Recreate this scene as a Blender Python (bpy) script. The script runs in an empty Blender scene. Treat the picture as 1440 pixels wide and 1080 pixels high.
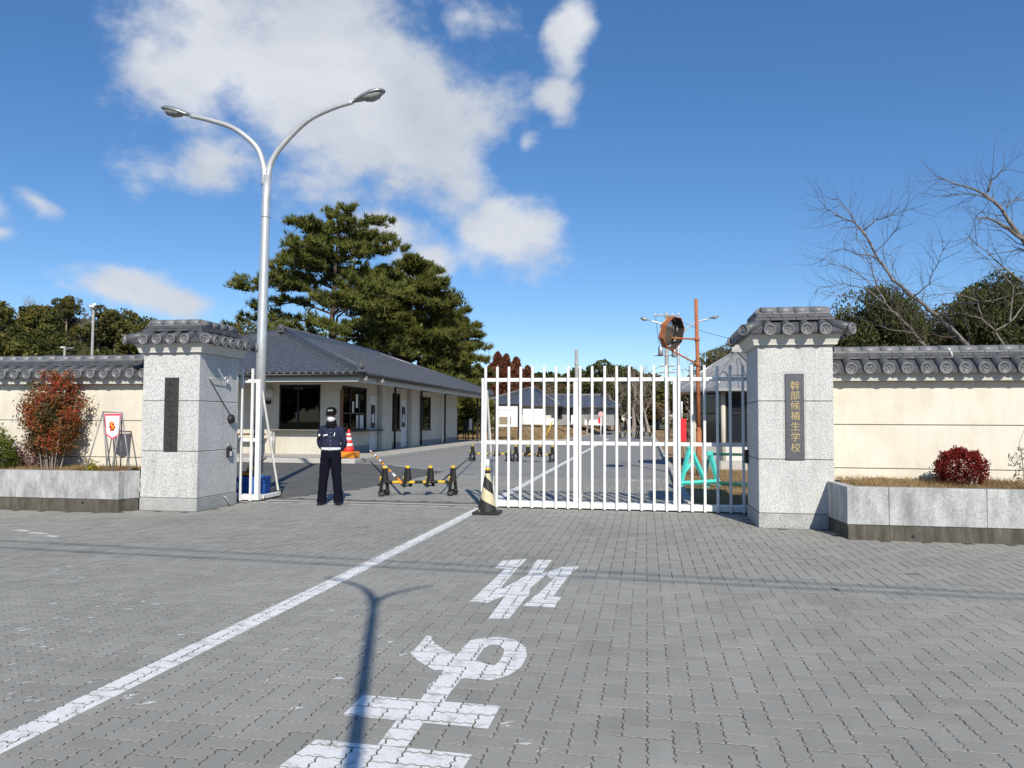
import bpy, math, random
import numpy as np
from mathutils import Vector, Matrix

# ------------------------------------------------------------------ camera, sky, sun, exposure
SC = bpy.context.scene
COL = SC.collection
RAD = math.radians
EYE = 1.5
FPX = 1066.8                       # focal length in pixels of the 1440 px wide photograph
PITCH, YAW, ROLL = RAD(2.697), RAD(10.035), RAD(0.271)
fwd = Vector((-math.sin(YAW) * math.cos(PITCH), math.cos(YAW) * math.cos(PITCH), math.sin(PITCH)))
r0 = Vector((math.cos(YAW), math.sin(YAW), 0.0))
u0 = r0.cross(fwd)
rgt = r0 * math.cos(ROLL) + u0 * math.sin(ROLL)
upv = -r0 * math.sin(ROLL) + u0 * math.cos(ROLL)
cam_d = bpy.data.cameras.new('camera')
cam = bpy.data.objects.new('camera', cam_d)
COL.objects.link(cam)
mw = Matrix.Identity(4)
for i in range(3):
    mw[i][0], mw[i][1], mw[i][2] = rgt[i], upv[i], -fwd[i]
mw[2][3] = EYE
cam.matrix_world = mw
cam_d.sensor_width = 36.0
cam_d.lens = 36.0 * FPX / 1440.0
cam_d.clip_start = 0.05
cam_d.clip_end = 3000.0
SC.camera = cam

SUN_AZ, SUN_EL = 18.5, 34.8        # light travels toward +y, SUN_AZ degrees toward -x; elevation
sdir = Vector((-math.sin(RAD(SUN_AZ)) * math.cos(RAD(SUN_EL)), math.cos(RAD(SUN_AZ)) * math.cos(RAD(SUN_EL)), -math.sin(RAD(SUN_EL))))
sun_d = bpy.data.lights.new('sun', 'SUN')
sun_d.energy = 4.75
sun_d.angle = RAD(0.53)
sun_d.color = (1.0, 0.93, 0.81)
sun = bpy.data.objects.new('sun', sun_d)
COL.objects.link(sun)
sun.rotation_euler = sdir.to_track_quat('-Z', 'Y').to_euler()
sun.location = (6, -18, 14)

SC.view_settings.view_transform = 'Standard'
SC.view_settings.look = 'None'
SC.view_settings.gamma = 1.0
SC.view_settings.use_curve_mapping = False
SC.view_settings.exposure = 0.14
SC.cycles.max_bounces = 6
SC.cycles.transparent_max_bounces = 12
SC.cycles.use_adaptive_sampling = True
SC.cycles.use_denoising = True


def ray(u, v):
    a, b = (u - 720.0) / FPX, -(v - 540.0) / FPX
    return fwd + rgt * a + upv * b


def at(u, v, y):                  # the point of the plane at depth y that the photograph shows at (u, v)
    d = ray(u, v)
    return Vector((0, 0, EYE)) + d * (y / d.y)


def gr(u, v, z=0.0):              # the point of the ground that the photograph shows at (u, v)
    d = ray(u, v)
    return Vector((0, 0, EYE)) + d * ((z - EYE) / d.z)


# ------------------------------------------------------------------ world: clear sky with cumulus
W = bpy.data.worlds.new('World')
SC.world = W
W.use_nodes = True
nt = W.node_tree
nt.nodes.clear()
N = nt.nodes.new
LK = nt.links.new


def math_n(op, a=None, b=None, c=None, clamp=False):
    n = N('ShaderNodeMath'); n.operation = op; n.use_clamp = clamp
    for i, v in enumerate((a, b, c)):
        if v is None: continue
        if isinstance(v, (int, float)): n.inputs[i].default_value = v
        else: LK(v, n.inputs[i])
    return n.outputs[0]


wo = N('ShaderNodeOutputWorld'); bg = N('ShaderNodeBackground'); bg.inputs[1].default_value = 0.128
sky = N('ShaderNodeTexSky'); sky.sky_type = 'NISHITA'; sky.sun_disc = False
sky.sun_elevation = RAD(SUN_EL)
sky.sun_rotation = math.atan2(-sdir.x, -sdir.y)
sky.altitude = 60.0; sky.air_density = 0.8; sky.dust_density = 0.10; sky.ozone_density = 2.2
tc = N('ShaderNodeTexCoord')
sep = N('ShaderNodeSeparateXYZ'); LK(tc.outputs['Generated'], sep.inputs[0])
az = math_n('MULTIPLY', math_n('ARCTAN2', sep.outputs[0], sep.outputs[1]), 180 / math.pi)
el = math_n('MULTIPLY', math_n('ARCSINE', sep.outputs[2]), 180 / math.pi)
ae = N('ShaderNodeCombineXYZ'); LK(az, ae.inputs[0]); LK(el, ae.inputs[1])


def w_noise(scale, detail, rough, dist=0.0, off=(0, 0, 0), stretch=(1, 1, 1)):
    mp = N('ShaderNodeMapping'); LK(tc.outputs['Generated'], mp.inputs[0])
    mp.inputs['Location'].default_value = off
    mp.inputs['Scale'].default_value = stretch
    n = N('ShaderNodeTexNoise'); n.inputs['Scale'].default_value = scale; n.inputs['Detail'].default_value = detail
    n.inputs['Roughness'].default_value = rough; n.inputs['Distortion'].default_value = dist
    LK(mp.outputs[0], n.inputs['Vector'])
    return n.outputs['Fac']


def azel(u, v):
    d = ray(u, v).normalized()
    return math.degrees(math.atan2(d.x, d.y)), math.degrees(math.asin(d.z))


# cumulus banks: centre, half-axes (degrees), turn, density
BANKS = [((430, 30), 11.0, 6.0, -8, .95), ((470, 130), 10.5, 7.0, -18, 1.0), ((595, 200), 5.8, 5.2, -35, .92), ((560, 130), 6.0, 5.5, -45, .85),
         ((270, 110), 6.0, 4.5, 25, .62), ((300, 190), 5.5, 3.0, 10, .42), ((330, 240), 7.0, 2.2, 6, .72), ((560, 258), 4.6, 2.0, -10, .55), ((210, 60), 3.0, 1.6, 20, .3),
         ((795, 58), 1.9, 2.9, -32, .72), ((775, 145), 3.0, 2.6, 0, .36), ((735, 213), 1.2, 1.5, 0, .40), ((650, 20), 4.5, 2.6, 0, .52),
         ((720, 338), 3.9, 2.3, -10, 1.0), ((545, 322), 4.4, 1.7, -12, .80), ((590, 375), 2.6, 2.4, -20, .72),
         ((202, 408), 4.0, 1.0, -6, 1.1), ((60, 286), 2.1, 1.1, -25, .62), ((-5, 290), 1.6, 1.6, 0, .62), ((0, 325), 1.4, .8, 0, .55)]
acc = None
warp = N('ShaderNodeVectorMath'); warp.operation = 'MULTIPLY_ADD'
wn = N('ShaderNodeTexNoise'); wn.inputs['Scale'].default_value = 7.0; wn.inputs['Detail'].default_value = 4.0; LK(tc.outputs['Generated'], wn.inputs['Vector'])
LK(wn.outputs['Color'], warp.inputs[0]); warp.inputs[1].default_value = (5.0, 4.0, 0); warp.inputs[2].default_value = (-2.5, -2.0, 0)
wadd = N('ShaderNodeVectorMath'); wadd.operation = 'ADD'; LK(ae.outputs[0], wadd.inputs[0]); LK(warp.outputs[0], wadd.inputs[1])
for (c, rx, ry, turn, dens) in BANKS:
    a0, e0 = azel(*c)
    mp = N('ShaderNodeMapping'); mp.vector_type = 'TEXTURE'
    mp.inputs['Location'].default_value = (a0, e0, 0); mp.inputs['Rotation'].default_value = (0, 0, RAD(turn)); mp.inputs['Scale'].default_value = (rx, ry, 1)
    LK(wadd.outputs[0], mp.inputs[0])
    ln = N('ShaderNodeVectorMath'); ln.operation = 'LENGTH'; LK(mp.outputs[0], ln.inputs[0])
    fall = math_n('MULTIPLY_ADD', ln.outputs['Value'], -0.9, 0.9 + dens - .75)
    acc = fall if acc is None else math_n('SMOOTH_MAX', acc, fall, 0.12)
# scattered fair-weather cloud in the rest of the sky
low = w_noise(2.1, 2, .5, 0, (3.1, 1.7, .4), (1, 1, 2.2))
rest = math_n('MULTIPLY_ADD', low, 5.0, -3.35)
beh = math_n('MULTIPLY_ADD', sep.outputs[1], -2.0, 0.6, clamp=True)
rest = math_n('ADD', rest, math_n('MULTIPLY_ADD', beh, 1.0, -1.0))
acc = math_n('MAXIMUM', acc, rest)
fine = w_noise(7.5, 10, .60, 0.0, (0, 0, 0), (1, 1, 1.5))
dens = math_n('ADD', acc, math_n('MULTIPLY_ADD', fine, 2.5, -1.30))
mr = N('ShaderNodeMapRange'); mr.interpolation_type = 'SMOOTHSTEP'
LK(dens, mr.inputs[0]); mr.inputs[1].default_value = -0.14; mr.inputs[2].default_value = 0.66
alpha = math_n('MULTIPLY', mr.outputs[0], .96)
shade = w_noise(5.0, 6, .6, .3, (.02, .03, -.06), (1, 1, 1.4))
cr = N('ShaderNodeValToRGB'); LK(shade, cr.inputs[0])
cr.color_ramp.elements[0].position = .32; cr.color_ramp.elements[0].color = (.53, .57, .64, 1)
cr.color_ramp.elements[1].position = .70; cr.color_ramp.elements[1].color = (.74, .765, .81, 1)
sc10 = N('ShaderNodeVectorMath'); sc10.operation = 'SCALE'; LK(cr.outputs[0], sc10.inputs[0]); sc10.inputs['Scale'].default_value = 7.5
mixc = N('ShaderNodeMix'); mixc.data_type = 'RGBA'
hsv = N('ShaderNodeHueSaturation'); hsv.inputs['Saturation'].default_value = 1.2; hsv.inputs['Hue'].default_value = 0.500; LK(sky.outputs[0], hsv.inputs['Color'])
even = N('ShaderNodeMix'); even.data_type = 'RGBA'; even.inputs[0].default_value = 0.22; LK(hsv.outputs[0], even.inputs[6]); even.inputs[7].default_value = (.50, 1.55, 4.2, 1)
LK(alpha, mixc.inputs[0]); LK(even.outputs[2], mixc.inputs[6]); LK(sc10.outputs[0], mixc.inputs[7])
LK(mixc.outputs[2], bg.inputs[0]); LK(bg.outputs[0], wo.inputs[0])

# ------------------------------------------------------------------ materials
MATS = {}


def material(name, color, rough=.6, metal=0.0, spec=.4, vary=0.0, vscale=3.0, bump=0.0, bscale=40.0, color2=None, streak=None, detail=4.0, coat=0.0):
    """Principled material; colour varies between color and color2 (or darker/lighter) by noise in world space."""
    m = bpy.data.materials.new(name); m.use_nodes = True
    t = m.node_tree; b = t.nodes['Principled BSDF']
    b.inputs['Roughness'].default_value = rough; b.inputs['Metallic'].default_value = metal
    b.inputs['Specular IOR Level'].default_value = spec; b.inputs['Coat Weight'].default_value = coat
    b.inputs['Base Color'].default_value = (*color, 1)
    if vary or color2 or bump or streak:
        g = t.nodes.new('ShaderNodeNewGeometry')
    if vary or color2:
        n = t.nodes.new('ShaderNodeTexNoise'); n.inputs['Scale'].default_value = vscale; n.inputs['Detail'].default_value = detail; n.inputs['Roughness'].default_value = .62
        if streak:
            mp = t.nodes.new('ShaderNodeMapping'); mp.inputs['Scale'].default_value = streak
            t.links.new(g.outputs['Position'], mp.inputs[0]); t.links.new(mp.outputs[0], n.inputs['Vector'])
        else:
            t.links.new(g.outputs['Position'], n.inputs['Vector'])
        r = t.nodes.new('ShaderNodeValToRGB')
        c2 = color2 if color2 else tuple(min(1, c * (1 + vary)) for c in color)
        c1 = color if color2 else tuple(c * (1 - vary) for c in color)
        r.color_ramp.elements[0].position = .33; r.color_ramp.elements[0].color = (*c1, 1)
        r.color_ramp.elements[1].position = .67; r.color_ramp.elements[1].color = (*c2, 1)
        t.links.new(n.outputs['Fac'], r.inputs[0]); t.links.new(r.outputs[0], b.inputs['Base Color'])
    if bump:
        n2 = t.nodes.new('ShaderNodeTexNoise'); n2.inputs['Scale'].default_value = bscale; n2.inputs['Detail'].default_value = 3
        t.links.new(g.outputs['Position'], n2.inputs['Vector'])
        bp = t.nodes.new('ShaderNodeBump'); bp.inputs['Strength'].default_value = bump; bp.inputs['Distance'].default_value = .02
        t.links.new(n2.outputs['Fac'], bp.inputs['Height']); t.links.new(bp.outputs[0], b.inputs['Normal'])
    MATS[name] = m
    return m


def speckle(m, scale, dark, light, lo=.42, hi=.6, mixfac=.7, stretch=None, detail=2.5):
    """granite speckle: multiplies the colour by a fine voronoi/noise grain"""
    t = m.node_tree; b = t.nodes['Principled BSDF']
    g = t.nodes.new('ShaderNodeNewGeometry')
    n = t.nodes.new('ShaderNodeTexNoise'); n.inputs['Scale'].default_value = scale; n.inputs['Detail'].default_value = detail; n.inputs['Roughness'].default_value = .7
    if stretch:
        mp = t.nodes.new('ShaderNodeMapping'); mp.inputs['Scale'].default_value = stretch
        t.links.new(g.outputs['Position'], mp.inputs[0]); t.links.new(mp.outputs[0], n.inputs['Vector'])
    else: t.links.new(g.outputs['Position'], n.inputs['Vector'])
    r = t.nodes.new('ShaderNodeValToRGB')
    r.color_ramp.elements[0].position = lo; r.color_ramp.elements[0].color = (*dark, 1)
    r.color_ramp.elements[1].position = hi; r.color_ramp.elements[1].color = (*light, 1)
    t.links.new(n.outputs['Fac'], r.inputs[0])
    mx = t.nodes.new('ShaderNodeMix'); mx.data_type = 'RGBA'; mx.blend_type = 'MULTIPLY'; mx.inputs[0].default_value = mixfac
    src = b.inputs['Base Color'].links[0].from_socket if b.inputs['Base Color'].links else None
    if src: t.links.new(src, mx.inputs[6])
    else: mx.inputs[6].default_value = b.inputs['Base Color'].default_value
    t.links.new(r.outputs[0], mx.inputs[7]); t.links.new(mx.outputs[2], b.inputs['Base Color'])
    return m


def foliage(name, dark, light, attr='tint', transl=.25, rough=.6, mid=None):
    m = bpy.data.materials.new(name); m.use_nodes = True
    t = m.node_tree; b = t.nodes['Principled BSDF']
    a = t.nodes.new('ShaderNodeAttribute'); a.attribute_name = attr
    r = t.nodes.new('ShaderNodeValToRGB')
    r.color_ramp.elements[0].color = (*dark, 1); r.color_ramp.elements[1].color = (*light, 1)
    if mid: e_ = r.color_ramp.elements.new(.5); e_.color = (*mid, 1)
    t.links.new(a.outputs['Fac'], r.inputs[0]); t.links.new(r.outputs[0], b.inputs['Base Color'])
    b.inputs['Roughness'].default_value = rough; b.inputs['Specular IOR Level'].default_value = .25
    tr = t.nodes.new('ShaderNodeBsdfTranslucent'); t.links.new(r.outputs[0], tr.inputs[0])
    mx = t.nodes.new('ShaderNodeMixShader'); mx.inputs[0].default_value = transl
    t.links.new(b.outputs[0], mx.inputs[1]); t.links.new(tr.outputs[0], mx.inputs[2])
    t.links.new(mx.outputs[0], t.nodes['Material Output'].inputs[0])
    MATS[name] = m
    return m


M = MATS
speckle(material('granite', (.62, .625, .61), .75, vary=.06, vscale=2.0, bump=.25, bscale=220, spec=.3), 62, (.45, .46, .47), (1, 1, 1), .36, .56, .85)
speckle(material('granite_base', (.44, .45, .44), .8, vary=.12, vscale=4.0, bump=.3, bscale=200, spec=.3), 66, (.45, .45, .46), (1, 1, 1), .36, .56, .85)
speckle(material('granite_panel', (.58, .585, .58), .8, color2=(.36, .365, .37), vscale=2.6, bump=.25, bscale=150, streak=(2.4, 2.4, 1.0), detail=9, spec=.3), 60, (.62, .62, .63), (1, 1, 1), .36, .58, .8)
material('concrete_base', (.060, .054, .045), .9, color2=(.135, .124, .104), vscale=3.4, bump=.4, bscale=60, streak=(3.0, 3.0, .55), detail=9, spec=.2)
material('plaster', (.66, .62, .525), .85, color2=(.705, .67, .58), vscale=1.1, bump=.08, bscale=120, spec=.2)
material('plaster_white', (.60, .59, .54), .85, vary=.05, vscale=2, spec=.2)
material('groove', (.16, .14, .12), .9)
material('tile', (.058, .061, .068), .45, color2=(.105, .109, .118), vscale=9, bump=.15, bscale=60, spec=.5)
material('tile_pale', (.125, .129, .137), .45, color2=(.20, .205, .213), vscale=6, bump=.15, bscale=60, spec=.5)
material('house_tile', (.060, .066, .082), .36, color2=(.095, .103, .124), vscale=5, spec=.55)
material('white_paint', (.74, .74, .73), .4, vary=.03, vscale=8, spec=.4)
material('white_soiled', (.74, .74, .72), .5, color2=(.60, .58, .54), vscale=9, spec=.3)
material('rust', (.16, .06, .03), .85, vary=.4, vscale=20)
material('galvanised', (.55, .56, .56), .42, metal=.5, color2=(.64, .65, .65), vscale=4, spec=.5)
material('steel_dark', (.12, .105, .09), .6, metal=.4, vary=.3, vscale=10)
material('lamp_shell', (.36, .38, .38), .35, metal=.55, vary=.15, vscale=6)
material('lamp_lens', (.30, .31, .30), .18, spec=.6, vary=.15, vscale=12)
material('black_metal', (.02, .02, .021), .5, vary=.3, vscale=12)
material('plaque_dark', (.040, .037, .036), .55, vary=.2, vscale=10)
material('plaque_grey', (.088, .094, .105), .5, vary=.12, vscale=10)
material('plaque_relief', (.031, .029, .029), .6)
material('gold', (.50, .38, .19), .5, metal=.2, vary=.1, vscale=30)
material('sand_joint', (.085, .081, .072), .95, vary=.3, vscale=14)
material('asphalt', (.105, .106, .103), .9, color2=(.145, .145, .140), vscale=1.2, bump=.4, bscale=160, spec=.2, detail=8)
material('road_far', (.235, .234, .224), .9, color2=(.28, .278, .267), vscale=.7, bump=.2, bscale=90, spec=.2, detail=8)
material('concrete', (.40, .385, .35), .88, color2=(.48, .465, .43), vscale=1.8, bump=.2, bscale=80, spec=.2)
material('dry_grass', (.25, .165, .085), .95, color2=(.37, .26, .15), vscale=.9, bump=.5, bscale=45, spec=.1, detail=9)
material('soil', (.17, .115, .065), .95, color2=(.28, .195, .11), vscale=6, bump=.5, bscale=60, spec=.1, detail=8)
material('terrain', (.13, .11, .06), .95, color2=(.17, .15, .085), vscale=.05, spec=.1)
material('hill_soil', (.05, .052, .025), .95, color2=(.075, .07, .03), vscale=.08, spec=.1)
material('line_paint', (.74, .74, .72), .75, color2=(.82, .82, .80), vscale=5, spec=.25, detail=8, bump=.15, bscale=150)
material('paint_trace', (.50, .50, .48), .85, color2=(.66, .66, .64), vscale=14, spec=.2)
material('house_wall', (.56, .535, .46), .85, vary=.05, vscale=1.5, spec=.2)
material('house_plinth', (.26, .265, .27), .85, vary=.1, vscale=3)
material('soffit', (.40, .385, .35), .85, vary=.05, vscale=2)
material('frame_dark', (.02, .018, .016), .45)
material('glass_dark', (.018, .021, .026), .06, spec=.7)
gm = bpy.data.materials.new('glass_clear'); gm.use_nodes = True; MATS['glass_clear'] = gm
t = gm.node_tree; t.nodes.remove(t.nodes['Principled BSDF'])
tr_ = t.nodes.new('ShaderNodeBsdfTransparent'); tr_.inputs[0].default_value = (.15, .165, .18, 1)
gl_ = t.nodes.new('ShaderNodeBsdfGlossy'); gl_.inputs['Roughness'].default_value = .02
fr_ = t.nodes.new('ShaderNodeFresnel'); fr_.inputs[0].default_value = 1.5
mx_ = t.nodes.new('ShaderNodeMixShader'); t.links.new(fr_.outputs[0], mx_.inputs[0]); t.links.new(tr_.outputs[0], mx_.inputs[1]); t.links.new(gl_.outputs[0], mx_.inputs[2]); t.links.new(mx_.outputs[0], t.nodes['Material Output'].inputs[0])
material('door_white', (.66, .67, .68), .5, vary=.03, vscale=4)
material('curtain', (.09, .095, .10), .8, vary=.3, vscale=6, streak=(6, 6, .4))
material('wood_brown', (.20, .075, .035), .6, vary=.2, vscale=6, streak=(5, 5, .6))
material('cone_red', (.70, .045, .035), .5, vary=.1, vscale=10)
material('cone_white', (.80, .80, .78), .5)
material('orange', (.80, .28, .02), .55, vary=.1, vscale=8)
material('cone_pale', (.56, .51, .33), .6, vary=.1, vscale=14)
material('cone_black', (.022, .022, .022), .6, vary=.3, vscale=14)
material('yellow', (.66, .45, .04), .5, vary=.12, vscale=18)
material('barrier_black', (.018, .018, .018), .55, vary=.4, vscale=20)
material('crate_blue', (.035, .16, .52), .45, vary=.08, vscale=10)
material('rust_orange', (.33, .105, .04), .8, color2=(.43, .165, .075), vscale=9, bump=.2, bscale=60)
material('hood_inside', (.035, .03, .028), .8, vary=.3, vscale=8)
material('mirror_glass', (.40, .44, .48), .10, metal=.95)
material('mirror_edge', (.55, .52, .46), .5, vary=.2, vscale=10)
material('teal', (.06, .50, .44), .6, color2=(.09, .60, .52), vscale=12, bump=.2, bscale=40)
material('pipe_green', (.018, .10, .075), .5, vary=.2, vscale=8)
material('roof_metal', (.34, .345, .35), .4, metal=.35, vary=.1, vscale=3)
material('red_sign', (.70, .02, .035), .5, vary=.06, vscale=6)
material('pink_sign', (.72, .40, .40), .6)
material('concrete_pole', (.30, .30, .29), .8, vary=.1, vscale=5)
material('sign_white', (.78, .80, .82), .6)
material('sign_blue', (.06, .14, .42), .6)
material('sign_brown', (.34, .24, .14), .7, color2=(.20, .20, .15), vscale=25)
material('red_border', (.68, .05, .12), .7)
material('cloth_white', (.80, .79, .79), .8, vary=.02, vscale=20)
material('emblem_red', (.55, .03, .015), .7)
material('emblem_gold', (.80, .50, .03), .6)
material('emblem_text', (.45, .50, .62), .8)
material('pole_grey', (.30, .30, .30), .5, metal=.3)
material('navy_cloth', (.026, .031, .062), .95, spec=.1, vary=.22, vscale=14, bump=.35, bscale=26)
material('navy_trouser', (.007, .0075, .015), .95, spec=.08, vary=.25, vscale=9, bump=.4, bscale=18)
material('black_cloth', (.008, .008, .009), .95, spec=.1, vary=.3, vscale=20)
material('skin', (.48, .30, .22), .55, vary=.05, vscale=20)
material('shoe', (.012, .012, .012), .3, vary=.2, vscale=10)
material('belt_white', (.78, .78, .77), .5)
material('bark_pine', (.075, .052, .038), .9, vary=.3, vscale=5, bump=.6, bscale=12)
material('bark_cherry', (.10, .085, .072), .85, color2=(.24, .22, .20), vscale=5, bump=.5, bscale=25)
material('bark_twig', (.095, .072, .062), .9, vary=.25, vscale=3)
material('bark_far', (.27, .225, .19), .9, vary=.25, vscale=2)
foliage('pine_leaf', (.030, .050, .014), (.205, .21, .046))
foliage('pine_leaf_dark', (.028, .046, .014), (.19, .19, .042))
foliage('cedar_red', (.070, .024, .014), (.27, .098, .048))
foliage('broad_dark', (.024, .036, .013), (.12, .125, .036))
foliage('broad_mid', (.030, .040, .013), (.17, .15, .038))
foliage('broad_brown', (.060, .050, .024), (.27, .18, .08))
foliage('wood_mix', (.028, .040, .012), (.235, .19, .036), mid=(.085, .095, .022))
foliage('nandina_leaf', (.045, .060, .018), (.46, .055, .026), mid=(.26, .115, .034))
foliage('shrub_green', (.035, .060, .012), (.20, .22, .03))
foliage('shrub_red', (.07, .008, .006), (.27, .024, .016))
foliage('shrub_purple', (.06, .02, .035), (.20, .06, .08))
foliage('yellow_plant', (.10, .10, .01), (.42, .36, .04))
foliage('straw', (.17, .11, .05), (.46, .34, .17), transl=.3)
foliage('blossom_pink', (.45, .30, .30), (.70, .58, .58))
foliage('bamboo_leaf', (.035, .045, .03), (.10, .11, .07))

speckle(M['plaster'], 5.0, (.74, .71, .66), (1, 1, 1), .36, .52, .32, (1.6, 1.6, .16), 8)      # rain streaks
speckle(M['plaster'], 1.3, (.86, .84, .80), (1, 1, 1), .38, .55, .6, None, 9)
speckle(M['granite'], 3.0, (.72, .71, .69), (1, 1, 1), .34, .50, .55, (1.8, 1.8, .22), 8)
speckle(M['granite_panel'], 4.0, (.50, .50, .50), (1, 1, 1), .36, .55, .6, (1.6, 1.6, .45), 9)
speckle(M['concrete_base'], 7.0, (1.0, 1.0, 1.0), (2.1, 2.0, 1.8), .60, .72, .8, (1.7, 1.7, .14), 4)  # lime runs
speckle(M['white_paint'], 6.0, (.80, .76, .70), (1, 1, 1), .34, .48, .45, (1, 1, .3), 8)
speckle(M['line_paint'], 9.0, (.52, .52, .51), (1, 1, 1), .37, .49, .7, None, 10)
speckle(M['line_paint'], 70.0, (.55, .55, .54), (1, 1, 1), .36, .46, .6, None, 4)
speckle(M['house_wall'], 3.0, (.82, .80, .76), (1, 1, 1), .36, .55, .5, (1.5, 1.5, .2), 7)
# pavers: tone per block from an attribute (joined field) or the object's random number (single blocks)
pm = bpy.data.materials.new('paver'); pm.use_nodes = True; MATS['paver'] = pm
t = pm.node_tree; b = t.nodes['Principled BSDF']; b.inputs['Roughness'].default_value = .88; b.inputs['Specular IOR Level'].default_value = .22
at_n = t.nodes.new('ShaderNodeAttribute'); at_n.attribute_name = 'tint'
oi = t.nodes.new('ShaderNodeObjectInfo')
ad = t.nodes.new('ShaderNodeMath'); ad.operation = 'ADD'; t.links.new(at_n.outputs['Fac'], ad.inputs[0]); t.links.new(oi.outputs['Random'], ad.inputs[1])
fr = t.nodes.new('ShaderNodeMath'); fr.operation = 'FRACT'; t.links.new(ad.outputs[0], fr.inputs[0])
g = t.nodes.new('ShaderNodeNewGeometry')


def p_noise(scale, detail, rough=.6):
    n = t.nodes.new('ShaderNodeTexNoise'); n.inputs['Scale'].default_value = scale; n.inputs['Detail'].default_value = detail; n.inputs['Roughness'].default_value = rough
    t.links.new(g.outputs['Position'], n.inputs['Vector']); return n.outputs['Fac']


def p_math(op, a, b_, c=None):
    n = t.nodes.new('ShaderNodeMath'); n.operation = op
    for i, v in enumerate((a, b_, c)):
        if v is None: continue
        if isinstance(v, (int, float)): n.inputs[i].default_value = v
        else: t.links.new(v, n.inputs[i])
    return n.outputs[0]


val = p_math('MULTIPLY_ADD', fr.outputs[0], .040, .272)
val = p_math('MULTIPLY_ADD', p_math('GREATER_THAN', fr.outputs[0], .95), -.035, val)
val = p_math('MULTIPLY_ADD', p_math('LESS_THAN', fr.outputs[0], .03), .05, val)
val = p_math('MULTIPLY_ADD', p_noise(.55, 6), .17, p_math('SUBTRACT', val, .085))
val = p_math('MULTIPLY_ADD', p_noise(2.3, 9, .75), .10, p_math('SUBTRACT', val, .048))
val = p_math('MULTIPLY_ADD', p_noise(9, 8, .7), .07, p_math('SUBTRACT', val, .035))
val = p_math('MULTIPLY_ADD', p_noise(160, 2, .7), .085, p_math('SUBTRACT', val, .042))
cc = t.nodes.new('ShaderNodeCombineColor')
t.links.new(val, cc.inputs[0]); t.links.new(p_math('MULTIPLY', val, .982), cc.inputs[1]); t.links.new(p_math('MULTIPLY', val, .885), cc.inputs[2])
t.links.new(cc.outputs[0], b.inputs['Base Color'])
bp = t.nodes.new('ShaderNodeBump'); bp.inputs['Strength'].default_value = .3; bp.inputs['Distance'].default_value = .006
t.links.new(p_noise(130, 4, .7), bp.inputs['Height']); t.links.new(bp.outputs[0], b.inputs['Normal'])

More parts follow.
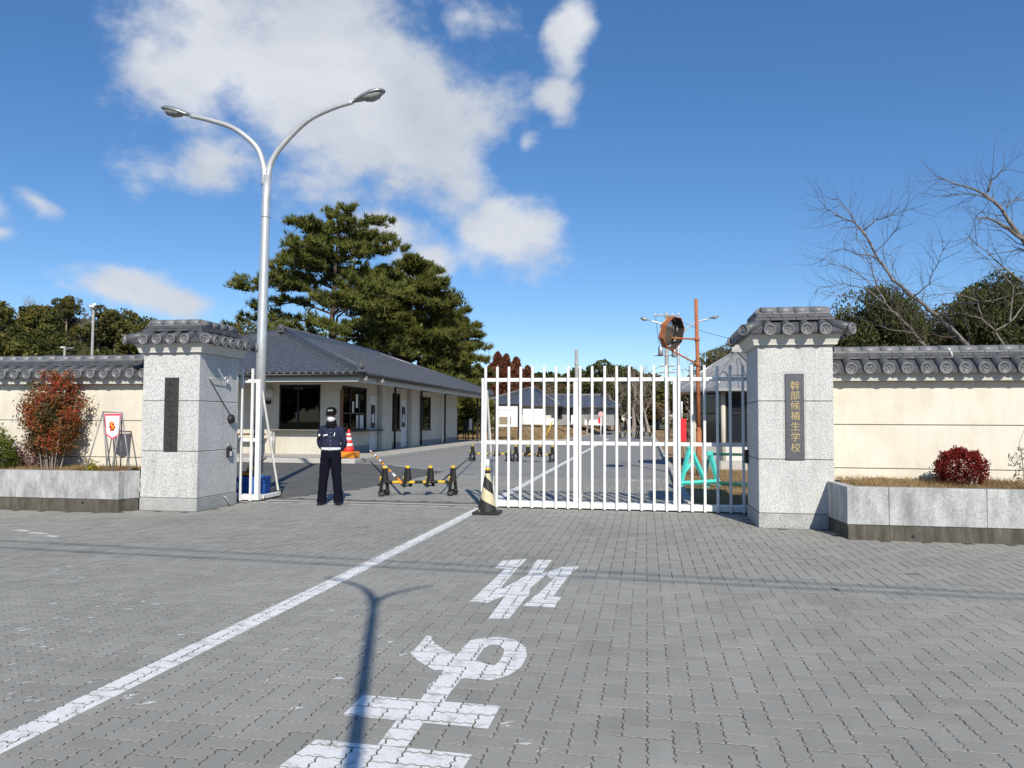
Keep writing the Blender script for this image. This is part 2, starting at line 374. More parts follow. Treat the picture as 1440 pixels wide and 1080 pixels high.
# ------------------------------------------------------------------ mesh helpers
class MB:
    """collects faces of one part; build() links it as one mesh object"""
    def __init__(s):
        s.v, s.f, s.sm = [], [], []

    def add(s, verts, faces, smooth=False, mtx=None):
        o = len(s.v)
        if mtx is not None: verts = [mtx @ Vector(p) for p in verts]
        s.v.extend([tuple(p) for p in verts])
        for f in faces:
            s.f.append(tuple(i + o for i in f)); s.sm.append(smooth)
        return s

    def box(s, x0, x1, y0, y1, z0, z1, ch=0.004, mtx=None):
        c = min(ch, .3 * min(x1 - x0, y1 - y0, z1 - z0))
        if c <= 0:
            V = [(x, y, z) for z in (z0, z1) for y in (y0, y1) for x in (x0, x1)]
            return s.add(V, [(0, 2, 3, 1), (4, 5, 7, 6), (0, 1, 5, 4), (2, 6, 7, 3), (0, 4, 6, 2), (1, 3, 7, 5)], False, mtx)
        V, idx = [], {}
        for i, x in enumerate((x0, x1)):
            for j, y in enumerate((y0, y1)):
                for k, z in enumerate((z0, z1)):
                    sx, sy, sz = (1, -1)[i], (1, -1)[j], (1, -1)[k]
                    for a in range(3):
                        p = [x + sx * c, y + sy * c, z + sz * c]
                        p[a] = (x, y, z)[a]
                        idx[(i, j, k, a)] = len(V); V.append(tuple(p))
        F = []
        for a in range(3):
            for e in (0, 1):
                q = []
                for (m, n) in ((0, 0), (1, 0), (1, 1), (0, 1)):
                    key = [0, 0, 0]; key[a] = e; key[(a + 1) % 3] = m; key[(a + 2) % 3] = n
                    q.append(idx[(*key, a)])
                F.append(tuple(q) if e else tuple(reversed(q)))
        for a in range(3):           # edges along axis a
            b_, c_ = (a + 1) % 3, (a + 2) % 3
            for m in (0, 1):
                for n in (0, 1):
                    k0 = [0, 0, 0]; k0[b_] = m; k0[c_] = n; k1 = list(k0); k1[a] = 1
                    q = (idx[(*k0, b_)], idx[(*k1, b_)], idx[(*k1, c_)], idx[(*k0, c_)])
                    F.append(q if (m ^ n) else tuple(reversed(q)))
        for i in (0, 1):
            for j in (0, 1):
                for k in (0, 1):
                    q = (idx[(i, j, k, 0)], idx[(i, j, k, 1)], idx[(i, j, k, 2)])
                    F.append(q if (i + j + k) % 2 else tuple(reversed(q)))
        return s.add(V, F, False, mtx)

    def cyl(s, p0, p1, r0, r1=None, n=12, cap=True, smooth=True):
        return s.tube([p0, p1], [r0, r0 if r1 is None else r1], n, cap, smooth)

    def tube(s, pts, radii, n=10, cap=True, smooth=True):
        pts = [Vector(p) for p in pts]
        if isinstance(radii, (int, float)): radii = [radii] * len(pts)
        V, F = [], []
        t0 = (pts[1] - pts[0]).normalized()
        ref = Vector((0, 0, 1)) if abs(t0.z) < .9 else Vector((1, 0, 0))
        a = t0.cross(ref).normalized()
        for i, p in enumerate(pts):
            t1 = (pts[min(i + 1, len(pts) - 1)] - pts[max(i - 1, 0)]).normalized()
            a = (a - t1 * a.dot(t1)).normalized(); b_ = t1.cross(a)
            for k in range(n):
                w = 2 * math.pi * k / n
                V.append(p + (a * math.cos(w) + b_ * math.sin(w)) * radii[i])
        for i in range(len(pts) - 1):
            for k in range(n):
                k2 = (k + 1) % n
                F.append((i * n + k, i * n + k2, (i + 1) * n + k2, (i + 1) * n + k))
        s.add(V, F, smooth)
        if cap:
            o = len(s.v) - len(V)
            s.f.append(tuple(o + k for k in reversed(range(n)))); s.sm.append(False)
            e = o + (len(pts) - 1) * n
            s.f.append(tuple(e + k for k in range(n))); s.sm.append(False)
        return s

    def prism(s, poly, axis, a0, a1, smooth=False):
        """poly: 2-D outline (counter-clockwise) extruded along axis ('x','y','z') from a0 to a1"""
        n = len(poly)
        def P(p, a):
            return {'x': (a, p[0], p[1]), 'y': (p[0], a, p[1]), 'z': (p[0], p[1], a)}[axis]
        V = [P(p, a0) for p in poly] + [P(p, a1) for p in poly]
        s.add(V, [(i, (i + 1) % n, n + (i + 1) % n, n + i) for i in range(n)], smooth)
        o = len(s.v) - 2 * n
        s.f.append(tuple(o + i for i in reversed(range(n)))); s.sm.append(False)
        s.f.append(tuple(o + n + i for i in range(n))); s.sm.append(False)
        return s

    def lathe(s, prof, n=20, mtx=None, smooth=True):
        """prof: (radius, z) from bottom to top"""
        V, F = [], []
        for (r, z) in prof:
            for k in range(n):
                w = 2 * math.pi * k / n; V.append((r * math.cos(w), r * math.sin(w), z))
        for i in range(len(prof) - 1):
            for k in range(n):
                k2 = (k + 1) % n
                F.append((i * n + k, i * n + k2, (i + 1) * n + k2, (i + 1) * n + k))
        s.add(V, F, smooth, mtx)
        o = len(s.v) - len(V)
        if prof[0][0] > 1e-4: s.f.append(tuple(o + k for k in reversed(range(n)))); s.sm.append(False)
        e = o + (len(prof) - 1) * n
        if prof[-1][0] > 1e-4: s.f.append(tuple(e + k for k in range(n))); s.sm.append(False)
        return s

    def mesh(s, name):
        me = bpy.data.meshes.new(name)
        me.from_pydata(s.v, [], s.f)
        me.polygons.foreach_set('use_smooth', s.sm)
        me.update()
        return me

    def build(s, name, mat, parent=None):
        me = s.mesh(name)
        me.materials.append(M[mat] if isinstance(mat, str) else mat)
        return link(name, me, parent)


def link(name, me, parent=None, loc=None, rz=None):
    o = bpy.data.objects.new(name, me); COL.objects.link(o)
    if parent is not None:
        o.parent = parent
        if parent.name in ORIGIN: o.matrix_parent_inverse = Matrix.Translation(-ORIGIN[parent.name])
    if loc is not None: o.location = loc
    if rz is not None: o.rotation_euler.z = rz
    return o


ORIGIN = {}


def tag(o, label=None, cat=None, group=None, kind=None):
    if label: o['label'] = label
    if cat: o['category'] = cat
    if group: o['group'] = group
    if kind: o['kind'] = kind
    return o


def empty(name, loc, label=None, cat=None, group=None, local=False, rz=0.0):
    """a thing's root; parts are given in world coordinates unless local"""
    o = bpy.data.objects.new(name, None); COL.objects.link(o)
    o.empty_display_size = .2
    o.location = loc; o.rotation_euler.z = rz
    if not local: ORIGIN[o.name] = Vector(loc)
    return tag(o, label, cat, group)


def copy_tree(o, parent=None):
    c = o.copy(); COL.objects.link(c)
    if parent is not None: c.parent = parent
    for ch in list(o.children):
        d = copy_tree(ch, c)
        d.matrix_parent_inverse = ch.matrix_parent_inverse.copy()
    return c


def fast(name, V, F, mat, parent=None, tint=None, smooth=False):
    """V (n,3) array, F (m,k) array; tint per vertex"""
    V = np.asarray(V, dtype=np.float32); F = np.asarray(F, dtype=np.int32)
    me = bpy.data.meshes.new(name)
    k = F.shape[1]
    me.vertices.add(len(V)); me.vertices.foreach_set('co', V.ravel())
    me.loops.add(F.size); me.loops.foreach_set('vertex_index', F.ravel())
    me.polygons.add(len(F)); me.polygons.foreach_set('loop_start', np.arange(0, F.size, k, dtype=np.int32))
    me.polygons.foreach_set('use_smooth', np.full(len(F), smooth))
    me.update(calc_edges=True)
    if tint is not None:
        a = me.attributes.new('tint', 'FLOAT', 'POINT'); a.data.foreach_set('value', np.asarray(tint, dtype=np.float32))
    me.materials.append(M[mat] if isinstance(mat, str) else mat)
    return link(name, me, parent)


def leaves(C, size, rng, aspect=.5, up=None, tint=None, bend=.15):
    """one 4-corner leaf (folded diamond) at each centre of C; returns V, F(quads), tint"""
    n = len(C)
    d = rng.normal(size=(n, 3)); 
    if up is not None: d = d * (1 - up[1]) + np.asarray(up[0]) * up[1] * 1.5
    d /= np.linalg.norm(d, axis=1, keepdims=True) + 1e-9
    e = rng.normal(size=(n, 3)); e -= d * (e * d).sum(1, keepdims=True); e /= np.linalg.norm(e, axis=1, keepdims=True) + 1e-9
    nrm = np.cross(d, e)
    sz = (size * rng.uniform(.6, 1.35, n))[:, None]
    V = np.stack([C - d * sz * .5, C + e * sz * aspect * .5 + nrm * sz * bend, C + d * sz * .5, C - e * sz * aspect * .5 + nrm * sz * bend], 1).reshape(-1, 3)
    F = np.arange(4 * n).reshape(n, 4)
    tt = np.repeat(tint if tint is not None else rng.uniform(0, 1, n), 4)
    return V, F, tt


def blades(C, D, length, width, rng, tint=None):
    """thin triangles from C along D"""
    n = len(C)
    e = rng.normal(size=(n, 3)); e -= D * (e * D).sum(1, keepdims=True); e /= np.linalg.norm(e, axis=1, keepdims=True) + 1e-9
    L = (length * rng.uniform(.7, 1.3, n))[:, None]; w = (width * rng.uniform(.7, 1.3, n))[:, None]
    V = np.stack([C - e * w * .5, C + e * w * .5, C + D * L], 1).reshape(-1, 3)
    F = np.arange(3 * n).reshape(n, 3)
    return V, F, np.repeat(tint if tint is not None else rng.uniform(0, 1, n), 3)


def text_mesh(s, size, mat, name, parent, mtx, depth=.004, bold=0.0):
    cu = bpy.data.curves.new('lettering', 'FONT'); cu.body = s; cu.size = size; cu.extrude = depth; cu.align_x = 'CENTER'; cu.align_y = 'CENTER'; cu.offset = bold
    o = bpy.data.objects.new('lettering', cu); COL.objects.link(o)
    bpy.context.view_layer.update()
    me = bpy.data.meshes.new_from_object(o.evaluated_get(bpy.context.evaluated_depsgraph_get()))
    bpy.data.objects.remove(o); bpy.data.curves.remove(cu)
    me.transform(mtx)
    me.materials.clear(); me.materials.append(M[mat])
    return link(name, me, parent)


FRONT = Matrix.Rotation(math.pi / 2, 4, 'X')          # letters lying in xy -> upright facing -y

# ------------------------------------------------------------------ ground, paving, roads
rng = np.random.default_rng(11)


def lawn_z(x, y):
    s = np.clip((np.asarray(y, float) - 52) / 34, 0, 1)
    return 1.25 * s * s * (3 - 2 * s) * np.clip((-5.6 - np.asarray(x, float)) / 5.0, 0, 1) ** .6


def sheet(name, pts, z, mat, kind='structure', parent=None):
    mb = MB(); mb.add([(p[0], p[1], z) for p in pts], [tuple(range(len(pts)))])
    o = mb.build(name, mat, parent)
    if kind and parent is None: o['kind'] = kind
    return o


sheet('ground', [(-900, -300), (900, -300), (900, 1500), (-900, 1500)], -.06, 'terrain')
sheet('inner_road', [(-9.6, 20.0), (.66, 20.0), (.66, 48), (.72, 70), (.2, 95), (-1.5, 125), (-9, 150), (-14, 145), (-7.4, 122), (-5.6, 95), (-5.5, 58), (-6.2, 53.5), (-9.0, 50.2), (-40, 49.6), (-40, 47.2), (-9.6, 46.5)], -.004, 'road_far')
# lawns: a gentle rise on the left of the road, flat on the right
xs = np.concatenate([np.linspace(-70, -12, 20), np.linspace(-11, -5.6, 10)]); ys = np.linspace(50.2, 130, 34)
V = []
for y in ys:
    for x in xs:
        lim = -5.62 if y > 54 else -5.62 - (54 - y) * .95
        V.append((min(x, lim), y, lawn_z(min(x, lim), y) + .03))
nx = len(xs)
lawn = fast('lawn', V, [(j * nx + i, j * nx + i + 1, (j + 1) * nx + i + 1, (j + 1) * nx + i) for j in range(len(ys) - 1) for i in range(nx - 1)], 'dry_grass', smooth=True)
tag(lawn, kind='structure')
mb = MB()
xs2 = np.linspace(.82, 30, 14); ys2 = np.linspace(13.45, 130, 40)
for j in range(39):
    for i in range(13):
        z = [.06 + .015 * math.sin(xs2[a] * 1.7 + ys2[b_] * .8) for a, b_ in ((i, j), (i + 1, j), (i + 1, j + 1), (i, j + 1))]
        mb.add([(xs2[i], ys2[j], z[0]), (xs2[i + 1], ys2[j], z[1]), (xs2[i + 1], ys2[j + 1], z[2]), (xs2[i], ys2[j + 1], z[3])], [(0, 1, 2, 3)])
tag(mb.build('lawn', 'dry_grass'), kind='structure')
# kerb stones along the right of the inner road and round the left lawn
kerb = empty('kerb', (.74, 13.5, 0)); tag(kerb, kind='structure')
for i in range(58):
    y = 13.5 + i * 1.0
    MB().box(.66, .80, y + .006, y + .994, -.02, .10 + .004 * (i % 3), .012).build('kerb_stone', 'concrete', kerb)
kerb2 = empty('kerb', (-5.5, 54, 0)); tag(kerb2, kind='structure')
path = [(-14.0, 50.0)] + [(-9.2 + i * .9, 50.05 + (i * .9) ** 1.6 * .42) for i in range(5)] + [(-5.5, 55 + i * 3.0) for i in range(14)]
for (p, q) in zip(path[:-1], path[1:]):
    d = Vector((q[0] - p[0], q[1] - p[1], 0)); L = d.length
    m = Matrix.Translation((p[0], p[1], 0)) @ Matrix.Rotation(math.atan2(d.y, d.x), 4, 'Z')
    MB().box(.01, L - .01, -.07, .07, -.02, .14, .012, m).build('kerb_stone', 'concrete', kerb2)

# herringbone paving, blocks with wavy edges
UNIT = .12
WAVE = .0085
NEAR_Y = 7.4
ASPH = [gr(*p) for p in ((345, 703), (400, 700.5), (500, 688.5), (562, 677), (625, 663), (585, 657.5), (548, 654), (500, 651.5), (395, 651.5), (250, 652))]
ASPH = [(p.x, p.y) for p in ASPH] + [(-22, 24.0), (-22, 13.2), (-9.0, 13.2)]


def inside(poly, x, y):
    c = False; n = len(poly)
    for i in range(n):
        x0, y0 = poly[i][:2]; x1, y1 = poly[(i + 1) % n][:2]
        if (y0 > y) != (y1 > y) and x < (x1 - x0) * (y - y0) / (y1 - y0) + x0: c = not c
    return c


def wave(s):                       # zero at whole units, zigzag between
    s = s % 1.0
    return WAVE * math.sin(4 * math.pi * s) + .25 * WAVE * math.sin(8 * math.pi * s)


def outline(w, h, gap, fine, wv=True):
    """outline of a w x h unit block, corner at 0,0, with joint gap; wavy when fine"""
    if not fine:
        return [(gap, gap), (w * UNIT - gap, gap), (w * UNIT - gap, h * UNIT - gap), (gap, h * UNIT - gap)]
    K = 5
    pts = []
    for i in range(w * K): s = i / K; pts.append((s * UNIT, wave(s) + gap))
    for i in range(h * K): s = i / K; pts.append((w * UNIT + wave(s) - gap, s * UNIT))
    for i in range(w * K): s = w - i / K; pts.append((s * UNIT, h * UNIT + wave(s) - gap))
    for i in range(h * K): s = h - i / K; pts.append((wave(s) + gap, s * UNIT))
    cx0, cx1, cy0, cy1 = gap, w * UNIT - gap, gap, h * UNIT - gap
    out = []
    for (x, y) in pts:             # keep the joint at the corners too
        if y <= gap * 1.2 + WAVE and abs(x) < 1e-6: x = gap
        if y <= gap * 1.2 + WAVE and abs(x - w * UNIT) < 1e-6: x = w * UNIT - gap
        if abs(y) < 1e-6: y = gap
        if abs(y - h * UNIT) < 1e-6: y = h * UNIT - gap
        if abs(x) < 1e-6: x = gap
        if abs(x - w * UNIT) < 1e-6: x = w * UNIT - gap
        out.append((x, y))
    return out


def block_mesh(w, h, fine):
    o = outline(w, h, .0036, fine)
    n = len(o); cx, cy = w * UNIT / 2, h * UNIT / 2
    bev = .0013
    inn = [(x + (bev if x < cx else -bev) * min(1, abs(x - cx) / (cx * .5)), y + (bev if y < cy else -bev) * min(1, abs(y - cy) / (cy * .5))) for (x, y) in o]
    V = [(x, y, 0.0) for x, y in inn] + [(x, y, -.0013) for x, y in o] + ([(x, y, -.022) for x, y in o] if fine else [])
    F = [tuple(range(n))] + [(n + i, n + (i + 1) % n, (i + 1) % n, i) for i in range(n)]
    if fine: F += [(2 * n + i, 2 * n + (i + 1) % n, n + (i + 1) % n, n + i) for i in range(n)]
    return V, F


forecourt = sheet('forecourt_paving', [(-22, -5), (12, -5), (12, 13.3), (.7, 13.3), (.7, 20.3), (-9.9, 20.3), (-9.9, 26.0), (-22, 26.0)], -.0026, 'sand_joint')
KINDS = {}
for (w, h) in ((2, 1), (1, 2)):
    for fine in (True, False):
        V, F = block_mesh(w, h, fine); KINDS[(w, h, fine)] = (np.array(V), F)


def in_view(x, y, slack=.35):
    cx = x * math.cos(YAW) + y * math.sin(YAW); cy = -x * math.sin(YAW) + y * math.cos(YAW)
    return cy > 1.9 and abs(cx) < cy * .69 + slack


blocks = []                        # x, y, w, h, fine, z, tiltx, tilty
i0, i1, j0, j1 = int(-13.5 / UNIT), int(8 / UNIT), int(-1.2 / UNIT), int(20.2 / UNIT)
for a in range(i0, i1):
    for b_ in range(j0, j1):
        m4 = (a - b_) % 4
        if m4 == 0: w, h = 2, 1
        elif m4 == 3: w, h = 1, 2
        else: continue
        x, y = a * UNIT, b_ * UNIT
        cx, cy = x + w * UNIT / 2, y + h * UNIT / 2
        if y > 12.66:
            if y < 13.34 or x < -9.6 or x + w * UNIT > .62 or inside(ASPH, cx, cy): continue
        else:
            if x + w * UNIT > 2.52 and y + h * UNIT > 10.35: continue
            if x < -8.3 and y + h * UNIT > 10.88: continue
            if x + w * UNIT > 1.56 and y + h * UNIT > 11.2: continue
            if x < -7.15 and y + h * UNIT > 11.24: continue
            if (x > 5.5 or x < -12.5) and not in_view(cx, cy, 1.5): continue
        fine = y < NEAR_Y and -5.5 < x < 4.5
        blocks.append((x, y, w, h, fine, max(-.0007, rng.normal() * .0006), rng.normal() * .003, rng.normal() * .003, rng.random()))
vis = [k for k, q in enumerate(blocks) if in_view(q[0] + .1, q[1] + .1, -.05) and q[4]]
vis.sort(key=lambda k: blocks[k][0] ** 2 + blocks[k][1] ** 2)
single = set(vis[:300])
pm_mesh = {}
for key, (V, F) in KINDS.items():
    me = bpy.data.meshes.new('paver'); me.from_pydata(V.tolist(), [], F); me.materials.append(M['paver']); pm_mesh[key] = me


def block_z(q, X, Y):
    return q[5] + (X - q[0]) * q[6] + (Y - q[1]) * q[7]


VV, FF, TT, off = [], [], [], 0
for k, q in enumerate(blocks):
    key = (q[2], q[3], q[4])
    if k in single:
        o = link('paver', pm_mesh[key], forecourt)
        o.location = (q[0], q[1], q[5]); o.rotation_euler = (q[7], -q[6], 0)
    else:
        V, F = KINDS[key]
        P = V.copy(); P[:, 0] += q[0]; P[:, 1] += q[1]
        P[:, 2] += q[5] + V[:, 0] * q[6] + V[:, 1] * q[7]
        VV.append(P); FF.extend([tuple(i + off for i in f) for f in F]); TT.append(np.full(len(P), q[8])); off += len(P)
me = bpy.data.meshes.new('paver_field')
VV = np.concatenate(VV); me.from_pydata(VV.tolist(), [], FF)
a_ = me.attributes.new('tint', 'FLOAT', 'POINT'); a_.data.foreach_set('value', np.concatenate(TT).astype(np.float32))
me.materials.append(M['paver'])
tag(link('paver_field', me, forecourt), kind='stuff')

asphalt = sheet('asphalt_apron', ASPH, .003, 'asphalt')
seam = [gr(*p) for p in ((553, 654.2), (640, 664.5), (625, 663), (552, 655.2))]
sheet('concrete_seam', [(p.x, p.y) for p in seam], .006, 'concrete')

# gate track: a concrete sill with two steel rails
track = sheet('gate_track', [(-14, 12.66), (1.56, 12.66), (1.56, 13.34), (-14, 13.34)], -.0012, 'concrete')
for yy in (12.90, 13.22):
    MB().box(-13.8, 1.55, yy - .035, yy + .035, -.02, .006, .003).build('track_rail', 'steel_dark', track)


# painted markings: each paint shape is cut to the blocks below it, so the joints stay open
def clip(poly, quad):
    area = sum(quad[i][0] * quad[(i + 1) % len(quad)][1] - quad[(i + 1) % len(quad)][0] * quad[i][1] for i in range(len(quad)))
    q = quad if area > 0 else quad[::-1]
    for i in range(len(q)):
        ax, ay = q[i]; bx, by = q[(i + 1) % len(q)]
        out = []
        for j in range(len(poly)):
            p, r = poly[j], poly[(j + 1) % len(poly)]
            sp = (bx - ax) * (p[1] - ay) - (by - ay) * (p[0] - ax); sr = (bx - ax) * (r[1] - ay) - (by - ay) * (r[0] - ax)
            if sp >= 0: out.append(p)
            if (sp >= 0) != (sr >= 0):
                t_ = sp / (sp - sr); out.append((p[0] + (r[0] - p[0]) * t_, p[1] + (r[1] - p[1]) * t_))
        poly = out
        if len(poly) < 3: return []
    return poly


def paint(name, quads, mat, lift=.0012, tops=None, worn=0.0):
    mb = MB()
    for k_q, quad in enumerate(quads):
        x0, x1 = min(p[0] for p in quad), max(p[0] for p in quad); y0, y1 = min(p[1] for p in quad), max(p[1] for p in quad)
        for q in blocks:
            if q[0] > x1 or q[0] + q[2] * UNIT < x0 or q[1] > y1 or q[1] + q[3] * UNIT < y0: continue
            if worn and random.random() < worn: continue
            o = outline(q[2], q[3], .0046, q[4])
            c = clip([(x + q[0], y + q[1]) for x, y in o], quad)
            if len(c) < 3: continue
            mb.add([(x, y, block_z(q, x, y) + lift + .00007 * (k_q % 40)) for x, y in c], [tuple(range(len(c)))])
    o = mb.build(name, mat)
    return tag(o, kind='structure')


def px(pts, ox, oy, s):
    return [tuple(gr(ox + x / s, oy + y / s)[:2]) for x, y in pts]


LX = [(-2.99, -1.0), (-2.93, 2.9), (-2.83, 7.0), (-2.775, 12.62)]
lw = [.175, .175, .165, .16]
line_q = []
for k in range(3):
    (xa, ya), (xb, yb) = LX[k], LX[k + 1]
    line_q.append([(xa - lw[k] / 2, ya), (xa + lw[k] / 2, ya), (xb + lw[k + 1] / 2, yb), (xb - lw[k + 1] / 2, yb)])
line_q.append([(-2.855, 13.36), (-2.695, 13.36), (-2.72, 20.2), (-2.88, 20.2)])
paint('centre_line', line_q, 'line_paint')
sheet('centre_line', [(-2.88, 20.2), (-2.72, 20.2), (-2.92, 62), (-3.10, 62)], .002, 'line_paint')
for (ua, ub, v) in ((887, 896, 675.5), (905, 919, 677)):
    p, q = gr(ua, v), gr(ub, v); sheet('road_dash', [(p.x, p.y - .07), (q.x, q.y - .07), (q.x, q.y + .07), (p.x, p.y + .07)], .004, 'line_paint')
for (xa, ya, xb, w) in ((-5.2, 61, -3.3, .3), (-5.0, 70, -3.4, .35), (-4.9, 78, -3.6, .35), (-2.6, 57, .3, .12), (-9.0, 37.0, -3.2, .12), (-5.0, 86, -1.8, .3)):
    sheet('road_dash', [(xa, ya), (xb, ya + .4), (xb, ya + .4 + w), (xa, ya + w)], .004, 'line_paint')
Q5 = lambda pts: px(pts, 560, 770, 4.8)
kana_a = [[(705, 88), (870, 76), (800, 147), (650, 140)], [(728, 139), (806, 139), (690, 276), (578, 276)], [(586, 268), (700, 270), (722, 325), (602, 372), (481, 364)],
          [(940, 82), (1037, 84), (972, 172), (866, 192)], [(868, 188), (1005, 180), (892, 275), (690, 287)], [(692, 282), (892, 268), (880, 332), (718, 327)],
          [(726, 322), (872, 327), (748, 480), (608, 480)], [(968, 178), (1115, 129), (1222, 128), (1160, 186), (1030, 206)], [(1078, 183), (1166, 172), (1044, 332), (930, 327)],
          [(925, 323), (1102, 336), (1060, 405), (842, 396)]]
paint('road_lettering', [Q5(q) for q in kana_a], 'line_paint')
Q3 = lambda pts: px(pts, 560, 880, 5.4)
Q4 = lambda pts: px(pts, 390, 940, 4.364)
outer = [(545, 112), (640, 94), (760, 86), (880, 104), (965, 160), (978, 235), (930, 318), (830, 382), (705, 418), (500, 402)]
inner = [(585, 262), (650, 172), (700, 146), (770, 150), (804, 182), (800, 216), (775, 262), (735, 303), (700, 301), (588, 263)]
kana_b = [Q3(q) for q in ([(212, 78), (246, 78), (281, 142), (158, 146)], [(160, 143), (298, 146), (358, 190), (112, 190)], [(92, 206), (112, 187), (358, 187), (445, 222), (402, 332), (272, 336), (150, 268)],
                          [(437, 224), (548, 112), (600, 130), (590, 266), (402, 330)], [(350, 332), (590, 262), (500, 405), (292, 402)], [(240, 446), (296, 400), (480, 405), (404, 496), (206, 500)], [(212, 496), (404, 492), (318, 628), (128, 628)])]
for k in range(9): kana_b.append(Q3([outer[k], outer[k + 1], inner[k + 1], inner[k]]))
kana_b += [Q4(q) for q in ([(525, 165), (1370, 233), (1292, 372), (400, 290)], [(745, 305), (925, 298), (790, 485), (615, 472)], [(235, 438), (1195, 530), (1085, 700), (-40, 640)])]
p0 = Vector((*Q4([(500, 620)])[0], 0)); kana_b.append([(p0.x - .1, p0.y), (p0.x + .18, p0.y), (p0.x + .05, p0.y - .6), (p0.x - .22, p0.y - .6)])
paint('road_lettering', kana_b, 'line_paint')
# scraps of an older marking, worn away but for the edges of the blocks
random.seed(5)
scr = []
for (ua, ub, va, vb, n) in ((0, 130, 795, 812, 14), (20, 130, 797, 830, 12), (70, 230, 835, 880, 22), (0, 260, 880, 985, 34), (40, 330, 800, 860, 10), (450, 560, 855, 930, 12), (0, 200, 985, 1010, 8), (640, 760, 1000, 1060, 6), (360, 460, 820, 1000, 12)):
    for _ in range(n):
        u, v = random.uniform(ua, ub), random.uniform(va, vb)
        L = random.uniform(6, 26) * (v - 590) / 300; p = gr(u, v); q = gr(u + L, v - L * random.uniform(-.05, .25)); w = random.uniform(.009, .026)
        m_ = ((p.x + q.x) / 2 + random.uniform(-.02, .02), (p.y + q.y) / 2 + random.uniform(-.03, .03))
        scr.append([(p.x, p.y), (m_[0], m_[1] - w), (q.x, q.y), (m_[0], m_[1] + w)])
for (ua, ub, v) in ((22, 40, 745.3), (42, 65, 749), (66, 80, 753)):
    p, q = gr(ua, v), gr(ub, v + 2); scr.append([(p.x, p.y - .06), (q.x, q.y - .06), (q.x, q.y + .06), (p.x, p.y + .06)])
paint('paint_scraps', scr, 'paint_trace')

# ------------------------------------------------------------------ tiled walls, planters and gate pillars
def round_tile(mb, p0, p1, r, n=12):
    """half-round cover tile from eave (p0) up to ridge (p1)"""
    mb.tube([p0, p1], [r, r * .96], n, True)


def eave_disc_mesh():
    mb = MB()
    R = .083
    mb.lathe([(R, -.03), (R, .012), (R * .93, .018), (R * .80, .018), (R * .76, .008), (.0, .008)], 24)
    for k in range(3):             # comma crest
        a0 = 2 * math.pi * k / 3
        pts = [(math.cos(a0 + s * 1.5) * (.012 + .034 * s), math.sin(a0 + s * 1.5) * (.012 + .034 * s), .011) for s in (0, .35, .7, 1.0)]
        mb.tube(pts, [.013, .011, .008, .004], 6)
    for k in range(10):
        a0 = 2 * math.pi * k / 10; c_ = (math.cos(a0) * .056, math.sin(a0) * .056)
        mb.lathe([(.006, .008), (.005, .013), (0, .014)], 6, Matrix.Translation((*c_, 0)))
    me = mb.mesh('eave_disc'); me.materials.append(M['tile_pale']); return me


DISC = eave_disc_mesh()
TO_FRONT = Matrix.Rotation(math.pi / 2, 4, 'X')


def place(me, name, parent, mtx):
    o = bpy.data.objects.new(name, me); COL.objects.link(o); o.parent = parent
    if parent.name in ORIGIN: o.matrix_parent_inverse = Matrix.Translation(-ORIGIN[parent.name])
    o.matrix_basis = mtx
    return o


